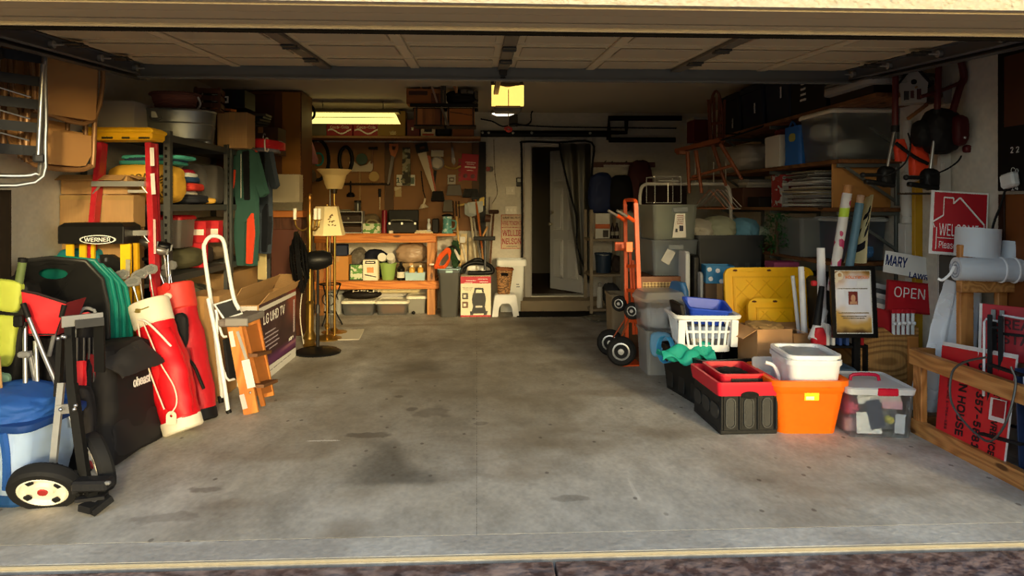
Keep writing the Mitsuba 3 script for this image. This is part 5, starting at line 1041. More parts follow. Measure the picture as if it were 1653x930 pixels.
sd = Thing('screwdriver', 'screwdriver with a black handle hung upright under the tool rail', 'screwdriver', (-1.312, 9.700, 1.520)); sd.add('handle', cyl((0, 0, .0), (0, 0, .11), .016, .020), BK2); sd.add('blade', cyl((0, 0, -.17), (0, 0, 0), .006), C('#b9a98a', .3, .8))
one('ladle', 'dark ladle shaped tool hung under the tool rail', 'tool', join(cyl((0, 0, 0), (0, 0, .16), .01), mv(lathe([(0, 0), (.05, .0), (.055, .03), (.03, .06), (0, .06)], 18), 0, 0, -.05)), C('#1a1512', .4, .5), (-1.698, 9.680, 1.570))
hs = Thing('handsaw', 'handsaw with an orange wooden handle hung on the middle batten', 'saw', (-1.119, 9.680, 2.206), 0, 0, 8)
hs.add('handle', prism(sg.Polygon([(-.06, .02), (.05, .03), (.06, -.03), (.03, -.14), (-.02, -.12), (-.05, -.06)]).buffer(.006).difference(sg.Polygon([(-.03, -.0), (.03, .0), (.02, -.05), (-.02, -.05)])), .022), C('#a85a26', .5)); hs.add('blade', prism([(-.02, -.10), (.03, -.12), (.005, -.52), (-.02, -.52)], .003), C('#57504a', .35, .7))
lv = Thing('blade_case', 'camouflage print blade case hung between the two saws', 'case', (-0.952, 9.670, 1.921))
lv.add('body', prism(sg.Polygon([(-.045, .26), (.045, .26), (.05, -.24), (-.05, -.24)]).buffer(.006), .03), 'm_camo')
for z in (.22, .15, .0, -.05): lv.add('stud', mv(lathe([(0, 0), (.02, 0), (0, .01)], 10), 0, -.016, z, 0, 90), C('#8a8a78', .5))
wp = Thing('license_plate', 'white printed plate partly behind the camouflage case', 'plate', (-0.963, 9.700, 1.747)); wp.add('plate', box(.25, .006, .15, 0, 0, -.075, .003), C('#bdb9aa', .5)); wp.add('lettering', mv(text('15', .07, .002), -.07, -.004, 0), C('#3a4a3a', .5)); wp.add('print', box(.07, .002, .09, .08, -.004, -.05), C('#4c5c48', .5))
one('seed_packet', 'cream paper packet pinned below the white plate', 'packet', box(.085, .008, .14, ch=.003), C('#a58f66', .6), (-1.064, 9.710, 1.521))
one('seed_packet', 'pale crumpled paper pinned above the cream packet', 'packet', crumple(box(.09, .01, .05, ch=.003), .004, 20), C('#b8a98c', .7), (-1.072, 9.710, 1.605))
s2 = Thing('handsaw', 'long white bladed saw with a black handle and red edge hung slanted', 'saw', (-0.726, 9.660, 2.156), 0, 0, -14)
s2.add('handle', prism(sg.box(-.08, -.02, .06, .08).buffer(.012).difference(sg.box(-.04, .01, .03, .05)), .03), BK2); s2.add('blade', prism([(-.085, -.01), (.035, -.02), (.02, -.66), (-.01, -.66)], .006), C('#b7a88e', .45)); s2.add('guard', prism([(.035, -.08), (.075, -.10), (.03, -.64), (.015, -.64)], .012), C('#9c4526', .5))
wcl = Thing('wire_coil', 'coil of grey wire on a white card hung on the pegboard', 'wire', (-0.537, 9.690, 1.991)); wcl.add('coil', join(*[mv(ringm(.09 - .006 * k, .006, .008), 0, -.004 * k, -.01) for k in range(3)]), C('#7d766c', .35, .5)); wcl.add('card', box(.17, .008, .09, 0, .0, .075, .002), C('#a59c88', .6))
tw = Thing('trowel', 'narrow grey trowel hung above the yellow handled strap', 'trowel', (-0.327, 9.690, 2.092), 0, 0, -6); tw.add('blade', prism([(-.012, .12), (.012, .12), (.028, -.10), (0, -.14), (-.028, -.10)], .006), C('#6f6864', .35, .7)); tw.add('handle', cyl((0, 0, .1), (0, 0, .17), .012), C('#5c4426', .5))
one('drawknife', 'yellow wooden drawknife hung level under the trowel', 'tool', tube([(-.11, 0, 0), (-.04, 0, -.03), (.04, 0, -.03), (.11, 0, .0)], .014, 8, 4), C('#a07c38', .5), (-0.327, 9.690, 1.941))
rp = Thing('poster', 'red poster with white lines at the right end of the pegboard', 'poster', (-0.101, 9.695, 1.925), 0, 0, 4); rp.add('sheet', box(.23, .006, .36, 0, 0, -.18), C('#9c1420', .55))
for z, w in ((.06, .14), (.035, .10), (.0, .15), (-.012, .15), (-.05, .09)): rp.add('print', box(w, .002, .012, .01, -.004, z), C('#cfa9a4', .5))
for x in (-.05, .05): rp.add('print', mv(lathe([(0, 0), (.03, 0), (0, .002)], 14), x, -.004, -.12, 0, 90), C('#5a0d14', .5))
one('red_tag_strip', 'narrow red strip of tags hung left of the red poster', 'tag', join(*[box(.05, .006, .05, 0, 0, -.065 * k) for k in range(5)]), C('#8f1c22', .5), (-0.227, 9.700, 1.992))
lb = Thing('hook_card', 'white packaged hook card hung on the pegboard above the brushes', 'card', (-0.344, 9.700, 1.756)); lb.add('card', box(.11, .006, .13, 0, 0, -.065), C('#a8a092', .5)); lb.add('print', prism(sg.box(-.035, -.03, .035, .03).difference(sg.box(-.02, -.015, .02, .015)), .002, -.004), C('#5a4636', .5))
one('chisel', 'slim dark chisel hung under the wire coil', 'chisel', bar((0, 0, .08), (-.02, 0, -.1), .03, .015), BK2, (-0.562, 9.700, 1.798))
for i, (u, v, w, h, c, ry) in enumerate(((707, 317, .17, .12, '#0e0c0b', -15), (733, 307, .2, .13, '#4d463c', 4), (760, 312, .22, .10, '#0f0d0c', -8), (723, 333, .12, .15, '#5f5a50', -18))):
    one('dust_pan', 'dust pan hung low on the pegboard, %s' % ('black one with a red hook at left', 'grey brown one in the middle', 'wide black one at right', 'grey one lowest by the stein')[i], 'dust pan', prism(sg.Polygon([(-w / 2, -h / 2), (w / 2, -h / 2), (w * .38, h / 2), (-w * .38, h / 2)]).buffer(.006), .05), C(c, .5), np.array((-0.525, 9.640, 1.529)) + [(u - 707) * .0084, -.01 * i, -(v - 317) * .0084], 0, ry)
cl_ = Thing('clamp_lamp', 'small white cone clamp lamp hung over the tool chest', 'lamp', (-0.706, 9.500, 1.371)); cl_.add('shade', mv(lathe([(.02, .05), (.065, 0), (.068, .0), (.024, .055)], 24), ry=-12), C('#c9bba4', .4)); cl_.add('socket', cyl((0, 0, .05), (.02, 0, .13), .014), C('#c9bba4', .4)); cl_.add('arm', tube([(.02, .02, .13), (-.02, .15, .25), (-.05, .2, .5)], .006, 6, 3), BK2)
# hung at the left
pk_ = Thing('cone_bag', 'dusty pink cone shaped bag hung beside the wall cabinet', 'bag', (-2.057, 8.600, 1.922)); pk_.add('body', crumple(loft([rrect(.30, .2, .06, -.02), rrect(.31, .2, .06, .04), rrect(.2, .14, .05, .22), rrect(.06, .05, .02, .40), rrect(.03, .03, .01, .48)]).subdivide().subdivide(), .008, 9), C('#84505a', .7)); 
one('red_ball', 'dark red ball hung in front of the wall cabinet', 'ball', trimesh.creation.icosphere(3, .065), C('#6a0f16', .4), (-2.070, 8.300, 2.104))
one('belt', 'dark strap hanging beside the wall cabinet', 'strap', tube([(0, 0, .45), (.01, 0, .2), (0, 0, 0), (-.02, -.02, .0)], .02, 6, 4), C('#3d0f12', .6), (-1.999, 8.300, 2.061))
one('cable_coil', 'black cable coil hung at the left end of the shop light', 'cable', tube([(math.cos(a) * .07, -.02 * math.sin(a * 2), math.sin(a) * .085) for a in np.linspace(0, 6.283, 24)[:-1]], .014, 8, 0, True), BK2, (-1.971, 8.450, 2.501))
one('glove', 'dark leather glove pair hung under the pink bag', 'glove', crumple(blob(.16, .08, .28, 71, .12, 3, 2.5), .012, 9), C('#1d1916', .7), (-2.014, 8.450, 1.623)); one('glove', 'brown leather glove hung beside the dark pair at the pegboard left end', 'glove', crumple(blob(.14, .08, .16, 72, .12, 3, 2.5), .01, 9), C('#4a3826', .7), (-1.959, 8.490, 1.668))

# ---- long handled tools leaning right of the bench
def pole_tool(name, label, cat, a, b, r, mat, head=None, hmat=None, hname='head'):
    t = Thing(name, label, cat, (0, 0, 0)); t.add('handle', cyl(a, b, r), mat)
    if head is not None: t.add(hname, head, hmat)
wd1, wd2, mt1 = C('#c9a566', .5), C('#9a6a3a', .5), C('#8d8a84', .35, .6)
def blade(c, w, h, ry=0, rz=0): return mv(prism(sg.Polygon([(-w / 2, h / 2), (w / 2, h / 2), (w * .45, -h * .3), (0, -h / 2), (-w * .45, -h * .3)]).buffer(.006), .012), *c, rz, 0, ry)
pole_tool('garden_fork', 'long pale handled fork leaning nearest the workbench', 'fork', (-0.208, 9.250, 0.537), (-0.273, 9.550, 1.254), .015, wd1, join(*[cyl(np.array((-0.273, 9.550, 1.238)) + [x, 0, 0], np.array((-0.283, 9.600, 1.462)) + [x, 0, 0], .006) for x in (-.04, 0, .04)]), BK2)
pole_tool('hoe', 'white handled hoe leaning behind the vacuum box', 'hoe', (-0.104, 9.250, 0.537), (-0.198, 9.500, 0.884), .014, C('#d9cfba', .5), box(.10, .02, .08, *(-0.206, 9.520, 0.908)), mt1)
pole_tool('shovel', 'grey shovel with its blade up among the leaning tools', 'shovel', (0.000, 9.300, 0.532), (-0.083, 9.600, 1.253), .016, C('#b0a68f', .5), blade((-0.083, 9.600, 1.337), .17, .17, 4), C('#5f625f', .4, .5))
pole_tool('spade', 'wide grey spade held highest among the leaning tools', 'spade', (0.065, 9.350, 0.608), (-0.050, 9.600, 1.237), .016, C('#8b857a', .5), blade((-0.017, 9.580, 1.370), .2, .16, -6), C('#6d706d', .4, .5))
pole_tool('axe', 'axe with a yellow handle hung level above the leaning tools', 'axe', (-0.267, 9.620, 1.403), (0.017, 9.620, 1.453), .016, C('#b99a52', .5), prism([(-.02, -.05), (.05, -.06), (.05, .06), (-.02, .04)], .03).apply_transform(TF(*(0.050, 9.620, 1.462))), C('#9a8034', .4, .3))
pole_tool('rake', 'brown handled rake leaning behind the shovels', 'rake', (0.090, 9.400, 0.554), (0.008, 9.660, 1.462), .014, wd2, join(*[cyl(np.array((0.008, 9.660, 1.462)) + [x * .2, 0, 0], np.array((0.008, 9.660, 1.521)) + [x, -.03, 0], .004, n=6) for x in np.linspace(-.12, .12, 8)]), mt1)
pole_tool('broom', 'slim dark wood broom leaning against the black pipe', 'broom', (0.163, 9.400, 0.521), (0.226, 9.640, 1.294), .012, C('#5a3a22', .5), crumple(box(.14, .05, .05, *(0.226, 9.640, 1.294), ch=.01), .004, 20), C('#3a2415', .8))
pole_tool('cultivator', 'orange handled cultivator crossing the shovels', 'cultivator', (0.065, 9.350, 0.851), (-0.017, 9.600, 1.487), .013, C('#b5622c', .5), box(.10, .03, .03, *(-0.017, 9.600, 1.487)), BK2)
pole_tool('pole', 'white plastic pipe standing beside the light switches', 'pipe', (0.183, 9.600, 0.460), (0.185, 9.680, 1.521), .02, C('#b7ada0', .5))
pole_tool('mallet', 'short tan mallet handle lying across the leaning tools', 'mallet', (0.049, 9.350, 0.949), (0.139, 9.400, 1.126), .014, C('#b98a55', .5), cyl((0.106, 9.420, 1.240), (0.180, 9.420, 1.232), .05), C('#4a2c18', .6))
pole_tool('push_broom', 'black push broom standing head up behind the vacuum box', 'broom', (0.103, 9.100, 0.582), (0.103, 9.150, 0.959), .017, C('#3a3b3d', .4), box(.28, .06, .05, *(0.095, 9.150, 0.959), ch=.006), BK2)
wl = Thing('wood_boards', 'bundle of pale boards standing behind the leaning tools', 'board', (0, 0, 0))
for k in range(4): wl.add('board', box(.085, .02, .72 + .05 * (k % 2), -0.277 + .10 * k, 9.715 - .005 * k, .25), C(('#e2d0a6', '#d6c196', '#dfcca2', '#cdb88c')[k], .7))

# ---- bins and boxes under the tools
def outline(w, d, h): pass
tr = Thing('trash_can', 'dark grey square trash can right of the workbench', 'trash can', (-0.355, 9.12, 0), 2)
tr.add('body', tub(.27, .27, .56, .80, .006, .008, .03, .03), C('#3a3935', .5)); tr.add('rim', loft([rrect(.27, .27, .03, .555), rrect(.30, .30, .03, .56), rrect(.30, .30, .03, .60), rrect(.26, .26, .03, .60), rrect(.255, .255, .03, .56)], closed=True), C('#2f3a3c', .4)); tr.add('liner', crumple(tub(.275, .275, .05, .98, .004, .012, .02, .03), .006, 14).apply_translation((0, 0, .56)), C('#8fb3bb', .4))
tr.add('clip', box(.09, .02, .03, 0, -.155, .56, .005), C('#a9c9c9', .4))
vb = Thing('vacuum_box', 'white and red carton picturing a black wet vacuum', 'box', (-0.016, 9.1, 0))
VW, VH = 0.382, 0.515
vb.add('body', box(VW, .24, VH, ch=.004), C('#e2d6b8', .6)); vb.add('band', box(VW + .002, .242, VH * .17, 0, 0, VH * .825), C('#b51e2e', .5)); vb.add('band', box(VW + .002, .242, VH * .04, 0, 0, 0.003), C('#b51e2e', .5))
for z, x, w in ((.455, -.06, .13), (.475, .09, .12), (.44, .1, .10), (.43, -.09, .1)): vb.add('print', box(w, .002, .008, x, -.122, z), C('#e9d6d2', .5))
def pic(poly, c, y=-.1205): return vb.add('print', prism(sg.Polygon(poly).buffer(.004), .003, y), c)
vk = C('#2c2a29', .5)
pic([(-.05, .06), (.13, .06), (.11, .13), (.125, .22), (.11, .30), (-.03, .30), (-.045, .22), (-.03, .13)], vk); pic([(-.06, .05), (.14, .05), (.15, .07), (-.07, .07)], vk); pic([(-.02, .31), (-.01, .365), (.09, .365), (.10, .31), (.085, .31), (.078, .35), (.002, .35), (-.005, .31)], vk); pic([(.0, .125), (.08, .125), (.08, .14), (.0, .14)], C('#cfc9b9', .5), -.122)
for x in (-.05, .12): pic([(x - .015, .03), (x + .015, .03), (x + .015, .055), (x - .015, .055)], vk)
for z, c in ((.23, '#4b443c'), (.12, '#6b4a33')): pic([(-.165, z), (-.10, z), (-.10, z + .07), (-.165, z + .07)], C(c, .5)); pic([(-.15, z + .02), (-.125, z + .02), (-.125, z + .05), (-.15, z + .05)], C('#d8cdb6', .5), -.1225)
for k in range(3): vb.add('print', box(.14 - .03 * k, .002, .006, -.10, -.122, .37 - .018 * k), C('#9c9483', .5))
hz = Thing('vacuum_hose', 'thick black vacuum hose coiled on top of the vacuum carton', 'hose', (-0.016, 9.14, VH))
hz.add('hose', join(tube([(-.18, 0, .03), (-.16, 0, .10), (-.05, .02, .155), (.08, .02, .15), (.19, 0, .11), (.21, -.02, .04), (.10, -.03, .03), (-.1, -.03, .03)], .027, 12, 6)), C('#131313', .45)); hz.add('hose', tube([(-.16, .06, .03), (-.12, .06, .12), (.02, .08, .19), (.14, .07, .14)], .027, 12, 6), C('#1a1a1a', .45))
for i, (u, w, h, nm, y) in enumerate(((826, .36, .68, 'tall white square waste bin beside the house door poster', 9.5), (768, .36, .62, 'white bin half hidden behind the vacuum carton', 9.48))):
    t = Thing('waste_bin', nm, 'bin', (0.454 - .46 * i, y, 0)); t.add('body', tub(w - .02, .28, h, .86, .006, .004, .02, .03), C('#cfcfc9', .45)); t.add('rim', loft([rrect(w + .03, .32, .03, h - .07), rrect(w + .04, .33, .03, h - .03), rrect(w + .03, .32, .03, h), rrect(w - .03, .27, .03, h), rrect(w - .03, .27, .03, h - .06)], closed=True), C('#d9d8d2', .45))
    if not i: t.add('liner', crumple(tub(w + .0, .29, .05, .9, .004, .014, .02, .03), .006, 14).apply_translation((0, 0, h - .035)), C('#c9ccc9', .4)); t.add('print', box(.04, .002, .012, .08, -.14, .36), C('#77777c', .5)); t.add('print', box(.05, .002, .012, .085, -.14, .33), C('#77777c', .5))
ss = Thing('step_stool', 'small white plastic step stool with an arched front', 'stool', (0.360, 9.1, 0))
pl_ = sg.Polygon([(-.17, 0), (-.13, .26), (-.11, .27), (.11, .27), (.13, .26), (.17, 0), (.10, 0), (.085, .12), (.05, .17), (-.05, .17), (-.085, .12), (-.10, 0)])
sm = C('#d3d2d0', .4)
ss.add('top', box(.25, .22, .025, 0, 0, .255, .01), sm); ss.add('front', prism(pl_.buffer(.004), .012, -.115), sm); ss.add('back', prism(pl_.buffer(.004), .012, .115), sm)
for s_ in (-1, 1): ss.add('leg', mv(box(.012, .22, .265, 0, 0, 0), s_ * .148, 0, 0, 0, 0, -8.5 * s_), sm)
wk = Thing('wicker_basket', 'tall brown wicker waste basket with a dark handle hole on the white stool', 'basket', (0.340, 9.1, .281), 0, 0, 2)
wk.add('weave', loft([rrect(.15 + .06 * k / 20 + .005 * (k % 2), .15 + .05 * k / 20 + .005 * (k % 2), .04, .315 * k / 20, k=8) for k in range(21)] + [rrect(.18, .17, .04, .315, k=8), rrect(.13, .13, .04, .02, k=8)]), proc_mat('m_wicker', lambda p, n, uv: mix((.30, .145, .05), (.12, .055, .02), smoothstep(.4, .6, noise(p.x * 60 + p.y * 60, p.z * 110, 0))), .6))
wk.add('rim', loft([rrect(.222, .212, .045, .305, k=8), rrect(.232, .222, .045, .315, k=8), rrect(.222, .212, .045, .328, k=8), rrect(.20, .19, .04, .318, k=8)], closed=True), C('#7a3f1c', .6)); wk.add('handle_hole', box(.09, .012, .035, 0, -.104, .235, .004), C('#120b07', .9))
oc_ = Thing('extension_cable', 'tangle of bright orange extension cord hung at the bench corner', 'cord', (-0.439, 9.08, .62)); rg = np.random.RandomState(5)
for k in range(16): oc_.add('loop', tube([(-.10 + rg.rand() * .05, -.02 - .05 * rg.rand(), -.02 + rg.rand() * .06), (-.04 + rg.rand() * .04, -.05, .12 + rg.rand() * .05), (.05 + rg.rand() * .05, -.03, .19 + rg.rand() * .06), (.09, .02 * rg.rand(), .08 + rg.rand() * .05), (.02, .03, -.02 + rg.rand() * .04)], .008, 6, 5, True), C('#d9541c', .5))
oc_.add('plug', box(.06, .02, .025, -.13, -.06, .03, .006), C('#e9cfb9', .5)); 
gl = Thing('garland', 'dark green garland with a white bow behind the orange cord', 'garland', (-0.279, 9.22, .62)); gl.add('foliage', crumple(blob(.11, .11, .32, 81, .3, 6, 2.5, 5), .02, 22, 3), C('#1c3a1c', .8)); gl.add('bow', crumple(blob(.04, .05, .16, 82, .1).apply_transform(TF(.06, -.06, .08, 0, 0, -25)), .006, 14), C('#c9c4b6', .6))
one('curved_tube', 'black curved handle arching over the orange cord', 'handle', tube([(-0.428, 9.150, 0.825), (-0.364, 9.150, 0.865), (-0.301, 9.150, 0.880), (-0.254, 9.150, 0.833), (-0.223, 9.180, 0.663)], .012, 8, 5), BK2)

# ---- wall fittings and poster by the house door
ps = Thing('music_poster', 'cream poster with red lettering on the wall left of the house door', 'poster', (0.474, 9.742, 0.809))
PW, PH = 0.297, 0.475
ps.add('sheet', box(PW, .006, PH, 0, 0, 0), C('#c2a98c', .7)); rdp = C('#94242c', .6)
for s_, z, h, w, c in (('LIVE MUSIC', .90, .04, .8, C('#4a2a24', .6)), ('HERE TONIGHT', .745, .055, .88, rdp), ('WILLIE', .46, .085, .86, rdp), ('NELSON', .225, .085, .86, rdp)): ps.add('lettering', mv(fit(text(s_, h, .002), PW * w, PH * (.06 if z > .8 else .12 if z > .7 else .17)), 0, -.0035, PH * z), c)
ps.add('line', box(PW * .9, .002, .008, 0, -.004, PH * .615), rdp); ps.add('line', box(PW * .5, .002, .012, 0, -.004, PH * .06), C('#8a7a66', .6)); ps.add('border', prism(sg.box(-PW / 2 + .004, .004, PW / 2 - .004, PH - .004).difference(sg.box(-PW / 2 + .012, .012, PW / 2 - .012, PH - .012)), .002, -.004), C('#9c4a42', .6))
for nm, u, v, w, h, n_ in (('white double light switch plate left of the house door', 824, 308, 15, 13, 2), ('white triple light switch plate above the music poster', 825, 339, 19, 13, 3)):
    t = Thing('light_switch', nm, 'light switch', np.array((0.457, 9.740, 1.607)) + [(u - 824) * .0085, 0, -(v - 308) * .0085]); t.add('plate', box(w * .0085, .008, h * .0085, 0, 0, -h * .00425, .003), C('#cfc8b8', .4))
    for k in range(n_): t.add('toggle', box(.02, .012, .04, (k - (n_ - 1) / 2) * .05, -.006, -.02, .003), C('#e6e0d2', .4))
kp = Thing('door_keypad', 'small dark wall keypad beside the house door casing', 'keypad', (0.576, 9.730, 1.725)); kp.add('body', box(.08, .03, .12, 0, 0, -.06, .006), C('#1f1e1c', .4)); kp.add('screen', box(.05, .006, .05, 0, -.016, 0, .002), C('#8a8c86', .3))
rv = Thing('valve', 'small red handled valve on the wall by the black pipe', 'valve', (0.177, 9.700, 1.901)); rv.add('wheel', mv(ringm(.03, .008, .012, 20), -.03, -.02, 0), C('#8a1c1c', .4)); rv.add('body', mv(ringm(.035, .012, .02, 20), .01, 0, 0), C('#4a4640', .4, .5))
one('wall_wire', 'thin wire hanging on the wall above the light switches', 'wire', tube([(0.228, 9.740, 2.309), (0.245, 9.740, 1.843), (0.279, 9.740, 1.589), (0.228, 9.740, 1.462), (0.195, 9.740, 1.420)], .004, 6, 5), C('#6a5c48', .6))

# ---- mats before the step
one('door_mat', 'black rubber door mat on the floor before the house door', 'mat', box(1.0, .40, .014, ch=.005), C('#11120f', .85), (((0.553, 8.956, 0.000)[0] + (1.418, 8.914, 0.000)[0]) / 2 + .02, 9.14, 0), -1)
one('rag', 'grey crumpled rag on the floor right of the black door mat', 'rag', crumple(sheet(lambda u, v: (.40 * (u - .5), .45 * (v - .5), .012 + .012 * math.sin(u * 9 + v * 4) * math.cos(v * 7)), 24, 24, .005), .012, 12), C('#6e6a5c', .9), ((1.559, 8.907, 0.000)[0], 8.75, .004), 20)

# ---- things on the bench's lower shelf
carton('cardboard_box', 'light brown carton on the lower shelf of the workbench', .28, .3, .31, (-1.766 - .03, 9.42, WS), mat=C('#b77c38', .7))
carton('wooden_box', 'reddish wooden box behind the lamp poles on the lower bench shelf', .24, .28, .29, (-1.980, 9.42, WS), tape=False, mat=C('#9a4f22', .5))
one('binder', 'dark blue binder on top of the light brown carton', 'binder', box(.18, .22, .14, ch=.008), C('#131d36', .5), (-1.776, 9.42, WS + .313), 6)
fp = Thing('picture', 'small green leaf picture leaning on the lower bench shelf', 'picture', (-1.552, 9.27, WS), 0, -6); fp.add('frame', prism(sg.box(-.09, 0, .09, .21).difference(sg.box(-.078, .012, .078, .198)), .015), C('#22301c', .5)); fp.add('print', box(.16, .006, .19, 0, .003, .01), 'm_floral')
def hb(t): t.add('print', box(.13, .002, .035, 0, -.081, .215), C('#2b2622', .5)); t.add('print', box(.10, .002, .012, 0, -.083, .226), C('#e6ddc6', .5)); t.add('print', box(.085, .002, .07, 0, -.081, .10), C('#d9935a', .6)); t.add('print', mv(box(.15, .002, .012), 0, -.081, .055, 0, 0, 12), C('#3a302a', .5))
carton('product_box', 'upright white box with an orange picture on the lower bench shelf', .19, .16, .265, (-1.370, 9.31, WS), tape=False, mat=C('#e6dcc0', .5), extra=hb)
gbk = Thing('bucket', 'light green bucket holding white rolls on the lower bench shelf', 'bucket', (-1.155, 9.34, WS)); gbk.add('body', lathe([(0, 0), (.075, 0), (.105, .2), (.112, .2), (.112, .215), (.1, .215), (.07, .01)], 28), C('#8aa656', .45))
for k, (x, z, ry) in enumerate(((-.07, .30, 80), (.04, .29, 60))): one('paper_roll', 'white roll in the light green bucket, %s' % ('left and higher', 'right and tilted')[k], 'roll', mv(lathe([(.02, -.05), (.055, -.05), (.055, .05), (.02, .05)], 20), 0, 0, 0, 0, ry), C('#d9d4c4', .5), (-1.155 + x, 9.30, WS + z - .01))
bt = Thing('bottle', 'dark bottle with a white label on the lower bench shelf', 'bottle', (-0.982, 9.27, WS)); bt.add('body', lathe([(0, 0), (.05, 0), (.05, .15), (.02, .19), (.02, .23), (0, .23)], 20), C('#14110f', .2)); bt.add('label', lathe([(.0505, .03), (.0512, .03), (.0512, .11), (.0505, .11)], 20), C('#d6d0bc', .5))
bg = Thing('tray', 'pale blue tray of small yellow bottles on the lower bench shelf', 'tray', (-0.799, 9.29, WS)); bg.add('body', tub(.26, .16, .10, .96, .004, .006, .01, .015), C('#a9c6c9', .5))
for k in range(2): 
    t = Thing('bottle', 'small yellow bottle in the pale blue tray, %s' % ('left one', 'right one')[k], 'bottle', (-0.799 - .045 + .11 * k, 9.29, WS + .006)); t.add('body', lathe([(0, 0), (.038, 0), (.038, .14), (.02, .16), (0, .16)], 16), C('#d2a24a', .4)); t.add('cap', lathe([(0, .16), (.018, .16), (.018, .185), (0, .185)], 12), C('#e6ddc8', .4))
one('plastic_bag', 'clear plastic bag of rumpled things at the right of the lower bench shelf', 'bag', crumple(blob(.42, .22, .26, 91, .12, 3, 2.6), .016, 8), C('#a08468', .35), (-0.865, 9.55, WS + .20)); carton('cardboard_box', 'plain carton behind the yellow bottles on the lower bench shelf', .40, .16, .20, (-0.870, 9.56, WS), mat=C('#8c7450', .7))
one('clothes_bundle', 'dark navy clothes bundle behind the white box on the lower bench shelf', 'clothes', crumple(blob(.34, .24, .38, 92, .12, 3, 2.6), .02, 7), C('#171a26', .8), (-1.342, 9.56, WS)); one('power_tool', 'grey tool with a pale hose lying behind the light brown carton', 'tool', crumple(blob(.24, .2, .40, 93, .15, 3, 2.5), .02, 8), C('#5d564a', .6), (-1.569, 9.58, WS))

# ---- under the bench
def clear_bin(label, w, d, h, at, rz=0, lidc=None, body=None, fill='#8a7d70', seed=0, group=None, fillh=.75, pieces=None, taper=.9):
    t = Thing('storage_bin', label, 'storage bin', at, rz, group=group)
    t.add('body', (tubs if body is None or body.startswith('clear') else tub)(w, d, h, taper, .003, .008, .012, .035), body or clear('#d3d8d8', .25, .72, .5))
    if fill: t.add('contents', mv(crumple(blob(w * taper * .93, d * taper * .9, h * fillh, seed, .10, 2.5, 4), .012, 9, seed), 0, 0, .006), C(fill, .8))
    if lidc: t.add('lid', mv(lid(w + .03, d + .03, .035, .04), 0, 0, h - .008), lidc)
    return t
WL = C('#e2dcc4', .5)
clear_bin('clear bin with a white lid under the left of the workbench', .41, .36, .16, (-1.519, 9.36, 0), 0, WL, fill='#7b5a52', seed=1); clear_bin('clear bin with orange contents and white lid under the bench middle', .40, .36, .155, (-1.089 , 9.36, 0), 0, WL, fill='#b07a50', seed=2)
clear_bin('grey bin with a white lid under the right end of the bench', .25, .36, .20, (-0.787, 9.5, 0), 0, WL, body=C('#7f7c72', .5), fill=None); clear_bin('light grey bin behind the lamp poles under the bench left end', .26, .36, .26, (-1.869, 9.42, 0), 0, None, body=C('#8f8f8a', .5), fill=None)
um = Thing('boogie_board', 'black oval board with white lettering laid across the bins under the bench', 'board', (-1.481, 9.28, .20)); um.add('board', crumple(blob(.50, .22, .12, 5, .03, 1.5, 2.2), .002, 9), C('#191410', .6)); um.add('lettering', mv(fit(text('HELH', .03, .004), .34, .03), .06, -.07, .105, 0, -38), C('#d6cdb4', .5))
for k in range(3): one('foam_board', 'long cream board lying on the bins under the bench, %s' % ('lowest', 'middle', 'topmost')[k], 'board', box(.68, .12, .018, ch=.003), C(('#b0a078', '#e0cfa0', '#eedfb6')[k], .6), (-1.125 + .02 * k, 9.62, .236 + .0185 * k)); 
one('ball', 'small black ball on the floor under the right end of the bench', 'ball', trimesh.creation.icosphere(3, .022), BK2, (-0.818, 9.24, .022))

# ================================================================ RIGHT SIDE: floor things, back to front
# ---- small rack beside the house door, coats above it
sr = Thing('small_shelf', 'narrow wooden shelf rack on the right of the house door', 'shelf unit', (0, 0, 0))
wr_ = C('#8a7a62', .6); rx0, rx1, ry0, ry1 = 1.472, 1.866, 9.12, 9.62
for x in (rx0, rx1):
    for y in (ry0, ry1): sr.add('post', box(.04, .04, 1.35, x, y, 0), wr_)
RS = [0.974, 0.519, 0.073]
for z in RS: sr.add('shelf', box(rx1 - rx0 + .04, ry1 - ry0 + .04, .03, (rx0 + rx1) / 2, (ry0 + ry1) / 2, z - .03), wr_)
def obx(t): t.add('band', box(.192, .002, .06, 0, -.081, .13), C('#c25a24', .5)); t.add('print', box(.07, .002, .09, .04, -.082, .02), C('#3a3028', .5))
carton('product_box', 'white box with an orange band on the narrow rack beside the door', .19, .16, .33, (1.633, 9.28, RS[0]), tape=False, mat=C('#c9c4b6', .5), extra=obx)
for i, u in enumerate((991, 998)):
    t = Thing('bottle', 'dark bottle with a pale label on the narrow rack, %s' % ('left of two', 'right of two')[i], 'bottle', (1.781 + .06 * i, 9.3, RS[0])); t.add('body', lathe([(0, 0), (.026, 0), (.026, .13), (.012, .17), (.012, .2), (0, .2)], 14), C('#2b1c16', .3)); t.add('label', lathe([(.0265, .04), (.027, .04), (.027, .09), (.0265, .09)], 14), C('#b5ab98', .5))
bb = Thing('bucket', 'dark blue bucket with a white handle on the narrow rack', 'bucket', (1.667, 9.34, RS[1])); bb.add('body', lathe([(0, 0), (.095, 0), (.11, .24), (.118, .245), (.118, .26), (.10, .26), (.09, .01)], 24), C('#1f3247', .5)); bb.add('handle', tube([(-.09, -.07, .25), (0, -.12, .235), (.09, -.07, .25)], .006, 6, 4), C('#c9c9c4', .4))
one('rag_bag', 'brown rag bag beside the dark blue bucket', 'bag', crumple(blob(.13, .2, .22, 101, .1, 3, 2.5), .012, 9), C('#3c3028', .8), (1.846, 9.36, RS[1]))
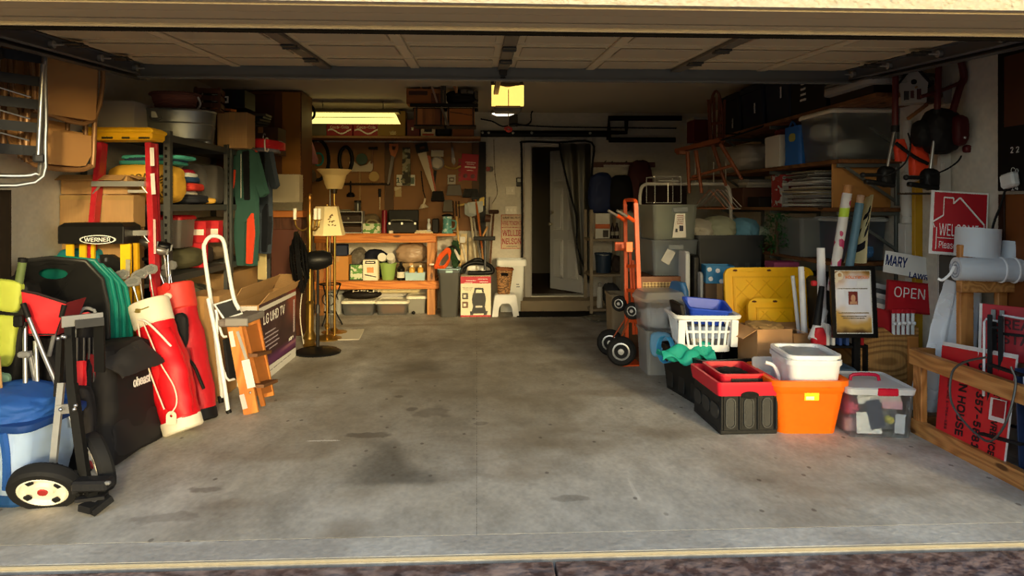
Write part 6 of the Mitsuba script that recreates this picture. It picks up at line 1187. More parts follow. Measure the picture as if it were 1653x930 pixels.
sp = Thing('spray_can', 'white spray can on the bottom of the narrow rack', 'spray can', (1.601, 9.24, RS[2])); sp.add('body', lathe([(0, 0), (.038, 0), (.038, .25), (.03, .27), (0, .27)], 18), C('#c2bdb2', .4)); sp.add('cap', lathe([(0, .27), (.024, .27), (.024, .32), (0, .325)], 14), C('#8a8478', .4))
one('dark_bag', 'dark and silver bag on the bottom of the narrow rack', 'bag', crumple(blob(.22, .3, .30, 102, .12, 3, 2.5), .015, 8), C('#3d3d40', .5), (1.787 - .02, 9.38, RS[2]))
ck = Thing('coat_rack', 'red brown hook board with a white strip on the back wall', 'coat rack', (0, 0, 0)); ck.add('board', box(2.453 - 1.526, .03, .07, 1.989, 9.73, 1.931), C('#4c1f18', .5)); ck.add('strip', box(.37, .012, .035, 1.920, 9.705, 1.930), C('#a8a29a', .5))
for u in (977, 988, 1011): ck.add('hook', tube([(1.754 + (u - 977) * .0085, 9.70, 1.998), (1.754 + (u - 977) * .0085, 9.64, 1.998 + .01)], .009, 6), C('#3a342e', .4, .5))
one('jacket', 'dark blue puffy jacket hung by the house door', 'jacket', crumple(blob(.34, .2, .56, 103, .07, 2, 3), .012, 7), C('#13224a', .7), (1.671, 9.55, 1.287))
one('jacket', 'black jacket hung right of the dark blue one', 'jacket', crumple(blob(.34, .2, .52, 104, .07, 2, 3), .012, 7), C('#0d0d10', .7), (1.931, 9.52, 1.295))
one('jacket', 'dark red jacket hung right of the black one', 'jacket', crumple(blob(.34, .2, .72, 105, .07, 2, 3), .012, 7), C('#3f1412', .7), (2.184 + .02, 9.55, 1.295))

# ---- orange hand truck
ht = Thing('hand_truck', 'bright orange hand truck standing upright with black tyres', 'hand truck', (0, 0, 0))
om_ = C('#d4501c', .4)
for a, b, w in (((1.345, 6.420, 1.420), (1.362, 6.420, 0.040), .030), ((1.397, 6.220, 1.431), (1.447, 6.200, 0.004), .036)): ht.add('rail', bar(a, b, w, .04), om_)
ht.add('top_bar', tube([(1.345, 6.420, 1.392), (1.345, 6.420, 1.448), (1.363, 6.400, 1.459), (1.383, 6.260, 1.458), (1.397, 6.220, 1.447), (1.402, 6.220, 1.393)], .017, 10, 3), om_)
for u0, u1 in ((1017, 1022),): ht.add('inner_bar', bar((1.377, 6.360, 1.001), (1.407, 6.340, 0.251), .022, .02), om_); ht.add('inner_bar', bar((1.392, 6.300, 0.922), (1.421, 6.280, 0.262), .018, .02), om_)
for v in (430, 470, 520): ht.add('crossbar', bar((1.356, 6.42, 0.858 - (v - 430) * .0055), (1.419 + (v - 430) * .0002, 6.22, 0.875 - (v - 430) * .0054), .02, .03), om_)
ht.add('plate', bar((1.328, 6.340, 1.019), (1.373, 6.240, 1.026), .10, .012).apply_translation((0, 0, 0)), C('#e05a22', .4)); ht.add('plate', box(.06, .02, .09, *(1.337, 6.200, 1.001), ch=.004), C('#ef7a3c', .4)); ht.add('plate', box(.085, .02, .08, *(1.290, 6.400, 0.999), ch=.004), C('#c04a1c', .4))
for (a, b, c) in (((1.341, 6.400, 1.274), (1.259, 6.360, 1.320), (1.173, 6.320, 1.365)), ((1.397, 6.220, 1.267), (1.311, 6.180, 1.317), (1.215, 6.140, 1.366))): k = ht.add('arm', cyl(a, b, .018), om_); ht.add('grip', cyl(b, c, .012), C('#b9b5ae', .3, .7), k)
ht.add('toe_plate', box(.34, .24, .012, 1.424 + .02, 6.30, .0, .003), om_)
def wheel(t, c, R, W, nrm, hub='#b5b5b2', tag=''):
    n_ = np.array(nrm, float); n_ /= np.linalg.norm(n_); u, v, d = frame_of(n_); M_ = np.eye(4); M_[:3, 0], M_[:3, 1], M_[:3, 2], M_[:3, 3] = u, v, d, c
    k = t.add('wheel', lathe([(R * .55, -W * .4), (R * .85, -W / 2), (R * .98, -W * .3), (R, 0), (R * .98, W * .3), (R * .85, W / 2), (R * .55, W * .4)], 32).apply_transform(M_), C('#1b1b1b', .7))
    t.add('hub', lathe([(0, -W * .42), (R * .58, -W * .42), (R * .60, W * .42), (R * .5, W * .46), (R * .42, W * .34), (R * .22, W * .36), (R * .2, W * .6), (0, W * .62)], 24).apply_transform(M_), C(hub, .35, .6), k)
wheel(ht, (1.249, 6.120, 0.148), .128, .07, (-.25, -.95, 0)); wheel(ht, (1.227, 6.520, 0.146), .122, .07, (-.25, -.95, 0)); wheel(ht, (1.356, 6.160, 0.490), .075, .05, (-.55, -.8, 0), '#c9c9c6'); wheel(ht, (1.298, 6.440, 0.516), .072, .05, (-.55, -.8, 0), '#d5d5d2')
ht.add('axle_arm', bar((1.359, 6.200, 0.468), (1.256, 6.150, 0.260), .014, .012), C('#9a4a28', .5)); ht.add('axle_arm', bar((1.363, 6.400, 0.409), (1.248, 6.480, 0.199), .014, .012), C('#9a4a28', .5))
one('tan_bin', 'tan open bin standing behind the orange hand truck wheels', 'bin', tub(.26, .34, .52, .88, .006, .01, .02, .03), C('#86775f', .6), (1.463, 7.2, 0))

# ---- stacked clear bins behind the hand truck
bxX, bxY = 1.787, 6.62
ch_ = Thing('chest', 'brown framed chest with a woven cane front under the clear bins', 'chest', (1.638, 6.56, 0))
CW, CH = .39, 0.772
ch_.add('body', box(CW, .46, CH, ch=.004), C('#4a2a18', .5)); ch_.add('frame', prism(sg.box(-CW / 2, .0, CW / 2, CH).difference(sg.box(-CW / 2 + .04, .42, CW / 2 - .04, CH - .05)), .02, -.235), C('#6b3c20', .5))
ch_.add('cane_panel', box(CW - .07, .01, CH - .48, 0, -.236, .43), proc_mat('m_cane', lambda p, n, uv: mix((.52, .38, .18), (.14, .08, .03), smoothstep(.35, .65, .5 + .25 * dr.sin(p.x * 210) + .25 * dr.sin(p.z * 260))), .6))
cb1 = clear_bin('large clear bin under the one with a paper label', .43, .50, 1.098 - CH, (1.776 + .01, 6.62, CH), 2, None, clear('#b9c2c9', .3, .62, .5), fill='#76838f', seed=4, fillh=.8)
cb1.add('handle', box(.14, .03, .045, -.0, -.262, .24, .006), clear('#d5dbdd', .2, .5, .6)); cb1.add('note', mv(box(.085, .002, .13), -.10, -.254, .12, 0, 0, 30), C('#b9b6ae', .6))
z2 = 1.098
cb2 = clear_bin('large clear bin with a paper label topmost behind the hand truck', .42, .50, 1.420 - z2, (1.776 + .01, 6.62, z2), 2, None, clear('#c9cfc6', .3, .62, .5), fill='#93958a', seed=5, fillh=.85)
cb2.add('handle', box(.14, .03, .045, .04, -.258, .25, .006), clear('#d5dbdd', .2, .5, .6)); nt = cb2.add('note', prism([(-.03, .02), (.10, .02), (.09, .24), (.0, .24)], .002, -.248), C('#d9d3c6', .6))
for k in range(5): cb2.add('print', box(.06, .002, .006, .045, -.2505, .215 - .018 * k), C('#8a5a50', .6), nt)
cb2.add('print', box(.035, .002, .05, .055, -.2505, .08), C('#2c2a3a', .6), nt); cb2.add('print', box(.02, .002, .03, .01, -.2505, .07), C('#3a3a3a', .6), nt)
wrk = Thing('wire_rack', 'silver wire basket frame standing on the topmost clear bin', 'wire rack', (1.725, 6.5, 1.431 + .004)); wm_ = C('#b5b3ac', .35, .6)
for y in (-.10, .10): wrk.add('frame', tube([(-.14, y, 0), (.11, y, 0), (.11, y, .235), (-.14, y, .235)] if y > 0 else [(-.11, y, 0), (.13, y, 0), (.13, y, .24), (-.11, y, .24)], .006, 6, 0, True), wm_)
for x, z in ((-.12, 0), (.12, 0), (.12, .237), (-.12, .237)): wrk.add('wire', cyl((x, -.1, z), (x, .1, z), .005, n=6), wm_)
wrk.add('wire', cyl((.01, -.1, 0), (.01, -.1, .18), .005, n=6), wm_); wrk.add('wire', cyl((-.08, -.1, .20), (.11, -.1, .20), .008, n=6), wm_)
gr_ = Thing('garment_rack', 'white tube garment rack behind the stacked clear bins', 'garment rack', (0, 0, 0))
gr_.add('frame', tube([(1.668, 7.200, -0.035), (1.661, 7.200, 1.230), (1.668, 7.200, 1.546), (1.719, 7.200, 1.622), (1.834, 7.200, 1.629), (2.412, 7.200, 1.630), (2.529, 7.200, 1.624), (2.593, 7.200, 1.547), (2.606, 7.200, 1.229), (2.613, 7.200, -0.044)], .018, 10, 5), C('#b7b2a8', .4)); 
for u in (1118, 1148, 1168): gr_.add('hook_bar', cyl((2.237 + (u - 1118) * .0063, 7.2, 1.610), (2.237 + (u - 1118) * .0063, 7.2, 1.852), .007, n=8), C('#8f8a80', .4, .4))
for k in range(5): one('clothes_hanger', 'wire hanger in the cluster on the garment rack, %s' % ('first from the bins', 'second', 'third', 'fourth', 'last by the white post')[k], 'hanger', tube([(0, -.17, 0), (0, 0, .20), (0, .17, 0), (0, -.17, 0)], .006, 6), C(('#b06a4a', '#a5a29a', '#b87a5a', '#9a948a', '#c2b0a0')[k], .4), (2.393 + .045 * k, 7.25, 1.376), 60, 0, 12 - 6 * k, group='clothes hangers on the garment rack')

# ---- dark grey ribbed tub with clothes
dg = Thing('storage_tub', 'big dark grey ribbed tub piled with clothes beneath the shelves', 'storage tub', (2.389, 6.85, 0.714))
TW, TH = .66, 1.130 - 0.714
dg.add('body', tub(TW, .5, TH, .94, .006, .02, .03, .04), C('#2e2f30', .5))
for k in range(6): dg.add('rib', mv(box(.055, .016, TH * .86, 0, 0, 0, .006), -.27 + .108 * k, -.236, .02, 0, -2.5), C('#3a3b3c', .5))
one('plinth', 'dark closed bin holding up the big grey ribbed tub', 'bin', box(.62, .48, 0.714 - .002, ch=.02), C('#222326', .5), (2.389, 6.88, 0))
for i, (x, w, h, c, nm) in enumerate(((-.24, .26, .13, '#a39c8d', 'pale striped cloth at the left end of the grey tub'), (-.05, .30, .16, '#8f9078', 'grey green cloth with dark stripes in the middle of the grey tub'), (.20, .22, .14, '#5f8da0', 'light blue cloth at the right end of the grey tub'), (.31, .12, .07, '#9aa08c', 'small pale cloth at the right rim of the grey tub'))):
    one('clothes', nm, 'clothes', crumple(blob(w, .34, h + .10, 110 + i, .12, 3, 2.5), .014, 9), C(c, .8), (2.389 + x, 6.82, 1.130 - .085), 10 * i)

# ---- flat boards standing at the middle
for nm, u, v0, Y, w, d, c, ry in (('tall white edged panel standing right of the clear bins', 1106, 405, 6.2, .045, .30, '#b9bbbc', 0), ('black folded frame standing right of the white edged panel', 1122, 412, 6.2, .06, .3, '#141414', 1), ('grey narrow board leaning beside the black folded frame', 1133, 440, 6.1, .03, .26, '#a4a6a6', 2), ('dark grey board leaning right of the grey narrow one', 1141, 442, 6.1, .035, .26, '#4c4e50', 2)):
    h = {405: 1.005, 412: 0.972, 440: 0.828, 442: 0.812}[v0]
    one('flat_board', nm, 'board', loft([rrect(w, d, .015, 0), rrect(w, d, .015, h - .03), rrect(w * .9, d * .8, .015, h)]), C(c, .4), ({405: 1.850, 412: 1.928, 440: 1.951, 442: 1.995}[v0], Y + .12, 0), 0, 0, 0)
one('kickboard', 'blue rounded board standing before the white edged panel', 'board', loft([rrect(.06, .24, .028, 0), rrect(.06, .24, .028, 0.680), rrect(.06, .16, .028, 0.754)]), C('#2f5f93', .5), (1.731, 6.05, 0), 20)
gft = Thing('gift_box', 'blue gift box with white polka dots behind the yellow lid', 'box', (2.096, 6.12, 0.742), -8)
gft.add('body', tub(.24, .24, .15, 1, .006, .002, .004, .004, 1), C('#2677a8', .5))
for x, z in ((-.08, .04), (-.02, .11), (.05, .04), (.10, .10), (-.09, .12), (.01, .02)): gft.add('dot', mv(lathe([(0, 0), (.02, 0), (0, .002)], 14), x, -.1225, z, 0, 90), C('#e5e8ea', .5))
carton('cardboard_box', 'brown carton under the polka dot gift box', .24, .24, 0.742 - .002, (2.096, 6.13, 0), -8, mat=C('#5d4630', .7))

# ---- yellow lids
def big_lid(label, w, h, at, rx, rz=0, seed=0):
    t = Thing('tote_cover', label, 'tote lid', at, rz, rx); y1, y2 = C('#f0b90e', .4), C('#e5ad08', .4)
    o = sg.box(-w / 2 + .07, .07, w / 2 - .07, h - .07).buffer(.07); t.add('plate', prism(o, .02), y1); t.add('rim', prism(o.difference(o.buffer(-.035)), .035, -.008), y1)
    t.add('inner_step', prism(o.buffer(-.07).difference(o.buffer(-.085)), .016, -.014), y2)
    q = o.buffer(-.10)
    for k in range(-4, 9):
        for s_ in (-1, 1):
            ln_ = sg.LineString([(-w / 2 + .14 * k, 0), (-w / 2 + .14 * k + s_ * h, h)]).buffer(.004).intersection(q)
            if ln_.area > 1e-4: t.add('rib', prism(ln_, .007, -.012), y2)
    for x in (-w * .38, 0, w * .38): t.add('slot', prism(affinity.scale(sg.Point(x, h - .025).buffer(1, 8), .018, .008), .008, -.024), C('#5a2c08', .7))
    return t
big_lid('large yellow tote lid standing on edge behind the cardboard boxes', .74, .90, (2.379, 5.62, .01), -7)
big_lid('smaller yellow tote lid leaning on the large yellow one', .44, .68, (2.354, 5.46, .0), -8)

# ---- clear tub, light blue cloth, black tote, laundry basket
one('plastic_crate', 'grey plastic crate on the floor behind the black tote', 'crate', tub(.36, .36, .37, .92, .006, .01, .02, .03), C('#8b8b88', .5), (1.582, 6.02, 0))
one('cloth', 'light blue cloth hanging out of the grey crate beside the laundry basket', 'cloth', crumple(blob(.17, .08, .20, 121, .06, 2, 4), .006, 8), C('#7fb8dd', .7), (1.503, 5.77, .17))
ct = clear_bin('clear rounded tub with a dark label left of the laundry basket', .34, .40, .25, (1.542, 5.98, .375), 4, None, clear('#f3f5f6', .15, .7, 1.0), fill='#c4c6c8', seed=8, fillh=.6, taper=.86); ct.add('label', box(.075, .002, .05, .05, -.18, .05), C('#18181a', .5)); ct.add('lid', mv(loft([rrect(.37, .43, .06, 0), rrect(.37, .43, .06, .02), rrect(.31, .36, .05, .07), rrect(.28, .33, .05, .075)]), 0, 0, .245), clear('#f0f1f1', .2, .6, 1.0))
bt_ = Thing('black_tote', 'large black tote bin with the laundry basket on top', 'storage bin', (1.765, 5.22, 0), 9)
btm = C('#17191a', .4)
bt_.add('body', tub(.56, .70, .345, .90, .006, .022, .03, .05), btm)
for k in range(3): bt_.add('rib', mv(box(.012, .10, .26, 0, 0, 0, .004), -.266, -.2 + .2 * k, .03, 0, 0, 3.5), C('#202223', .4))
for k in range(2): bt_.add('rib', mv(box(.10, .012, .26, 0, 0, 0, .004), -.12 + .24 * k, -.338, .03, 0, -3.5), C('#202223', .4))
one('cloth', 'teal crumpled cloth spilling over the rim of the black tote', 'cloth', crumple(sheet(lambda u, v: (-.20 + .42 * u, -.05 + .12 * v - .03 * math.sin(u * 5), .03 * math.sin(u * 12 + v * 4) + .02 * math.sin(v * 9) - .05 * (1 - v) ** 2), 40, 16, .008), .018, 12, 3), C('#12907f', .7), (1.487, 4.99, .375), 8)
one('strap', 'light blue strap looped over the left rim of the black tote', 'strap', sheet(lambda u, v: (lambda a: (-.012 + .02 * math.cos(a) - .03, .07 * math.cos(a), -.09 + .12 * math.sin(a) * (1 if math.sin(a) > 0 else .9)))(u * 6.0 + .3)[:2] + (-.05 + .10 * math.sin(u * 6.0 + .3) + .0 * v,) if False else (-.02 + .045 * (v - .5), .075 * math.cos(u * 5.6 + 1.9), -.06 + .10 * math.sin(u * 5.6 + 1.9)), 30, 4, .006), C('#3f9ad0', .6), (1.435, 5.30, .39), 30)
lb_ = Thing('laundry_basket', 'white plastic laundry basket with slotted sides on the black tote', 'laundry basket', (1.663 + .01, 5.24, .352), -4)
lw, ld, lh, tp = .44, .40, .285, .80
wmx = C('#e9eaea', .4)
lb_.add('base', loft([rrect(lw * tp, ld * tp, .06, 0), rrect(lw * tp + .01, ld * tp + .01, .06, .05), rrect(lw * tp, ld * tp, .055, .05), rrect(lw * tp - .01, ld * tp - .01, .055, .01)]), wmx)
def pr_(z): q = tp + (1 - tp) * z / lh; return rrect(lw * q, ld * q, .06, z, k=6)
lb_.add('rim', loft([pr_(.225), pr_(.235) + 0, rrect(lw + .05, ld + .05, .08, .245, k=6), rrect(lw + .06, ld + .06, .085, .262, k=6), rrect(lw + .04, ld + .04, .08, .272, k=6), rrect(lw - .01, ld - .01, .06, .265, k=6), rrect(lw * .97, ld * .97, .06, .225, k=6)], closed=True), wmx)
def basket_pt(s, z):
    q = (tp + (1 - tp) * z / lh) / 2; per = [(-lw * q + .05, -ld * q), (lw * q - .05, -ld * q), (lw * q, -ld * q + .05), (lw * q, ld * q - .05), (lw * q - .05, ld * q), (-lw * q + .05, ld * q), (-lw * q, ld * q - .05), (-lw * q, -ld * q + .05)]
    ls = sg.LineString(per + per[:1]); p = ls.interpolate(s, normalized=True); return np.array([p.x, p.y, z])
for k in range(30): lb_.add('slat', bar(basket_pt(k / 30, .04), basket_pt(k / 30, .235), .017, .007), wmx)
for z in (.14,): lb_.add('hoop', loft([pr_(z), pr_(z + .018), pr_(z + .018) * (.975, .97, 1), pr_(z) * (.975, .97, 1)], closed=True), wmx)
k = lb_.add('corner', join(*[mv(box(.05, .012, .20, 0, 0, 0, .004), sx * (lw * .43), -ld * .455, .04, 0, 8) for sx in (-1,)]), wmx); lb_.add('corner', mv(box(.05, .012, .20, 0, 0, 0, .004), lw * .43, -ld * .455, .04, 0, 8), wmx)
one('blue_bin', 'bright blue plastic bin tilted inside the laundry basket', 'bin', tub(.30, .26, .13, .8, .005, .014, .012, .03), C('#2547b8', .4), (1.696, 5.24, .555), -6, 10, 5)
one('grey_tray', 'pale grey tray under the bright blue bin in the laundry basket', 'tray', tub(.31, .26, .09, .9, .005, .008, .01, .03), C('#8f9db8', .5), (1.686, 5.24, .44), -4)
one('black_board', 'black board standing inside the left of the laundry basket', 'board', mv(box(.03, .28, .30, ch=.005), ry=-12), C('#121212', .5), (1.533 + .01, 5.24, .40))

# ---- red and black folding crate
rbx, rby, rbz = 1.672, 4.572, 0
cr = Thing('folding_crate', 'black folding crate with a bright red rim at the front of the floor', 'crate', (rbx, rby, 0), 1)
w, d, h = .36, .50, .325; bkm, rdm = C('#1b1c1d', .45), C('#d81f33', .4)
for sx in (-1, 1): cr.add('side', box(.02, d, h - .06, sx * (w / 2 - .01), 0, .01, .004), bkm)
for sy in (-1, 1): cr.add('end', box(w - .04, .02, h - .06, 0, sy * (d / 2 - .01), .01, .004), bkm)
cr.add('base', box(w + .004, d + .004, .03, 0, 0, 0, .006), bkm)
cr.add('rim', loft([rrect(w + .03, d + .03, .03, h - .085), rrect(w + .05, d + .05, .03, h - .02), rrect(w + .05, d + .05, .03, h), rrect(w + .01, d + .01, .02, h), rrect(w - .03, d - .03, .02, h - .085)], closed=True), rdm)
for k in range(3): cr.add('oval_rib', prism(sg.LineString([((k - 1) * .115, .07), ((k - 1) * .115, h - .13)]).buffer(.032).difference(sg.LineString([((k - 1) * .115, .07), ((k - 1) * .115, h - .13)]).buffer(.024)), .008, -d / 2 - .003), C('#37393a', .4)); cr.add('oval_panel', prism(sg.LineString([((k - 1) * .115, .07), ((k - 1) * .115, h - .13)]).buffer(.022), .006, -d / 2 - .001), C('#2c2e2f', .4))
for k in range(4): cr.add('post', box(.014, .012, h - .1, -.172 + .115 * k, -d / 2 - .004, .03, .003), bkm)
for k in range(3): cr.add('side_rib', mv(prism(sg.LineString([(-.03, .10), (.03, .10)]).buffer(.045, 6), .008), -w / 2 - .003, -.16 + .16 * k, .03, -90), C('#262829', .4))
cr.add('handle_slot', prism(affinity.scale(sg.Point(0, h - .078).buffer(1, 14), .055, .022), .012, -d / 2 - .018), C('#0b0b0b', .7))
ic = Thing('red_bin', 'small red bin of black bags inside the red rimmed crate', 'bin', (rbx, rby + .03, .19), 0); ic.add('body', tub(.27, .36, .16, .94, .008, .012, .014, .03), C('#c81f30', .4)); ic.add('contents', mv(crumple(blob(.22, .30, .14, 131, .14, 3, 3), .014, 9), 0, 0, .012), C('#151416', .7)); ic.add('label', box(.20, .003, .03, .03, -.185, .10), C('#2a2220', .5))
one('black_bag', 'black wrinkled bag filling the bottom of the red rimmed crate', 'bag', crumple(blob(.30, .44, .16, 132, .06, 3, 5), .006, 9), C('#101011', .7), (rbx, rby, .031))

# ---- cardboard boxes behind the white bin
carton('cardboard_box', 'tall open cardboard box filled with paper behind the white bin', .27, .30, .535, (2.095, 5.10, 0), 6, open_=True, flaps=(0, 0, 1, 1), mat=C('#b78a5c', .7))
one('packing_paper', 'crumpled brown packing paper on top of the tall open box', 'paper', crumple(blob(.24, .26, .09, 141, .2, 3, 3), .02, 10), C('#a3804e', .7), (2.095, 5.10, .478))
one('cardboard_insert', 'plain carton body inside the tall open box', 'box', box(.24, .27, .46, ch=.004), CARD, (2.095, 5.10, .008), 6)
carton('cardboard_box', 'lower open cardboard box right of the tall one', .22, .26, .485, (2.385, 5.18, 0), 4, open_=True, flaps=(0, 1, 0, 1), mat=C('#ae8152', .7))
tpn = Thing('plastic_cover', 'clear grey plastic lid standing between crate and white bin', 'lid', (1.914, 4.66, .10), 0, -8); tpn.add('plate', prism(sg.box(-.05, .02, .09, .28).buffer(.02), .014), C('#a5a8ab', .35)); tpn.add('panel', prism(sg.box(-.03, .10, .05, .2), .018, 0), C('#babdbf', .35))
one('white_ring', 'white curved handle beside the standing plastic lid', 'handle', tube([(-.03, 0, .10), (.02, -.01, .08), (.05, -.01, .02), (.06, 0, -.03)], .012, 8, 4), C('#e3e3e3', .4), (1.884, 4.500, 0.303))

# ---- orange tote with the white bin
ot = Thing('orange_tote', 'bright orange tapered tote at the front of the right side', 'storage bin', (2.06, 4.53, 0), -3)
orm = C('#f06a08', .35)
ot.add('body', tub(.455, .52, .34, .80, .006, .022, .035, .06), orm); ot.add('shoulder', loft([rrect(.44, .505, .06, .255), rrect(.47, .535, .06, .28), rrect(.475, .54, .06, .305), rrect(.45, .51, .06, .306)], closed=True), orm)
lbk = ot.add('label', mv(box(.09, .002, .075, 0, 0, 0), .005, -.2525, .215, 0, 5), C('#e8d21c', .5)); ot.add('label_print', mv(box(.05, .002, .022, 0, 0, 0), -.005, -.2535, .22, 0, 5), C('#d9e0c4', .5), lbk); ot.add('label_print', mv(box(.07, .002, .006, 0, 0, 0), .005, -.2555, .265, 0, 5), C('#5a4a14', .5), lbk)
ot.add('grip', mv(box(.10, .006, .06, .02, 0, 0, .002), 0, -.226, .10, 0, 5), C('#e06006', .4))
wb2 = Thing('white_bin', 'white plastic bin nested double on top of the orange tote', 'storage bin', (2.121, 4.52, .235), -6)
wh_ = C('#e6e7e9', .35)
wb2.add('body', tub(.33, .40, .215, .87, .005, .010, .03, .05), wh_); wb2.add('inner_bin', mv(tub(.31, .38, .16, .88, .005, .018, .02, .05), 0, 0, .085), C('#eef0f1', .35)); wb2.add('plastic_wrap', mv(crumple(blob(.26, .32, .10, 151, .2, 3, 3), .02, 10), 0, 0, .15), clear('#dfe2e4', .12, .55, .4))

# ---- clear document bin with red latch, slate bin behind it
cd = Thing('clear_bin', 'clear lidded bin of papers with a red latch beside the wooden rack', 'storage bin', (2.475, 4.42, 0), -6)
cl2 = clear('#eef2f3', .03, .95, .1)
cd.add('body', tubs(.39, .44, .27, .92, .003, .006, .01, .03), cl2); cd.add('lid', mv(loft([rrect(.405, .455, .035, 0), rrect(.42, .47, .04, .035), rrect(.39, .44, .04, .042), rrect(.36, .41, .03, .03)]), 0, 0, .265), C('#cdd1d2', .35)); cd.add('latch', box(.12, .02, .045, .03, -.232, .262, .006), C('#c21230', .35)); cd.add('handle', tube([(-.10, 0, .30), (-.08, 0, .335), (.06, 0, .335), (.08, 0, .30)], .011, 8, 3), C('#b5123a', .4))
def card_in(label, cat, w, h, c, x, z, ry=0, y=-.165, rx=-3):
    return one('paper_item', label, cat, mv(box(w, .008, h, 0, 0, 0, .001), rx=rx, ry=ry), C(c, .5), np.array((2.475 + .99 * x - .1 * 0, 4.42 + y + .10 * -x, z)), -6)
card_in('white framed sheet low inside the clear lidded bin', 'paper', .15, .13, '#e3e3de', -.07, .012); card_in('dark blue brochure tilted inside the clear lidded bin', 'brochure', .085, .17, '#24344f', -.02, .05, -12, -.178); card_in('pale narrow card at the right inside the clear lidded bin', 'card', .06, .12, '#c9ccd0', .11, .014, 6); card_in('pink and white striped packet inside the clear lidded bin', 'packet', .12, .05, '#d9a5b0', .07, .165, 4, -.16); card_in('white roll of paper lying high inside the clear lidded bin', 'paper', .26, .06, '#dcdcd6', .0, .20, -5, -.15)
one('round_canister', 'yellow and black round cap inside the clear lidded bin', 'cap', mv(lathe([(0, 0), (.025, 0), (.022, .03), (0, .03)], 18), rx=90), C('#c9bd5a', .4), (2.525, 4.262, .10))
one('soft_toy', 'pink soft bundle at the left inside the clear lidded bin', 'cloth', crumple(blob(.10, .28, .11, 161, .12, 3, 3), .012, 9), C('#c0506a', .7), (2.345, 4.46, .10)); one('paper_stack', 'grey paper pile filling the back of the clear lidded bin', 'paper', box(.30, .24, .19, ch=.01), C('#8f9092', .7), (2.49, 4.47, .008), -6); one('pink_box', 'pale pink box under the pink bundle in the clear lidded bin', 'box', box(.09, .26, .08, ch=.004), C('#b08a8a', .6), (2.345, 4.45, .009), -6)
clear_bin('slate blue lidded bin behind the clear lidded one', .36, .34, .27, (2.41, 4.91, 0), -4, C('#5c7384', .4), body=C('#62727e', .4), fill=None).add('handle', tube([(-.09, -.05, .31), (-.06, -.06, .335), (.05, -.06, .335), (.08, -.05, .31)], .009, 8, 3), C('#8c9aa2', .4))

# ================================================================ RIGHT WALL: shelves and what is on them
RX = 2.70
ws_ = Thing('shelf_unit', 'three brown board shelves along the right wall on steel brackets', 'shelf unit', (0, 0, 0))
for z, y0 in ((2.18, 5.2), (1.76, 5.2), (1.395, 5.2), (.98, 5.3)):
    ws_.add('board', box(XR - RX, 8.9 - y0, .03, (XR + RX) / 2, (8.9 + y0) / 2, z - .03, .003), 'm_shelfboard')
gbr = C('#6d736f', .4, .6)
for z in (2.15, 1.73, 1.365, .95):
    for y in (5.26, 6.5, 7.8):
        ws_.add('bracket', join(box(.48, .03, .03, XR - .24, y, z - .03, .003), box(.03, .03, .32, XR - .016, y, z - .32, .003), bar((RX + .08, y, z - .025), (XR - .02, y, z - .29), .025, .02)), gbr)
ws_.add('end_panel', box(.46, .018, 1.735 - 1.395, XR - .25, 5.34, 1.395, .003), C('#a8743a', .6))
# top shelf: dark bins, a dark box, white boards
for i, (y, c, lz) in enumerate(((7.55, '#15171c', .10), (6.95, '#171c28', .18), (6.35, '#161d2c', .24))):
    t = Thing('storage_bin', 'dark blue black bin on the top right shelf, %s' % ('furthest from the opening', 'middle one of three', 'nearest to the black carton')[i], 'storage bin', (XR - .26, y, 2.18)); t.add('body', tub(.46, .54, .38, .92, .006, .014, .03, .04), C(c, .5)); t.add('lid', mv(lid(.49, .57, .04, .05), 0, 0, .375), C(c, .45)); t.add('tag', box(.003, .03, .10, -.233, -.12, lz - .05), C('#a9a9a6', .5))
t = carton('cardboard_box', 'black carton with four lines of white print on the top right shelf', .46, .62, .36, (XR - .26, 5.72, 2.18), tape=False, mat=C('#0e0e0f', .5))
for k in range(4): t.add('print', box(.002, .11 - .012 * k, .018, -.231, .08, .10 + .045 * k), C('#bcbab4', .5))
for k in range(3): one('flat_board', 'pale long board stacked near the ceiling on the right, %s' % ('lowest and longest', 'middle one', 'topmost and thin')[k], 'board', loft([rrect(.50, .7, .12, z) for z in (0, .012 + .006 * (k == 0), .02 + .012 * (k == 0))]), C(('#8f8b84', '#7d7972', '#5a564f')[k], .5), (XR - .32 + .02 * k, 5.02 + .02 * k, (2.24, 2.272, 2.30)[k] + .0), 4 * k)
one('flat_box', 'dark flat box supporting the pale boards at the top right', 'box', box(.46, .6, .058, ch=.004), C('#221710', .6), (XR - .26, 5.05, 2.182))
ws_.add('board', box(XR - RX, .5, .03, (XR + RX) / 2, 4.95, 2.15, .003), 'm_shelfboard')
# second shelf
one('plastic_sack', 'clear white plastic sack at the far end of the second right shelf', 'bag', crumple(blob(.44, .8, .30, 171, .08, 2.5, 3), .014, 7), C('#a29d94', .35), (XR - .26, 7.55, 1.76))
def wbx(t): t.add('print', prism(sg.box(-.03, .05, .10, .22).difference(sg.box(-.02, .06, .09, .21)), .002, -.161), C('#3a3a3c', .5)); t.add('print', box(.13, .002, .02, .035, -.162, .025), C('#3a3a3c', .5)); t.add('print', box(.13, .002, .008, .035, -.163, .16), C('#3a3a3c', .5))
carton('storage_box', 'white closed box with a black printed frame on the second right shelf', .44, .32, .29, (XR - .26 - .0, 6.45, 1.76), tape=False, mat=C('#c9c3b6', .6), extra=wbx)
one('red_cloth', 'red patterned cloth on top of the white closed box', 'cloth', crumple(blob(.30, .26, .07, 172, .15, 4, 3), .012, 12), C('#6e2420', .8), (XR - .28, 6.45, 2.052))
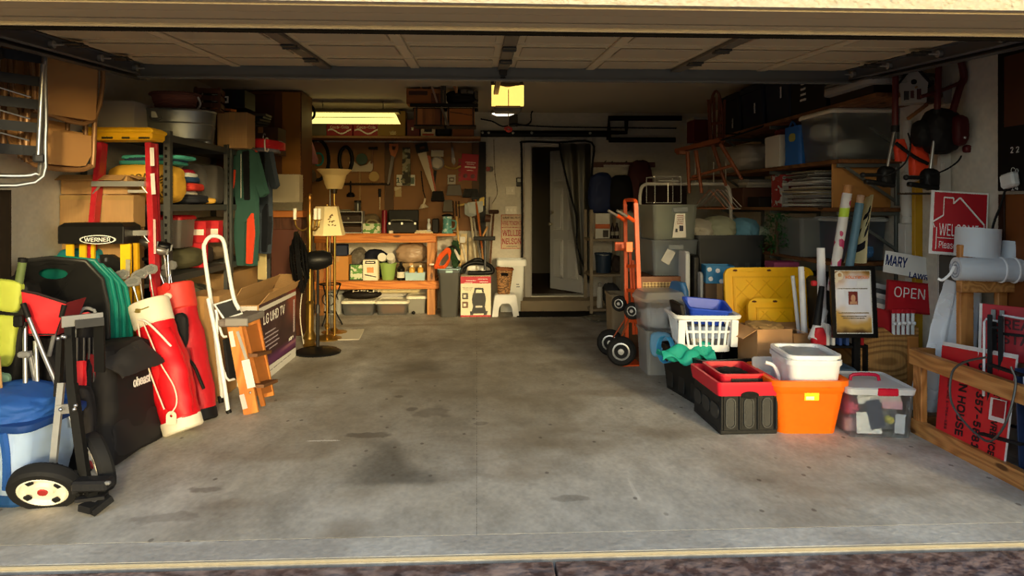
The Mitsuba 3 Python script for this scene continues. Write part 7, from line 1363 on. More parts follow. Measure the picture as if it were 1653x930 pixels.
bgg = Thing('blue_bag', 'bright blue shopping bag beside the white closed box', 'bag', (XR - .28, 6.02, 1.76)); bgg.add('body', crumple(loft([rrect(.42, .30, .03, z) for z in np.linspace(0, .33, 9)]).subdivide(), .008, 8), C('#1f62b0', .5)); bgg.add('print', crumple(mv(blob(.004, .12, .07, 4, .1), -.214, -.02, .20), .0, 1), C('#9a9a50', .5)); bgg.add('handle', tube([(-.2, -.08, .32), (-.21, -.02, .37), (-.2, .06, .33)], .01, 6, 4), C('#174d8e', .5))
cbx = clear_bin('big clear bin of white bundles at the near end of the second right shelf', .50, .56, .36, (XR - .27, 5.52, 1.76), 0, WL, clear('#ccd0cf', .2, .75, .5), fill=None)
for i, (x, y, z, r) in enumerate(((-.05, -.1, .01, 5), (.08, .08, .01, -20), (-.10, .12, .16, 30))): one('white_bundle', 'white wrapped bundle inside the big clear bin, %s' % ('nearest the opening', 'behind at the wall', 'on top of the others')[i], 'bundle', crumple(blob(.26, .22, .15, 175 + i, .12, 3, 2.6), .016, 9), C('#c9c6c0', .6), (XR - .27 + x, 5.52 + y, 1.766 + z), r)
# third shelf
gw = Thing('gift_bag', 'red and silver patterned gift bag on the third right shelf', 'bag', (XR - .22, 6.55, 1.395)); gw.add('body', loft([rrect(.36, .22, .006, 0, k=1), rrect(.36, .22, .006, .30, k=1)]), proc_mat('m_giftred', lambda p, n, uv: mix((.30, .03, .03), (.42, .40, .38), smoothstep(.56, .6, fbm(p.x * 18, p.y * 18, p.z * 18, 2))), .5))
one('white_card', 'white slanted card leaning on the red gift bag', 'card', prism([(0, 0), (.13, 0), (.05, .24), (.01, .25)], .006), C('#b3aea5', .6), (2.80, 6.42, 1.395), 10)
mgr = random.Random(9)
for k in range(26):
    one('magazine', 'magazine in the tall pile on the third right shelf', 'magazine', box(mgr.uniform(.34, .47), mgr.uniform(.42, .60), mgr.uniform(.007, .0112), ch=.002), C(('#b8b4ac', '#8e8a82', '#d6d2ca', '#6b665e', '#a89878', '#c3bfb6', '#5a5048')[mgr.randrange(7)], .5), (XR - .26 + mgr.uniform(-.03, .02), 5.92 + mgr.uniform(-.03, .03), 1.396 + .0118 * k), mgr.uniform(-8, 8), group='magazines piled on the third right shelf')
for i, (y, w, h, c, nm) in enumerate(((7.0, .3, .10, '#1b1613', 'black flat case on the third right shelf'), (7.45, .34, .20, '#4a2a18', 'brown wooden box at the far end of the third right shelf'))): one('case', nm, 'box', box(.40, w, h, ch=.006), C(c, .6), (XR - .24, y, 1.395))
for k in range(3): one('book', 'pale book lying on the brown wooden box, %s' % ('lowest', 'middle', 'topmost')[k], 'book', box(.26, .22, .028, ch=.003), C(('#9a9284', '#b1a898', '#86807a')[k], .6), (XR - .26, 7.42, 1.596 + .0285 * k), 5 * k)
# lowest shelf under them and floor below
pl2 = Thing('artificial_plant', 'dark green leafy artificial plant under the third right shelf', 'plant', (2.594, 6.05, .985))
rgp = np.random.RandomState(11); lv_ = []
for k in range(420):
    a, zz = rgp.rand() * 6.283, rgp.rand(); r = .13 * (1 - .3 * zz) * rgp.rand() ** .4
    q = np.array([[0, 0, 0], [.02, .008, .012], [.045, 0, .004], [.02, -.008, .012]]); m = trimesh.Trimesh(q, [(0, 1, 3), (1, 2, 3)], process=False); m.apply_transform(TF(r * math.cos(a), r * math.sin(a), .03 + .33 * zz, math.degrees(a) + rgp.uniform(-40, 40), 0, rgp.uniform(-40, 50))); lv_.append(m)
pl2.add('foliage', join(*lv_), C('#1d4a22', .5), kind='stuff'); pl2.add('stem', cyl((0, 0, 0), (0, 0, .3), .02, .008), C('#3a2a1a', .8))
one('tan_box', 'narrow tan box right of the artificial plant', 'box', box(.10, .30, .22, ch=.004), C('#7a6244', .7), (2.762, 6.1, .985))
clear_bin('greyish clear bin under the magazine pile', .36, .50, .32, (2.820, 5.95, .985), 0, None, clear('#b9bdb9', .3, .6, .5), fill='#5d5f5a', seed=21, fillh=.85)
clear_bin('clear bin with pink and blue contents by the white baluster', .36, .44, .31, (2.98, 5.56, .985), 0, C('#9a9c9a', .4), clear('#b4c0cc', .2, .72, .5), fill='#7d4a58', seed=22, fillh=.8)
one('blue_bundle', 'blue bundle beside the pink contents inside the near clear bin', 'cloth', crumple(blob(.12, .2, .12, 181, .1), .01, 9), C('#3a6a9c', .7), (3.015, 5.44, .995))
one('pink_box', 'pink flat box below the artificial plant', 'box', box(.22, .2, .10, ch=.004), C('#8c3a5c', .5), (2.616, 6.0, .87 - .04)); one('base_bin', 'grey closed bin under the pink flat box', 'bin', box(.26, .3, .825, ch=.02), C('#3a3b3d', .5), (2.616, 6.05, 0)); one('black_bin', 'large black bin on the floor below the right shelves', 'bin', box(.50, .9, .80, ch=.03), C('#17181a', .5), (XR - .28, 6.7, 0)); one('dark_bin', 'dark grey bin on the floor behind the framed poster', 'bin', box(.46, .6, .84, ch=.03), C('#26282a', .5), (XR - .28, 5.75, 0))

# ---- wooden chair hung upside down and wooden slatted back
hw = Thing('wooden_chair', 'orange brown wooden stool hung upside down at the far end of the shelves', 'chair', (0, 0, 0)); wdm = C('#74391a', .5)
hw.add('seat', bar((1.982, 7.000, 1.950), (2.294, 6.600, 2.026), .06, .04), wdm); hw.add('seat', bar((1.966, 6.900, 1.930), (2.065, 6.900, 1.925), .1, .03), wdm)
for a, b in (((2.050, 6.850, 1.933), (2.068, 6.850, 1.529)), ((2.099, 6.750, 1.938), (2.143, 6.700, 1.526)), ((2.288, 6.600, 1.991), (2.458, 6.500, 1.650)), ((2.329, 6.950, 2.021), (2.466, 6.950, 1.604))): hw.add('leg', cyl(a, b, .021, .015, 12), wdm)
hw.add('stretcher', cyl((2.078, 6.800, 1.684), (2.383, 6.550, 1.785), .014), wdm); hw.add('stretcher', cyl((2.065, 6.860, 1.662), (2.137, 6.720, 1.669), .012), wdm)
hw.add('hook', tube([(2.271, 6.600, 2.015), (2.68, 6.6, 2.15), (2.74, 6.6, 2.19)], .008, 6), BLK)
hb_ = Thing('slatted_chair', 'pointed slatted wooden chair back hung by the dark bins at the top right', 'chair', (0, 0, 0))
for k in range(4): hb_.add('slat', prism([(-.016, 0), (.016, 0), (.012, .42 + .05 * math.sin((k + .5) / 4 * 3.14)), (-.012, .42 + .05 * math.sin((k + .5) / 4 * 3.14))], .014).apply_transform(TF(2.464 - .07 + .045 * k, 7.2, 2.056, 0, 0, -3 + 1.5 * k)), C('#6a3518', .5))
hb_.add('hook', tube([(2.464, 7.2, 2.151), (2.68, 7.2, 2.14), (2.73, 7.2, 2.19)], .008, 6), BLK); hb_.add('rail', bar((2.399, 7.180, 2.244), (2.509, 7.180, 2.257), .02, .03), C('#7a3c1a', .5)); hb_.add('frame', tube([(2.412, 7.200, 2.043), (2.387, 7.200, 2.341), (2.406, 7.200, 2.501), (2.451, 7.200, 2.583), (2.496, 7.200, 2.501), (2.516, 7.200, 2.310), (2.516, 7.200, 2.043)], .014, 8, 4), C('#6a3518', .5))
one('red_crate', 'dark red box with a white rim high in the far right corner', 'box', box(.19, .3, .26, ch=.004), C('#5a1614', .6), (2.704, 8.6, 2.18)); one('white_tray', 'pale tray on the dark red box in the far right corner', 'tray', box(.20, .3, .035, ch=.004), C('#9a968e', .5), (2.704, 8.6, 2.441))
one('corner_cabinet', 'dark brown cupboard in the far right corner behind the garment rack', 'cabinet', box(.50, .7, 1.7, ch=.005), C('#2a1b14', .6), (XR - .28 - .5, 9.3, 0))

# ---- posters, rolls, plywood crate with signs
def roll_tube(label, a, b, r, mat, cap):
    t = Thing('wrapping_roll', label, 'roll', (0, 0, 0)); a, b = np.array(a), np.array(b); t.add('tube', cyl(a, b, r, n=20), mat); t.add('cap', cyl(b, b + (b - a) / np.linalg.norm(b - a) * .06, r * .85, n=18), C(cap, .6)); return t
proc_mat('m_wrap', lambda p, n, uv: mix(mix((.62, .60, .60), (.45, .05, .14), smoothstep(.58, .62, fbm(p.x * 22, p.y * 22, p.z * 14, 2))), (.42, .60, .05), smoothstep(1.325, 1.335, p.z) * smoothstep(1.40, 1.39, p.z)), .5)
roll_tube('tall floral wrapping paper roll with a tan end behind the framed poster', (2.536, 4.98, .80), (2.649, 4.98, 1.499), .034, 'm_wrap', '#b98250')
roll_tube('shorter blue wrapping paper roll beside the floral one', (2.688, 5.06, .85), (2.785, 5.06, 1.429), .030, C('#5a7f96', .5), '#c9a58c')
ps_ = Thing('folded_sign', 'beige folded sign sheet with bold black letter shapes behind the framed poster', 'sign', (0, 0, 0))
def sailp(u, v): 
    a = np.array((2.697, 5.120, 0.987)) * (1 - v) + np.array((2.871, 5.120, 1.475)) * v; b = np.array((2.799, 5.000, 0.996)) * (1 - v) + np.array((2.858, 5.000, 1.491)) * v
    return a * (1 - u) + b * u + np.array([0, .02 * math.sin(u * 6 + v * 3), 0])
ps_.add('sheet', sheet(sailp, 14, 20, .008), C('#b3a880', .7))
for (u0, u1, v0, v1) in ((.15, .75, .16, .28), (.05, .35, .34, .46), (.6, .95, .44, .54), (.55, .9, .60, .66), (.3, .95, .70, .78)):
    ps_.add('lettering', sheet(lambda u, v: np.array(sailp(u0 + (u1 - u0) * u, v0 + (v1 - v0) * v + .12 * (u - .5))) + np.array([-.004, -.010, 0]), 6, 4, .003), C('#17161a', .7))
fp_ = Thing('framed_poster', 'black framed event poster on a stand facing the opening', 'poster', (2.559, 4.750, 0.997), -3, -5)
FW, FH = 0.305, 0.483
fp_.add('frame', prism(sg.box(-FW / 2, -FH, FW / 2, 0).difference(sg.box(-FW / 2 + .027, -FH + .027, FW / 2 - .027, -.027)), .028), C('#0d0d0e', .3)); iw, ih = FW - .054, FH - .054
def post_col(p, n, uv):
    z = (p.z - (1.0 - FH + .01)) / FH; q = fbm(p.x * 9, p.z * 9, 2, 3)
    c = mix((.66, .67, .74), (.80, .80, .84), q); c = mix(c, (.45, .22, .04), smoothstep(.62, .95, z + (q - .5) * .5)); c = mix(c, (.06, .022, .01), smoothstep(.86, 1.0, z + (q - .5) * .4))
    c = mix(c, (.55, .33, .08), smoothstep(.40, .22, z + (q - .5) * .3)); return mix(c, (.07, .03, .012), smoothstep(.2, .08, z + (q - .5) * .3))
bb_ = fp_.add('print', box(iw, .006, ih, 0, .004, -FH + .027), proc_mat('m_poster', post_col, .35))
fp_.add('border', prism(sg.box(-iw / 2, -FH + .027, iw / 2, -.027).difference(sg.box(-iw / 2 + .006, -FH + .033, iw / 2 - .006, -.033)), .003, -.001), C('#cfcdc6', .4))
fp_.add('lettering', mv(fit(text('HOLLYWOOD', .03, .001), iw * .62, .022), iw * .13, -.0005, -.075), C('#d8702a', .5), bb_)
for z, w_, hh, c in ((-.155, .8, .006, '#6a6052'), (-.32, .82, .007, '#75603f'), (-.342, .7, .005, '#4a3a24'), (-.355, .6, .005, '#4a3a24')): fp_.add('lettering', box(iw * w_, .001, hh, .0, -.0005, z), C(c, .5), bb_)
fp_.add('portrait_frame', box(.062, .002, .088, .0, -.0005, -.26), C('#6b2018', .5), bb_); fp_.add('portrait', prism(affinity.scale(sg.Point(0, -.218).buffer(1, 12), .016, .026).union(sg.box(-.024, -.258, .024, -.238)), .002, -.002), C('#b98a6a', .5), bb_)
fp_.add('badge', box(.085, .002, .04, .075, -.0005, -.14), C('#dfe0e2', .5), bb_); fp_.add('ornament', prism(sg.Point(-.09, -.065).buffer(.03).difference(sg.Point(-.085, -.06).buffer(.014)).union(sg.Point(-.11, -.10).buffer(.013)), .002, -.001), C('#d9cdb4', .5), bb_)
fst = Thing('poster_stand', 'black stand shelf with papers under the framed poster', 'stand', (2.573, 4.93, 0)); sbm = C('#121213', .5)
fst.add('post', box(.045, .03, .62, .06, -.10, 0), sbm)
for z in (.03, .22, .42): fst.add('shelf', box(.30, .2, .015, -.01, 0, z, .003), sbm)
for sx in (-1, 1): fst.add('side', box(.012, .2, .44, sx * .15 - .01, 0, 0), sbm)
for i, (x, c, h, z) in enumerate(((-.12, '#d5d3cd', .15, .436), (-.08, '#e0ded8', .13, .436), (-.03, '#2b4a8c', .12, .436), (.02, '#34508a', .14, .436), (.09, '#c9c7c2', .13, .436), (.125, '#b8202a', .14, .436), (-.10, '#c3c1bb', .12, .236), (-.04, '#8d8c88', .11, .236))):
    one('booklet', 'booklet standing in the black poster stand, %s' % ('leftmost white on top', 'second white on top', 'dark blue on top', 'lighter blue on top', 'white by the post', 'red at the right end', 'pale on the middle shelf', 'grey on the middle shelf')[i], 'booklet', box(.022, .15, h, ch=.003), C(c, .5), (2.573 + x - .01, 4.92, z))
# white poles, umbrella
for nm, u0, v0, u1, v1, Y, r, c in (('tall white cardboard tube standing left of the framed poster', 1330, 560, 1327, 402, 5.0, .032, '#e2e2e6'), ('white flat stake standing left of the tall tube', 1312, 548, 1304, 433, 5.1, .024, '#e2e2e4'), ('second white stake close behind the first one', 1318, 548, 1300, 448, 5.2, .016, '#d8d8da')):
    one('white_tube', nm, 'tube', cyl((2.488 + (u0 - 1330) * .0043, Y, .12), (2.488 + (u1 - 1330) * .0043, Y + .02, 1.42 - (v1 - 330) * Y / 1150), r, r * .9, 16), C(c, .4))
umb = Thing('umbrella', 'furled black and white umbrella with a red tip among the white tubes', 'umbrella', (0, 0, 0)); umb.add('canopy', crumple(cyl((2.385, 4.900, 0.570), (2.435, 4.920, 0.842), .030, .018, 14).subdivide(), .003, 20), C('#131315', .6)); umb.add('wrap', crumple(cyl((2.349, 4.880, 0.474), (2.463, 4.950, 0.671), .035, .03, 14).subdivide(), .004, 16), C('#d3d3d6', .5)); umb.add('tip', mv(blob(.04, .04, .04, 1), *(2.367, 4.900, 0.845)), C('#b8202a', .5))
one('red_cloth', 'bright red cloth hung below the white tubes', 'cloth', crumple(loft([rrect(.10, .06, .02, 0), rrect(.11, .06, .02, .08), rrect(.05, .04, .015, .14)]).subdivide().subdivide(), .01, 12), C('#b51624', .6), (2.393, 4.880, 0.413))

pb = Thing('plywood_crate', 'open plywood crate holding real estate signs', 'crate', (2.887, 5.06, 0), -4)
cw, cd_, chh = .44, .36, 0.553
pb.add('front', prism([(-cw / 2, 0), (cw / 2, 0), (cw / 2, chh - .05), (cw * .12, chh - .05), (-.02, chh), (-cw / 2, chh)], .018, -cd_ / 2), 'm_plywood'); pb.add('back', box(cw, .018, chh, 0, cd_ / 2, 0), 'm_plywood')
for sx in (-1, 1): pb.add('side', box(.018, cd_, chh, sx * cw / 2, 0, 0), 'm_plywood')
pb.add('end_block', box(.07, .02, chh - .06, cw / 2 - .04, -cd_ / 2 - .018, 0, .003), C('#b9783a', .5)); pb.add('base', box(cw, cd_, .02, 0, 0, 0), 'm_plywood')
def sign(name, label, w, h, at, rz=0, rx=-5, ry=0, mat=None, rim=None):
    t = Thing(name, label, 'sign', at, rz, rx, ry); t.add('plate', box(w, .008, h, 0, 0, 0, .002), mat)
    if rim: t.add('border', prism(sg.box(-w / 2, 0, w / 2, h).difference(sg.box(-w / 2 + .012, .012, w / 2 - .012, h - .012)), .002, -.005), rim)
    return t
SW = C('#d6d5d3', .45); NV = C('#1c2a5c', .5); SR = C('#a81722', .45)
m1 = sign('yard_sign', 'white sign with the navy name MARY standing in the plywood crate', .46, .155, (3.118, 4.93, 0.899), -4, -5, 10, SW)
m1.add('lettering', mv(fit(text('MARY', .06, .002), .15, .075), -.145, -.005, .09), NV); m1.add('lettering', mv(fit(text('LAWRENCE', .05, .002), .26, .04), .085, -.005, .012), NV)
m2 = sign('yard_sign', 'red sign reading OPEN in white outline letters below the name sign', .33, .22, (3.049, 4.90, 0.652), -2, -5, 6, SR, C('#8a1018', .5)); m2.add('lettering', mv(fit(text('OPEN', .08, .002, False), .22, .075), .0, -.005, .14), C('#d9cfcd', .5))
m3 = sign('yard_sign', 'white sign with red house outline behind the name sign', .20, .16, (3.258, 5.12, 0.963), 0, -3, 25, SW); m3.add('print', box(.15, .002, .07, 0, -.005, .04), C('#8f2028', .5)); m3.add('hook', tube([(-.09, 0, .14), (-.10, 0, .20), (-.06, 0, .24), (-.03, 0, .20)], .007, 6, 4), C('#d3d3d3', .4))
for k in range(6): one('yard_sign', 'sign in the stacked fan left of the OPEN sign, %s' % ('front most red', 'second white', 'third grey', 'fourth white', 'fifth dark', 'rear most white')[k], 'sign', mv(box(.30, .010, .19, ch=.002), ry=14), C(('#a81a24', '#cfcfcd', '#7c8084', '#d9d9d7', '#3f4448', '#c4c6c8')[k], .5), (2.898 + .004 * k, 4.945 + .03 * k, 0.475 + .035 * k), -3)
for k in range(5):
    t = Thing('flag_pole', 'white pole with a red cap in the row before the OPEN sign', 'pole', (2.930 + .035 * k, 4.88, chh - .10), group='red capped white poles in the plywood crate'); t.add('pole', cyl((0, 0, 0), (0, 0, .20), .012), C('#d9dbdd', .35)); t.add('cap', box(.034, .03, .03, 0, 0, .20, .004), C('#b81c28', .45)); t.add('connector', mv(trimesh.creation.icosphere(2, .015), 0, -.015, .13), C('#ececec', .35))

# ---- WELCOME sign, baluster, white cross pole, small frames
wsn = Thing('welcome_sign', 'red house outline sign reading WELCOME leaning at the right wall', 'sign', (3.003, 4.320, 1.098), -16, -5, 4)
sw_, sh2 = .325, .405
KW = sw_ / .36
wsn.add('plate', box(sw_, .010, sh2, 0, 0, 0, .002), C('#d3d1cd', .5)); wsn.add('field', box(sw_ - .03, .004, sh2 - .03, .004, -.006, .018), C('#a31420', .4))
hp_ = [(KW * x_, KW * z_) for x_, z_ in [(-.15, .185), (-.165, .225), (-.10, .275), (-.10, .40), (-.04, .40), (-.04, .36), (.0, .405), (.155, .225), (.155, .20), (.11, .20)]]
wsn.add('house_outline', join(*[bar((a[0], -.010, a[1]), (b[0], -.010, b[1]), .004, .009) for a, b in zip(hp_, hp_[1:])]), C('#d9d3cf', .5)); wsn.add('house_outline', join(bar((-.125, -.010, .17), (-.125, -.010, .03), .004, .006), bar((-.12, -.010, .105), (.12, -.010, .105), .004, .005)), C('#d9d3cf', .5))
wsn.add('lettering', mv(fit(text('WELCOME', .07, .002, False), .22, .078), .0, -.0085, .158), C('#e3dedb', .5)); wsn.add('lettering', mv(fit(text('Please Come In', .05, .002, False), .235, .045), .01, -.0085, .063), C('#e3dedb', .5))
one('white_box', 'low grey box carrying the welcome sign', 'box', box(.16, .2, 1.098 - .005, ch=.01), C('#4a4845', .7), (3.108, 4.44, 0))
bl = Thing('baluster', 'white turned wooden post with a square foot standing by the tool heads', 'post', (3.144, 5.06, 1.080))
bl.add('block', box(.09, .09, .20 + 1.080, 0, 0, -1.080, .004), C('#bdbab3', .45)); bl.add('turning', lathe([(.03, .19), (.042, .21), (.042, .23), (.032, .25), (.044, .27), (.046, .42), (.044, .50), (.030, .54), (.042, .56), (.03, .58), (.036, .66), (.032, .95), (.0, .95)], 24), C('#bdbab3', .45))
one('yellow_board', 'upright yellow board behind the welcome sign', 'board', box(.07, .04, 1.62, ch=.004), C('#b88c1c', .5), (3.178, 4.99, .0))
wp_ = Thing('white_cross', 'white painted wooden cross on the right wall behind the welcome sign', 'cross', (0, 0, 0)); wp_.add('post', bar((3.15, 4.66, 0), (3.15, 4.66, 1.84), .075, .03), C('#b3b0a9', .5)); wp_.add('arm', bar((3.14, 4.62, 1.68), (3.12, 4.98, 1.60), .03, .05), C('#b3b0a9', .5))
pf1 = Thing('framed_picture', 'small white framed picture above the welcome sign', 'picture', (3.175, 4.750, 1.505), -20); pf1.add('frame', box(.075, .02, .11, 0, 0, 0, .004), C('#b5b1a8', .5)); pf1.add('print', box(.04, .004, .05, 0, -.011, .04), C('#3c4652', .5)); one('framed_picture', 'navy blue framed picture above the welcome sign right of the small white one', 'picture', box(.10, .02, .15, ch=.004), C('#1a2148', .5), (3.286, 4.720, 1.501), -25)
one('photo_ledge', 'thin ledge under the two small pictures on the right wall', 'ledge', box(.34, .14, .012, ch=.003), C('#3a2f26', .6), (3.08, 4.74, 1.501 - .014))

# ---- trimmers hung upside down, birdhouse, vest
def trimmer(label, top, mid, head, sgn):
    t = Thing('string_trimmer', label, 'garden tool', (0, 0, 0)); top, mid, head = map(np.array, (top, mid, head)); rm = C('#4e1012', .5)
    t.add('upper_tube', cyl(top, mid, .020), rm); t.add('shaft', cyl(mid, head, .010), C('#b9b7b4', .25, .85)); t.add('joint', cyl(mid + (top - mid) * .03, mid - (top - mid) * .06, .026), BLK)
    t.add('head', mv(blob(.11, .09, .14, 7, .06), *(head - [0, 0, .10])), C('#101010', .45)); t.add('guard', mv(box(.20, .05, .03, 0, 0, 0, .008), *(head + [-.06 * sgn, -.02, -.09]), 0, 0, 8), C('#141414', .4)); t.add('grip', cyl(head + [-.03, -.02, -.02], head + [-.17, -.03, -.02], .012), BLK); t.add('grip_end', mv(trimesh.creation.icosphere(2, .018), *(head + [-.175, -.03, -.02])), C('#1c1c1c', .5))
    return t
trimmer('string trimmer hung upside down by the orange vest, its black head lowest at left', (2.778, 4.600, 2.387), (2.773, 4.600, 1.930), (2.702, 4.580, 1.633), 1).add('band', cyl((2.778, 4.600, 2.407), (2.778, 4.600, 2.366), .028), BLK)
t2 = trimmer('string trimmer hung upside down beneath the motor on the right wall', (3.008, 4.500, 2.381), (2.995, 4.500, 2.025), (2.932, 4.480, 1.613), 1); rm = C('#4e1012', .5)
t2.add('handle_bar', tube([(3.154, 4.500, 2.366), (3.175, 4.500, 2.249), (3.150, 4.500, 2.188), (3.087, 4.500, 1.986)], .022, 10, 4), rm); t2.add('handle_bar', tube([(2.887, 4.500, 2.121), (3.024, 4.500, 2.163), (3.145, 4.500, 2.212)], .012, 8, 3), rm); t2.add('hand_grip', tube([(3.127, 4.480, 2.378), (3.156, 4.450, 2.388), (3.194, 4.400, 2.409)], .020, 8, 3), BLK)
mt = Thing('engine_unit', 'dark red and black engine unit hung on the right wall', 'motor', (3.050, 4.550, 1.747)); mt.add('body', crumple(blob(.22, .2, .30, 191, .08, 3, 3), .012, 8), C('#141011', .6)); mt.add('cover', mv(blob(.10, .12, .20, 3, .05), .06, -.09, .05), C('#3f0e10', .5)); mt.add('cap', mv(blob(.05, .05, .05, 3), .14, -.06, .01), C('#521014', .4)); mt.add('bolt', mv(trimesh.creation.icosphere(1, .01), .06, -.15, .10), CHROME); mt.add('body', mv(blob(.16, .14, .18, 5, .08), -.09, .02, .05), BLK)
bhs = Thing('birdhouse', 'white birdhouse with a black roof hung at the right wall', 'birdhouse', (2.963, 4.720, 2.105), -22)
bhs.add('body', prism([(-.075, 0), (.075, 0), (.085, .13), (0, .24), (-.085, .13)], .14), C('#9f9a90', .6))
for s_ in (-1, 1): bhs.add('roof', bar((s_ * .11, 0, .11), (0, 0, .255), .20, .012), C('#15130f', .6))
for i, (x, z, w, hh) in enumerate(((-.045, .02, .03, .06), (.03, .02, .025, .07), (-.01, .03, .02, .05))): bhs.add('window', box(w, .004, hh, x, -.072, z), C('#4a2320' if i else '#33302c', .6))
bhs.add('door', mv(lathe([(0, 0), (.018, 0), (0, .003)], 14), 0, -.071, .14, 0, 90), C('#0e0d0c', .8)); bhs.add('perch', cyl((.01, -.07, .10), (.01, -.11, .10), .006, n=8), C('#8a6a44', .6))
b2h = Thing('birdhouse', 'pale small birdhouse half hidden behind the dark red trimmer tube', 'birdhouse', (3.224, 4.700, 2.104), -20); b2h.add('body', prism([(-.05, 0), (.05, 0), (.055, .09), (0, .15), (-.055, .09)], .1), C('#8f8c8a', .6)); b2h.add('door', mv(lathe([(0, 0), (.02, 0), (0, .003)], 14), 0.01, -.051, .09, 0, 90), C('#0e0d0c', .8))
dcm = Thing('wall_decoration', 'brown and grey wooden decoration hung under the white birdhouse', 'decoration', (3.083, 4.750, 2.101)); dcm.add('body', crumple(blob(.16, .08, .14, 195, .15, 3, 3), .012, 10), C('#5a4030', .7)); dcm.add('bar', bar((-.16, -.05, -.10), (-.02, -.04, .0), .02, .02), C('#8a5a34', .6))
vst = Thing('safety_vest', 'bright orange safety vest draped beside the white turned post', 'vest', (2.998, 4.700, 1.622)); vst.add('cloth', crumple(loft([rrect(.11, .06, .02, 0), rrect(.13, .07, .03, .10), rrect(.11, .06, .025, .2), rrect(.07, .05, .02, .28)]).subdivide().subdivide(), .012, 10, 3), C('#e0401a', .6)); vst.add('cloth', crumple(mv(loft([rrect(.07, .05, .02, 0), rrect(.09, .05, .02, .09), rrect(.05, .04, .015, .15)]).subdivide().subdivide(), -.14, -.02, .09), .01, 10, 5), C('#c9361a', .6))
vst.add('strap', tube([(-.19, -.05, .21), (-.08, -.07, .12), (.02, -.07, .07)], .012, 6, 4), BLK)
one('cable', 'black cable looping between the two string trimmers', 'cable', tube([(2.831, 4.550, 1.888), (2.817, 4.500, 1.803), (2.783, 4.500, 1.694), (2.692, 4.500, 1.621), (2.638, 4.520, 1.606)], .005, 6, 5), BLK)
one('cable', 'black cable sagging right of the engine unit', 'cable', tube([(2.906, 4.440, 1.607), (2.991, 4.420, 1.638), (3.073, 4.420, 1.690), (3.123, 4.450, 1.732)], .005, 6, 5), BLK)

# ---- framed black boards at the right edge
cbd = Thing('chalkboard', 'black board with white chalk marks in a dark frame at the right edge', 'board', (3.16, 3.86, 1.50))
cbd.add('frame', box(.03, .60, .84, 0, .0, 0, .004), C('#0c0b0a', .6)); cbd.add('panel', box(.008, .50, .42, -.017, -.01, .38, .002), C('#43210f', .6))
for s_, z in (('2 2', .24), ('Co', .12), ('14', .02)): cbd.add('lettering', mv(text(s_, .035, .002, False), -.0155, .16, z, -90), C('#c9c6c0', .6))
bpn = Thing('wooden_sheet', 'orange brown wooden panel under the black chalk board at the right edge', 'panel', (3.165, 3.86, .62)); bpn.add('board', box(.02, .58, .86, 0, 0, 0, .003), C('#6e3b16', .55)); bpn.add('batten', box(.012, .05, .86, -.015, .27, 0, .003), C('#2e190c', .6))
ad = Thing('power_adapter', 'white plug adapter with a black cord on the right wall', 'adapter', (3.120, 4.029, 1.558)); ad.add('body', mv(box(.05, .11, .085, 0, 0, -.04, .012), rx=-12), C('#d3d2cd', .4)); ad.add('cord', tube([(0, .03, -.04), (0, .07, -.14), (-.01, .13, -.30), (-.01, .14, -.55)], .007, 6, 5), BLK)

# ---- white rolls on the rail, wooden sign rack, signs
wrl = C('#c7ccd2', .5)
def paper_roll(label, a, b, r, ties=(), spiral=True):
    t = Thing('paper_roll', label, 'roll', (0, 0, 0)); a, b = np.array(a), np.array(b); t.add('sheet', crumple(tube([a + (b - a) * k / 12 for k in range(13)], r, 28), .006, 6), wrl)
    if spiral:
        u, v, d_ = frame_of(b - a); t.add('spiral', tube([a - d_ * .002 + (u * math.cos(q) + v * math.sin(q)) * (r * .25 + r * .1 * q / 2.2) for q in np.linspace(0, 13, 50)], .004, 6), C('#8d93a0', .5))
    for k in ties: u, v, d_ = frame_of(b - a); t.add('tie', tube([a + (b - a) * k + (u * math.cos(q) + v * math.sin(q)) * (r + .004) for q in np.linspace(0, 6.283, 24)[:-1]], .006, 6, 0, True), C('#e6e7e8', .5))
    return t
paper_roll('long white paper roll lying on the wooden rail with two ties', (2.808, 4.050, 1.042), (3.202, 3.990, 1.035), .068, (.62, .80))
paper_roll('thick white paper roll standing on the long lying one', (2.983, 4.120, 1.105), (2.995, 4.120, 1.279), .118, spiral=False); paper_roll('small white paper roll at the right edge above the lying one', (3.175, 4.080, 1.093), (3.190, 4.080, 1.196), .06, spiral=False)
one('white_tie', 'white twisted cord hanging from the end of the lying paper roll', 'cord', tube([(2.742, 3.970, 1.063), (2.713, 3.960, 1.022), (2.676, 3.970, 0.985), (2.653, 3.980, 0.992)], .008, 6, 5), C('#dfe1e3', .5))
WF = Thing('sign_rack', 'pine timber rack on the floor at the right edge holding red signs', 'rack', (0, 0, 0)); wfm = 'm_piney'; wfz = 'm_pinez'
fx = 2.72
WF.add('bottom_rail', bar((fx, 3.23, .045), (fx, 4.31, .045), .04, .09), wfm); WF.add('top_rail', bar((fx - .012, 3.23, .475), (fx - .012, 4.31, .475), .04, .09), wfm); WF.add('post', box(.04, .085, .45, fx + .01, 4.265, .0, .004), wfz); WF.add('end_rail', box(.46, .04, .09, fx + .23, 4.33, .43, .004), C('#8a5a2c', .55)); WF.add('end_rail', box(.46, .04, .09, fx + .23, 4.33, 0, .004), C('#8a5a2c', .55))
WF.add('back_post', box(.085, .04, 1.180, 2.899, 4.10, 0, .005), wfz); WF.add('back_rail', box(.40, .05, .085, 3.001 + .03, 4.06, 0.901, .005), wfm); WF.add('back_post', box(.06, .04, .95, 3.12, 4.10, 0, .005), wfz)
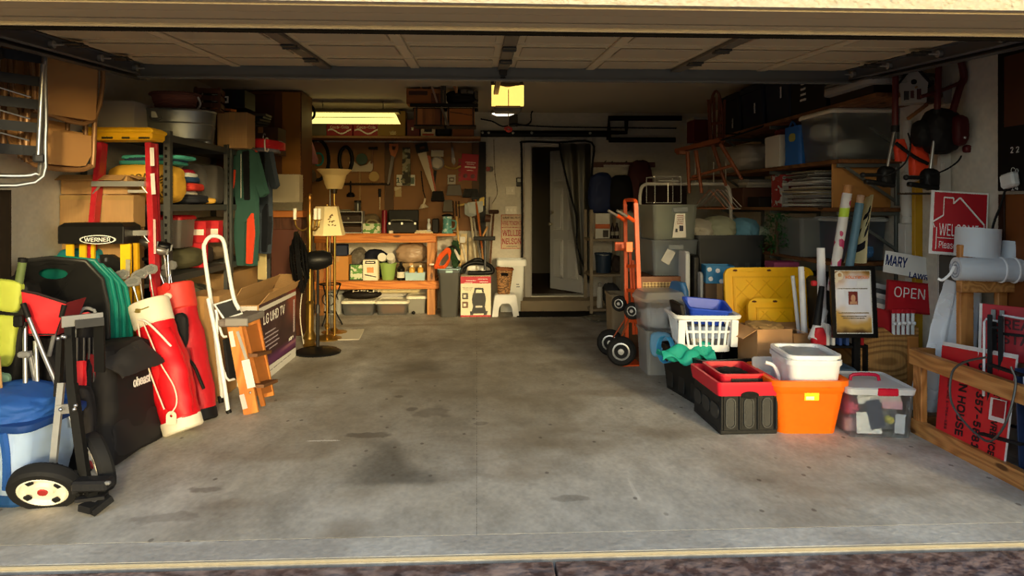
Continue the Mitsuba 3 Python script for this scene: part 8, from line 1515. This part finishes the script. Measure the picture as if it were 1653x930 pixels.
# crinkled white sheet hanging
tys = Thing('plastic_sheet', 'crinkled white plastic sheet hanging beside the timber sign rack', 'sheet', (0, 0, 0))
def typ(u, v):
    l = np.array((2.750, 4.420, 0.114)) * (1 - v) ** 1.3 + np.array((2.908, 4.280, 0.951)) * (1 - (1 - v) ** 1.3); r = np.array((3.059, 4.400, 0.116)) * (1 - v) + np.array((2.977, 4.220, 0.889)) * v
    return l * (1 - u) + r * u + np.array([0, -.05 * math.sin(u * 3.14) + .02 * math.sin(u * 13 + v * 3) + .012 * math.sin(v * 11 + u * 5), 0])
tys.add('sheet', crumple(sheet(typ, 40, 50, .006), .02, 7, 5), C('#d3d8df', .45)); tys.add('fold', crumple(sheet(lambda u, v: np.array((3.011, 4.360, 0.206)) * (1 - v) + np.array((2.947, 4.200, 0.948)) * v + np.array([.12 * u, -.02 * math.sin(u * 9), 0]), 16, 24, .006), .012, 8, 6), C('#c5ccd5', .45))
# red OPEN HOUSE sign
og_ = Thing('open_house_sign', 'large red sign reading OPEN HOUSE sideways in the timber rack', 'sign', (0, 0, 0))
A_, B_, C_, D_ = [np.array(q) for q in ((2.718, 4.100, 0.001), (2.723, 3.550, 0.054), (2.835, 3.600, 0.631), (2.807, 4.160, 0.595))]
def osp(u, v, off=0.0):
    p = (A_ * (1 - u) + B_ * u) * (1 - v) + (D_ * (1 - u) + C_ * u) * v; nn = np.cross(B_ - A_, D_ - A_); nn /= np.linalg.norm(nn); return p + (nn if nn[0] < 0 else -nn) * off
og_.add('plate', sheet(lambda u, v: osp(u, v), 4, 4, .006), C('#d9d5d3', .5)); og_.add('field', sheet(lambda u, v: osp(.0 + u * .985, .085 * max(0, 1) * (1.0) + v * .88 if False else .06 + v * .90, .0045), 4, 4, .002), C('#c21a26', .45))
def on_sign(m, w, h, uc, vc, mat):
    """lettering turned to read downwards: its +x goes down the sign, its +z goes along +u"""
    m = fit(m, 1, 1); v = np.array(m.vertices); b = m.bounds; x = (v[:, 0] - (b[0][0] + b[1][0]) / 2) * h; z = (v[:, 2] - (b[0][2] + b[1][2]) / 2) * w; y = v[:, 1] - b[1][1]
    m.vertices = np.array([osp(uc + z_, vc - x_, .007 - y_) for x_, y_, z_ in zip(x, y, z)]); og_.add('lettering', m, mat)
ink = C('#1c1016', .5)
on_sign(text('OPEN HOUSE', .06, .002), .115, .70, .36, .50, ink); on_sign(text('877-357-5881', .06, .002), .10, .78, .60, .47, ink); on_sign(text('Lawrence, GRI 1-714-152', .03, .002), .04, .62, .15, .48, C('#5c0d16', .5)); on_sign(text('MARY LAWRENCE', .06, .002), .08, .70, .82, .42, ink)
b1 = Thing('estate_sign', 'small red sign with dark lettering at the right edge behind the wire stakes', 'sign', (2.916, 3.720, 0.564), -55, -4); b1.add('plate', box(.36, .008, .30, 0, 0, 0, .002), C('#b01c28', .45)); b1.add('lettering', mv(text('REAL', .05, .002), .02, -.005, .20), C('#4a0d14', .5)); b1.add('lettering', mv(text('ESTATE', .05, .002), .02, -.005, .12), C('#4a0d14', .5)); b1.add('border', prism(sg.box(-.18, .0, -.165, .30), .002, -.005), C('#cfcac6', .5))
on_k = Thing('estate_sign', 'red emblem sticker panel low on the OPEN HOUSE sign', 'sign', (0, 0, 0)); on_k.add('plate', sheet(lambda u, v: osp(.76 + .20 * u, .38 + .20 * v, .014), 3, 3, .003), C('#d0cbc8', .5)); on_k.add('field', sheet(lambda u, v: osp(.80 + .15 * u, .42 + .15 * v, .0165), 3, 3, .002), C('#8f1420', .5))
for k in range(6):
    one('yard_sign', 'sign edge at the right end of the timber rack, %s' % ('nearest red sign, dark blue', 'second, white edged', 'third, navy', 'fourth, grey', 'fifth, pale', 'last at the frame edge, dark')[k], 'sign', mv(box(.36, .010, .56 - .02 * k, ch=.002), rx=-4), C(('#223152', '#c9ccd2', '#1a2340', '#6a7078', '#d3d6da', '#20242c')[k], .5), (2.96, 3.50 - .055 * k, .012), -8)
def stake(label, x, y, h, w, mat, dep=.0):
    t = Thing('wire_stake', label, 'sign stake', (x, y, 0), -50); t.add('leg', bar((-w / 2, 0, .0), (-w / 2, 0, h), .022, .012), mat); t.add('leg', bar((w / 2, 0, .0), (w / 2, 0, h), .022, .012), mat); t.add('crossbar', bar((-w / 2, 0, h * .92), (w / 2, 0, h * .92), .012, .012), mat); t.add('crossbar', bar((-w / 2, 0, h * .30), (w / 2, 0, h * .26), .014, .014), mat); return t
dkm = C('#1b1c1e', .4, .5)
stake('black steel sign stake in front of the OPEN HOUSE sign', 2.80, 3.72, .82, .05, dkm); stake('second black steel sign stake right of the first', 2.92, 3.66, .78, .28, dkm); stake('grey steel sign stake close behind the black ones', 2.86, 3.78, .84, .04, C('#7a7c7e', .35, .7))
whk = Thing('wire_stake', 'white wire stake bent over the small red sign at the right edge', 'sign stake', (0, 0, 0)); whk.add('wire', tube([(2.757, 3.750, 0.374), (2.783, 3.780, 0.774), (2.793, 3.780, 0.791), (2.855, 3.750, 0.778), (2.850, 3.730, 0.818), (2.913, 3.660, 0.809), (2.939, 3.620, 0.799)], .007, 8, 1), C('#d9dadb', .4))
loop = Thing('steel_cable', 'looped grey steel cable hanging over the front rail of the timber rack', 'cable', (0, 0, 0)); loop.add('loop', tube([(2.586, 3.500, 0.642), (2.567, 3.620, 0.594), (2.548, 3.700, 0.523), (2.535, 3.700, 0.390), (2.562, 3.680, 0.303), (2.589, 3.580, 0.229), (2.612, 3.500, 0.216), (2.632, 3.420, 0.341), (2.680, 3.420, 0.525), (2.670, 3.440, 0.607)], .006, 6, 5), C('#4a4d4f', .4, .6)); loop.add('strap', bar((2.630, 3.600, 0.222), (2.681, 3.380, 0.237), .03, .012), BLK); loop.add('strap', bar((2.674, 3.600, 0.584), (2.697, 3.400, 0.573), .03, .012), BLK)
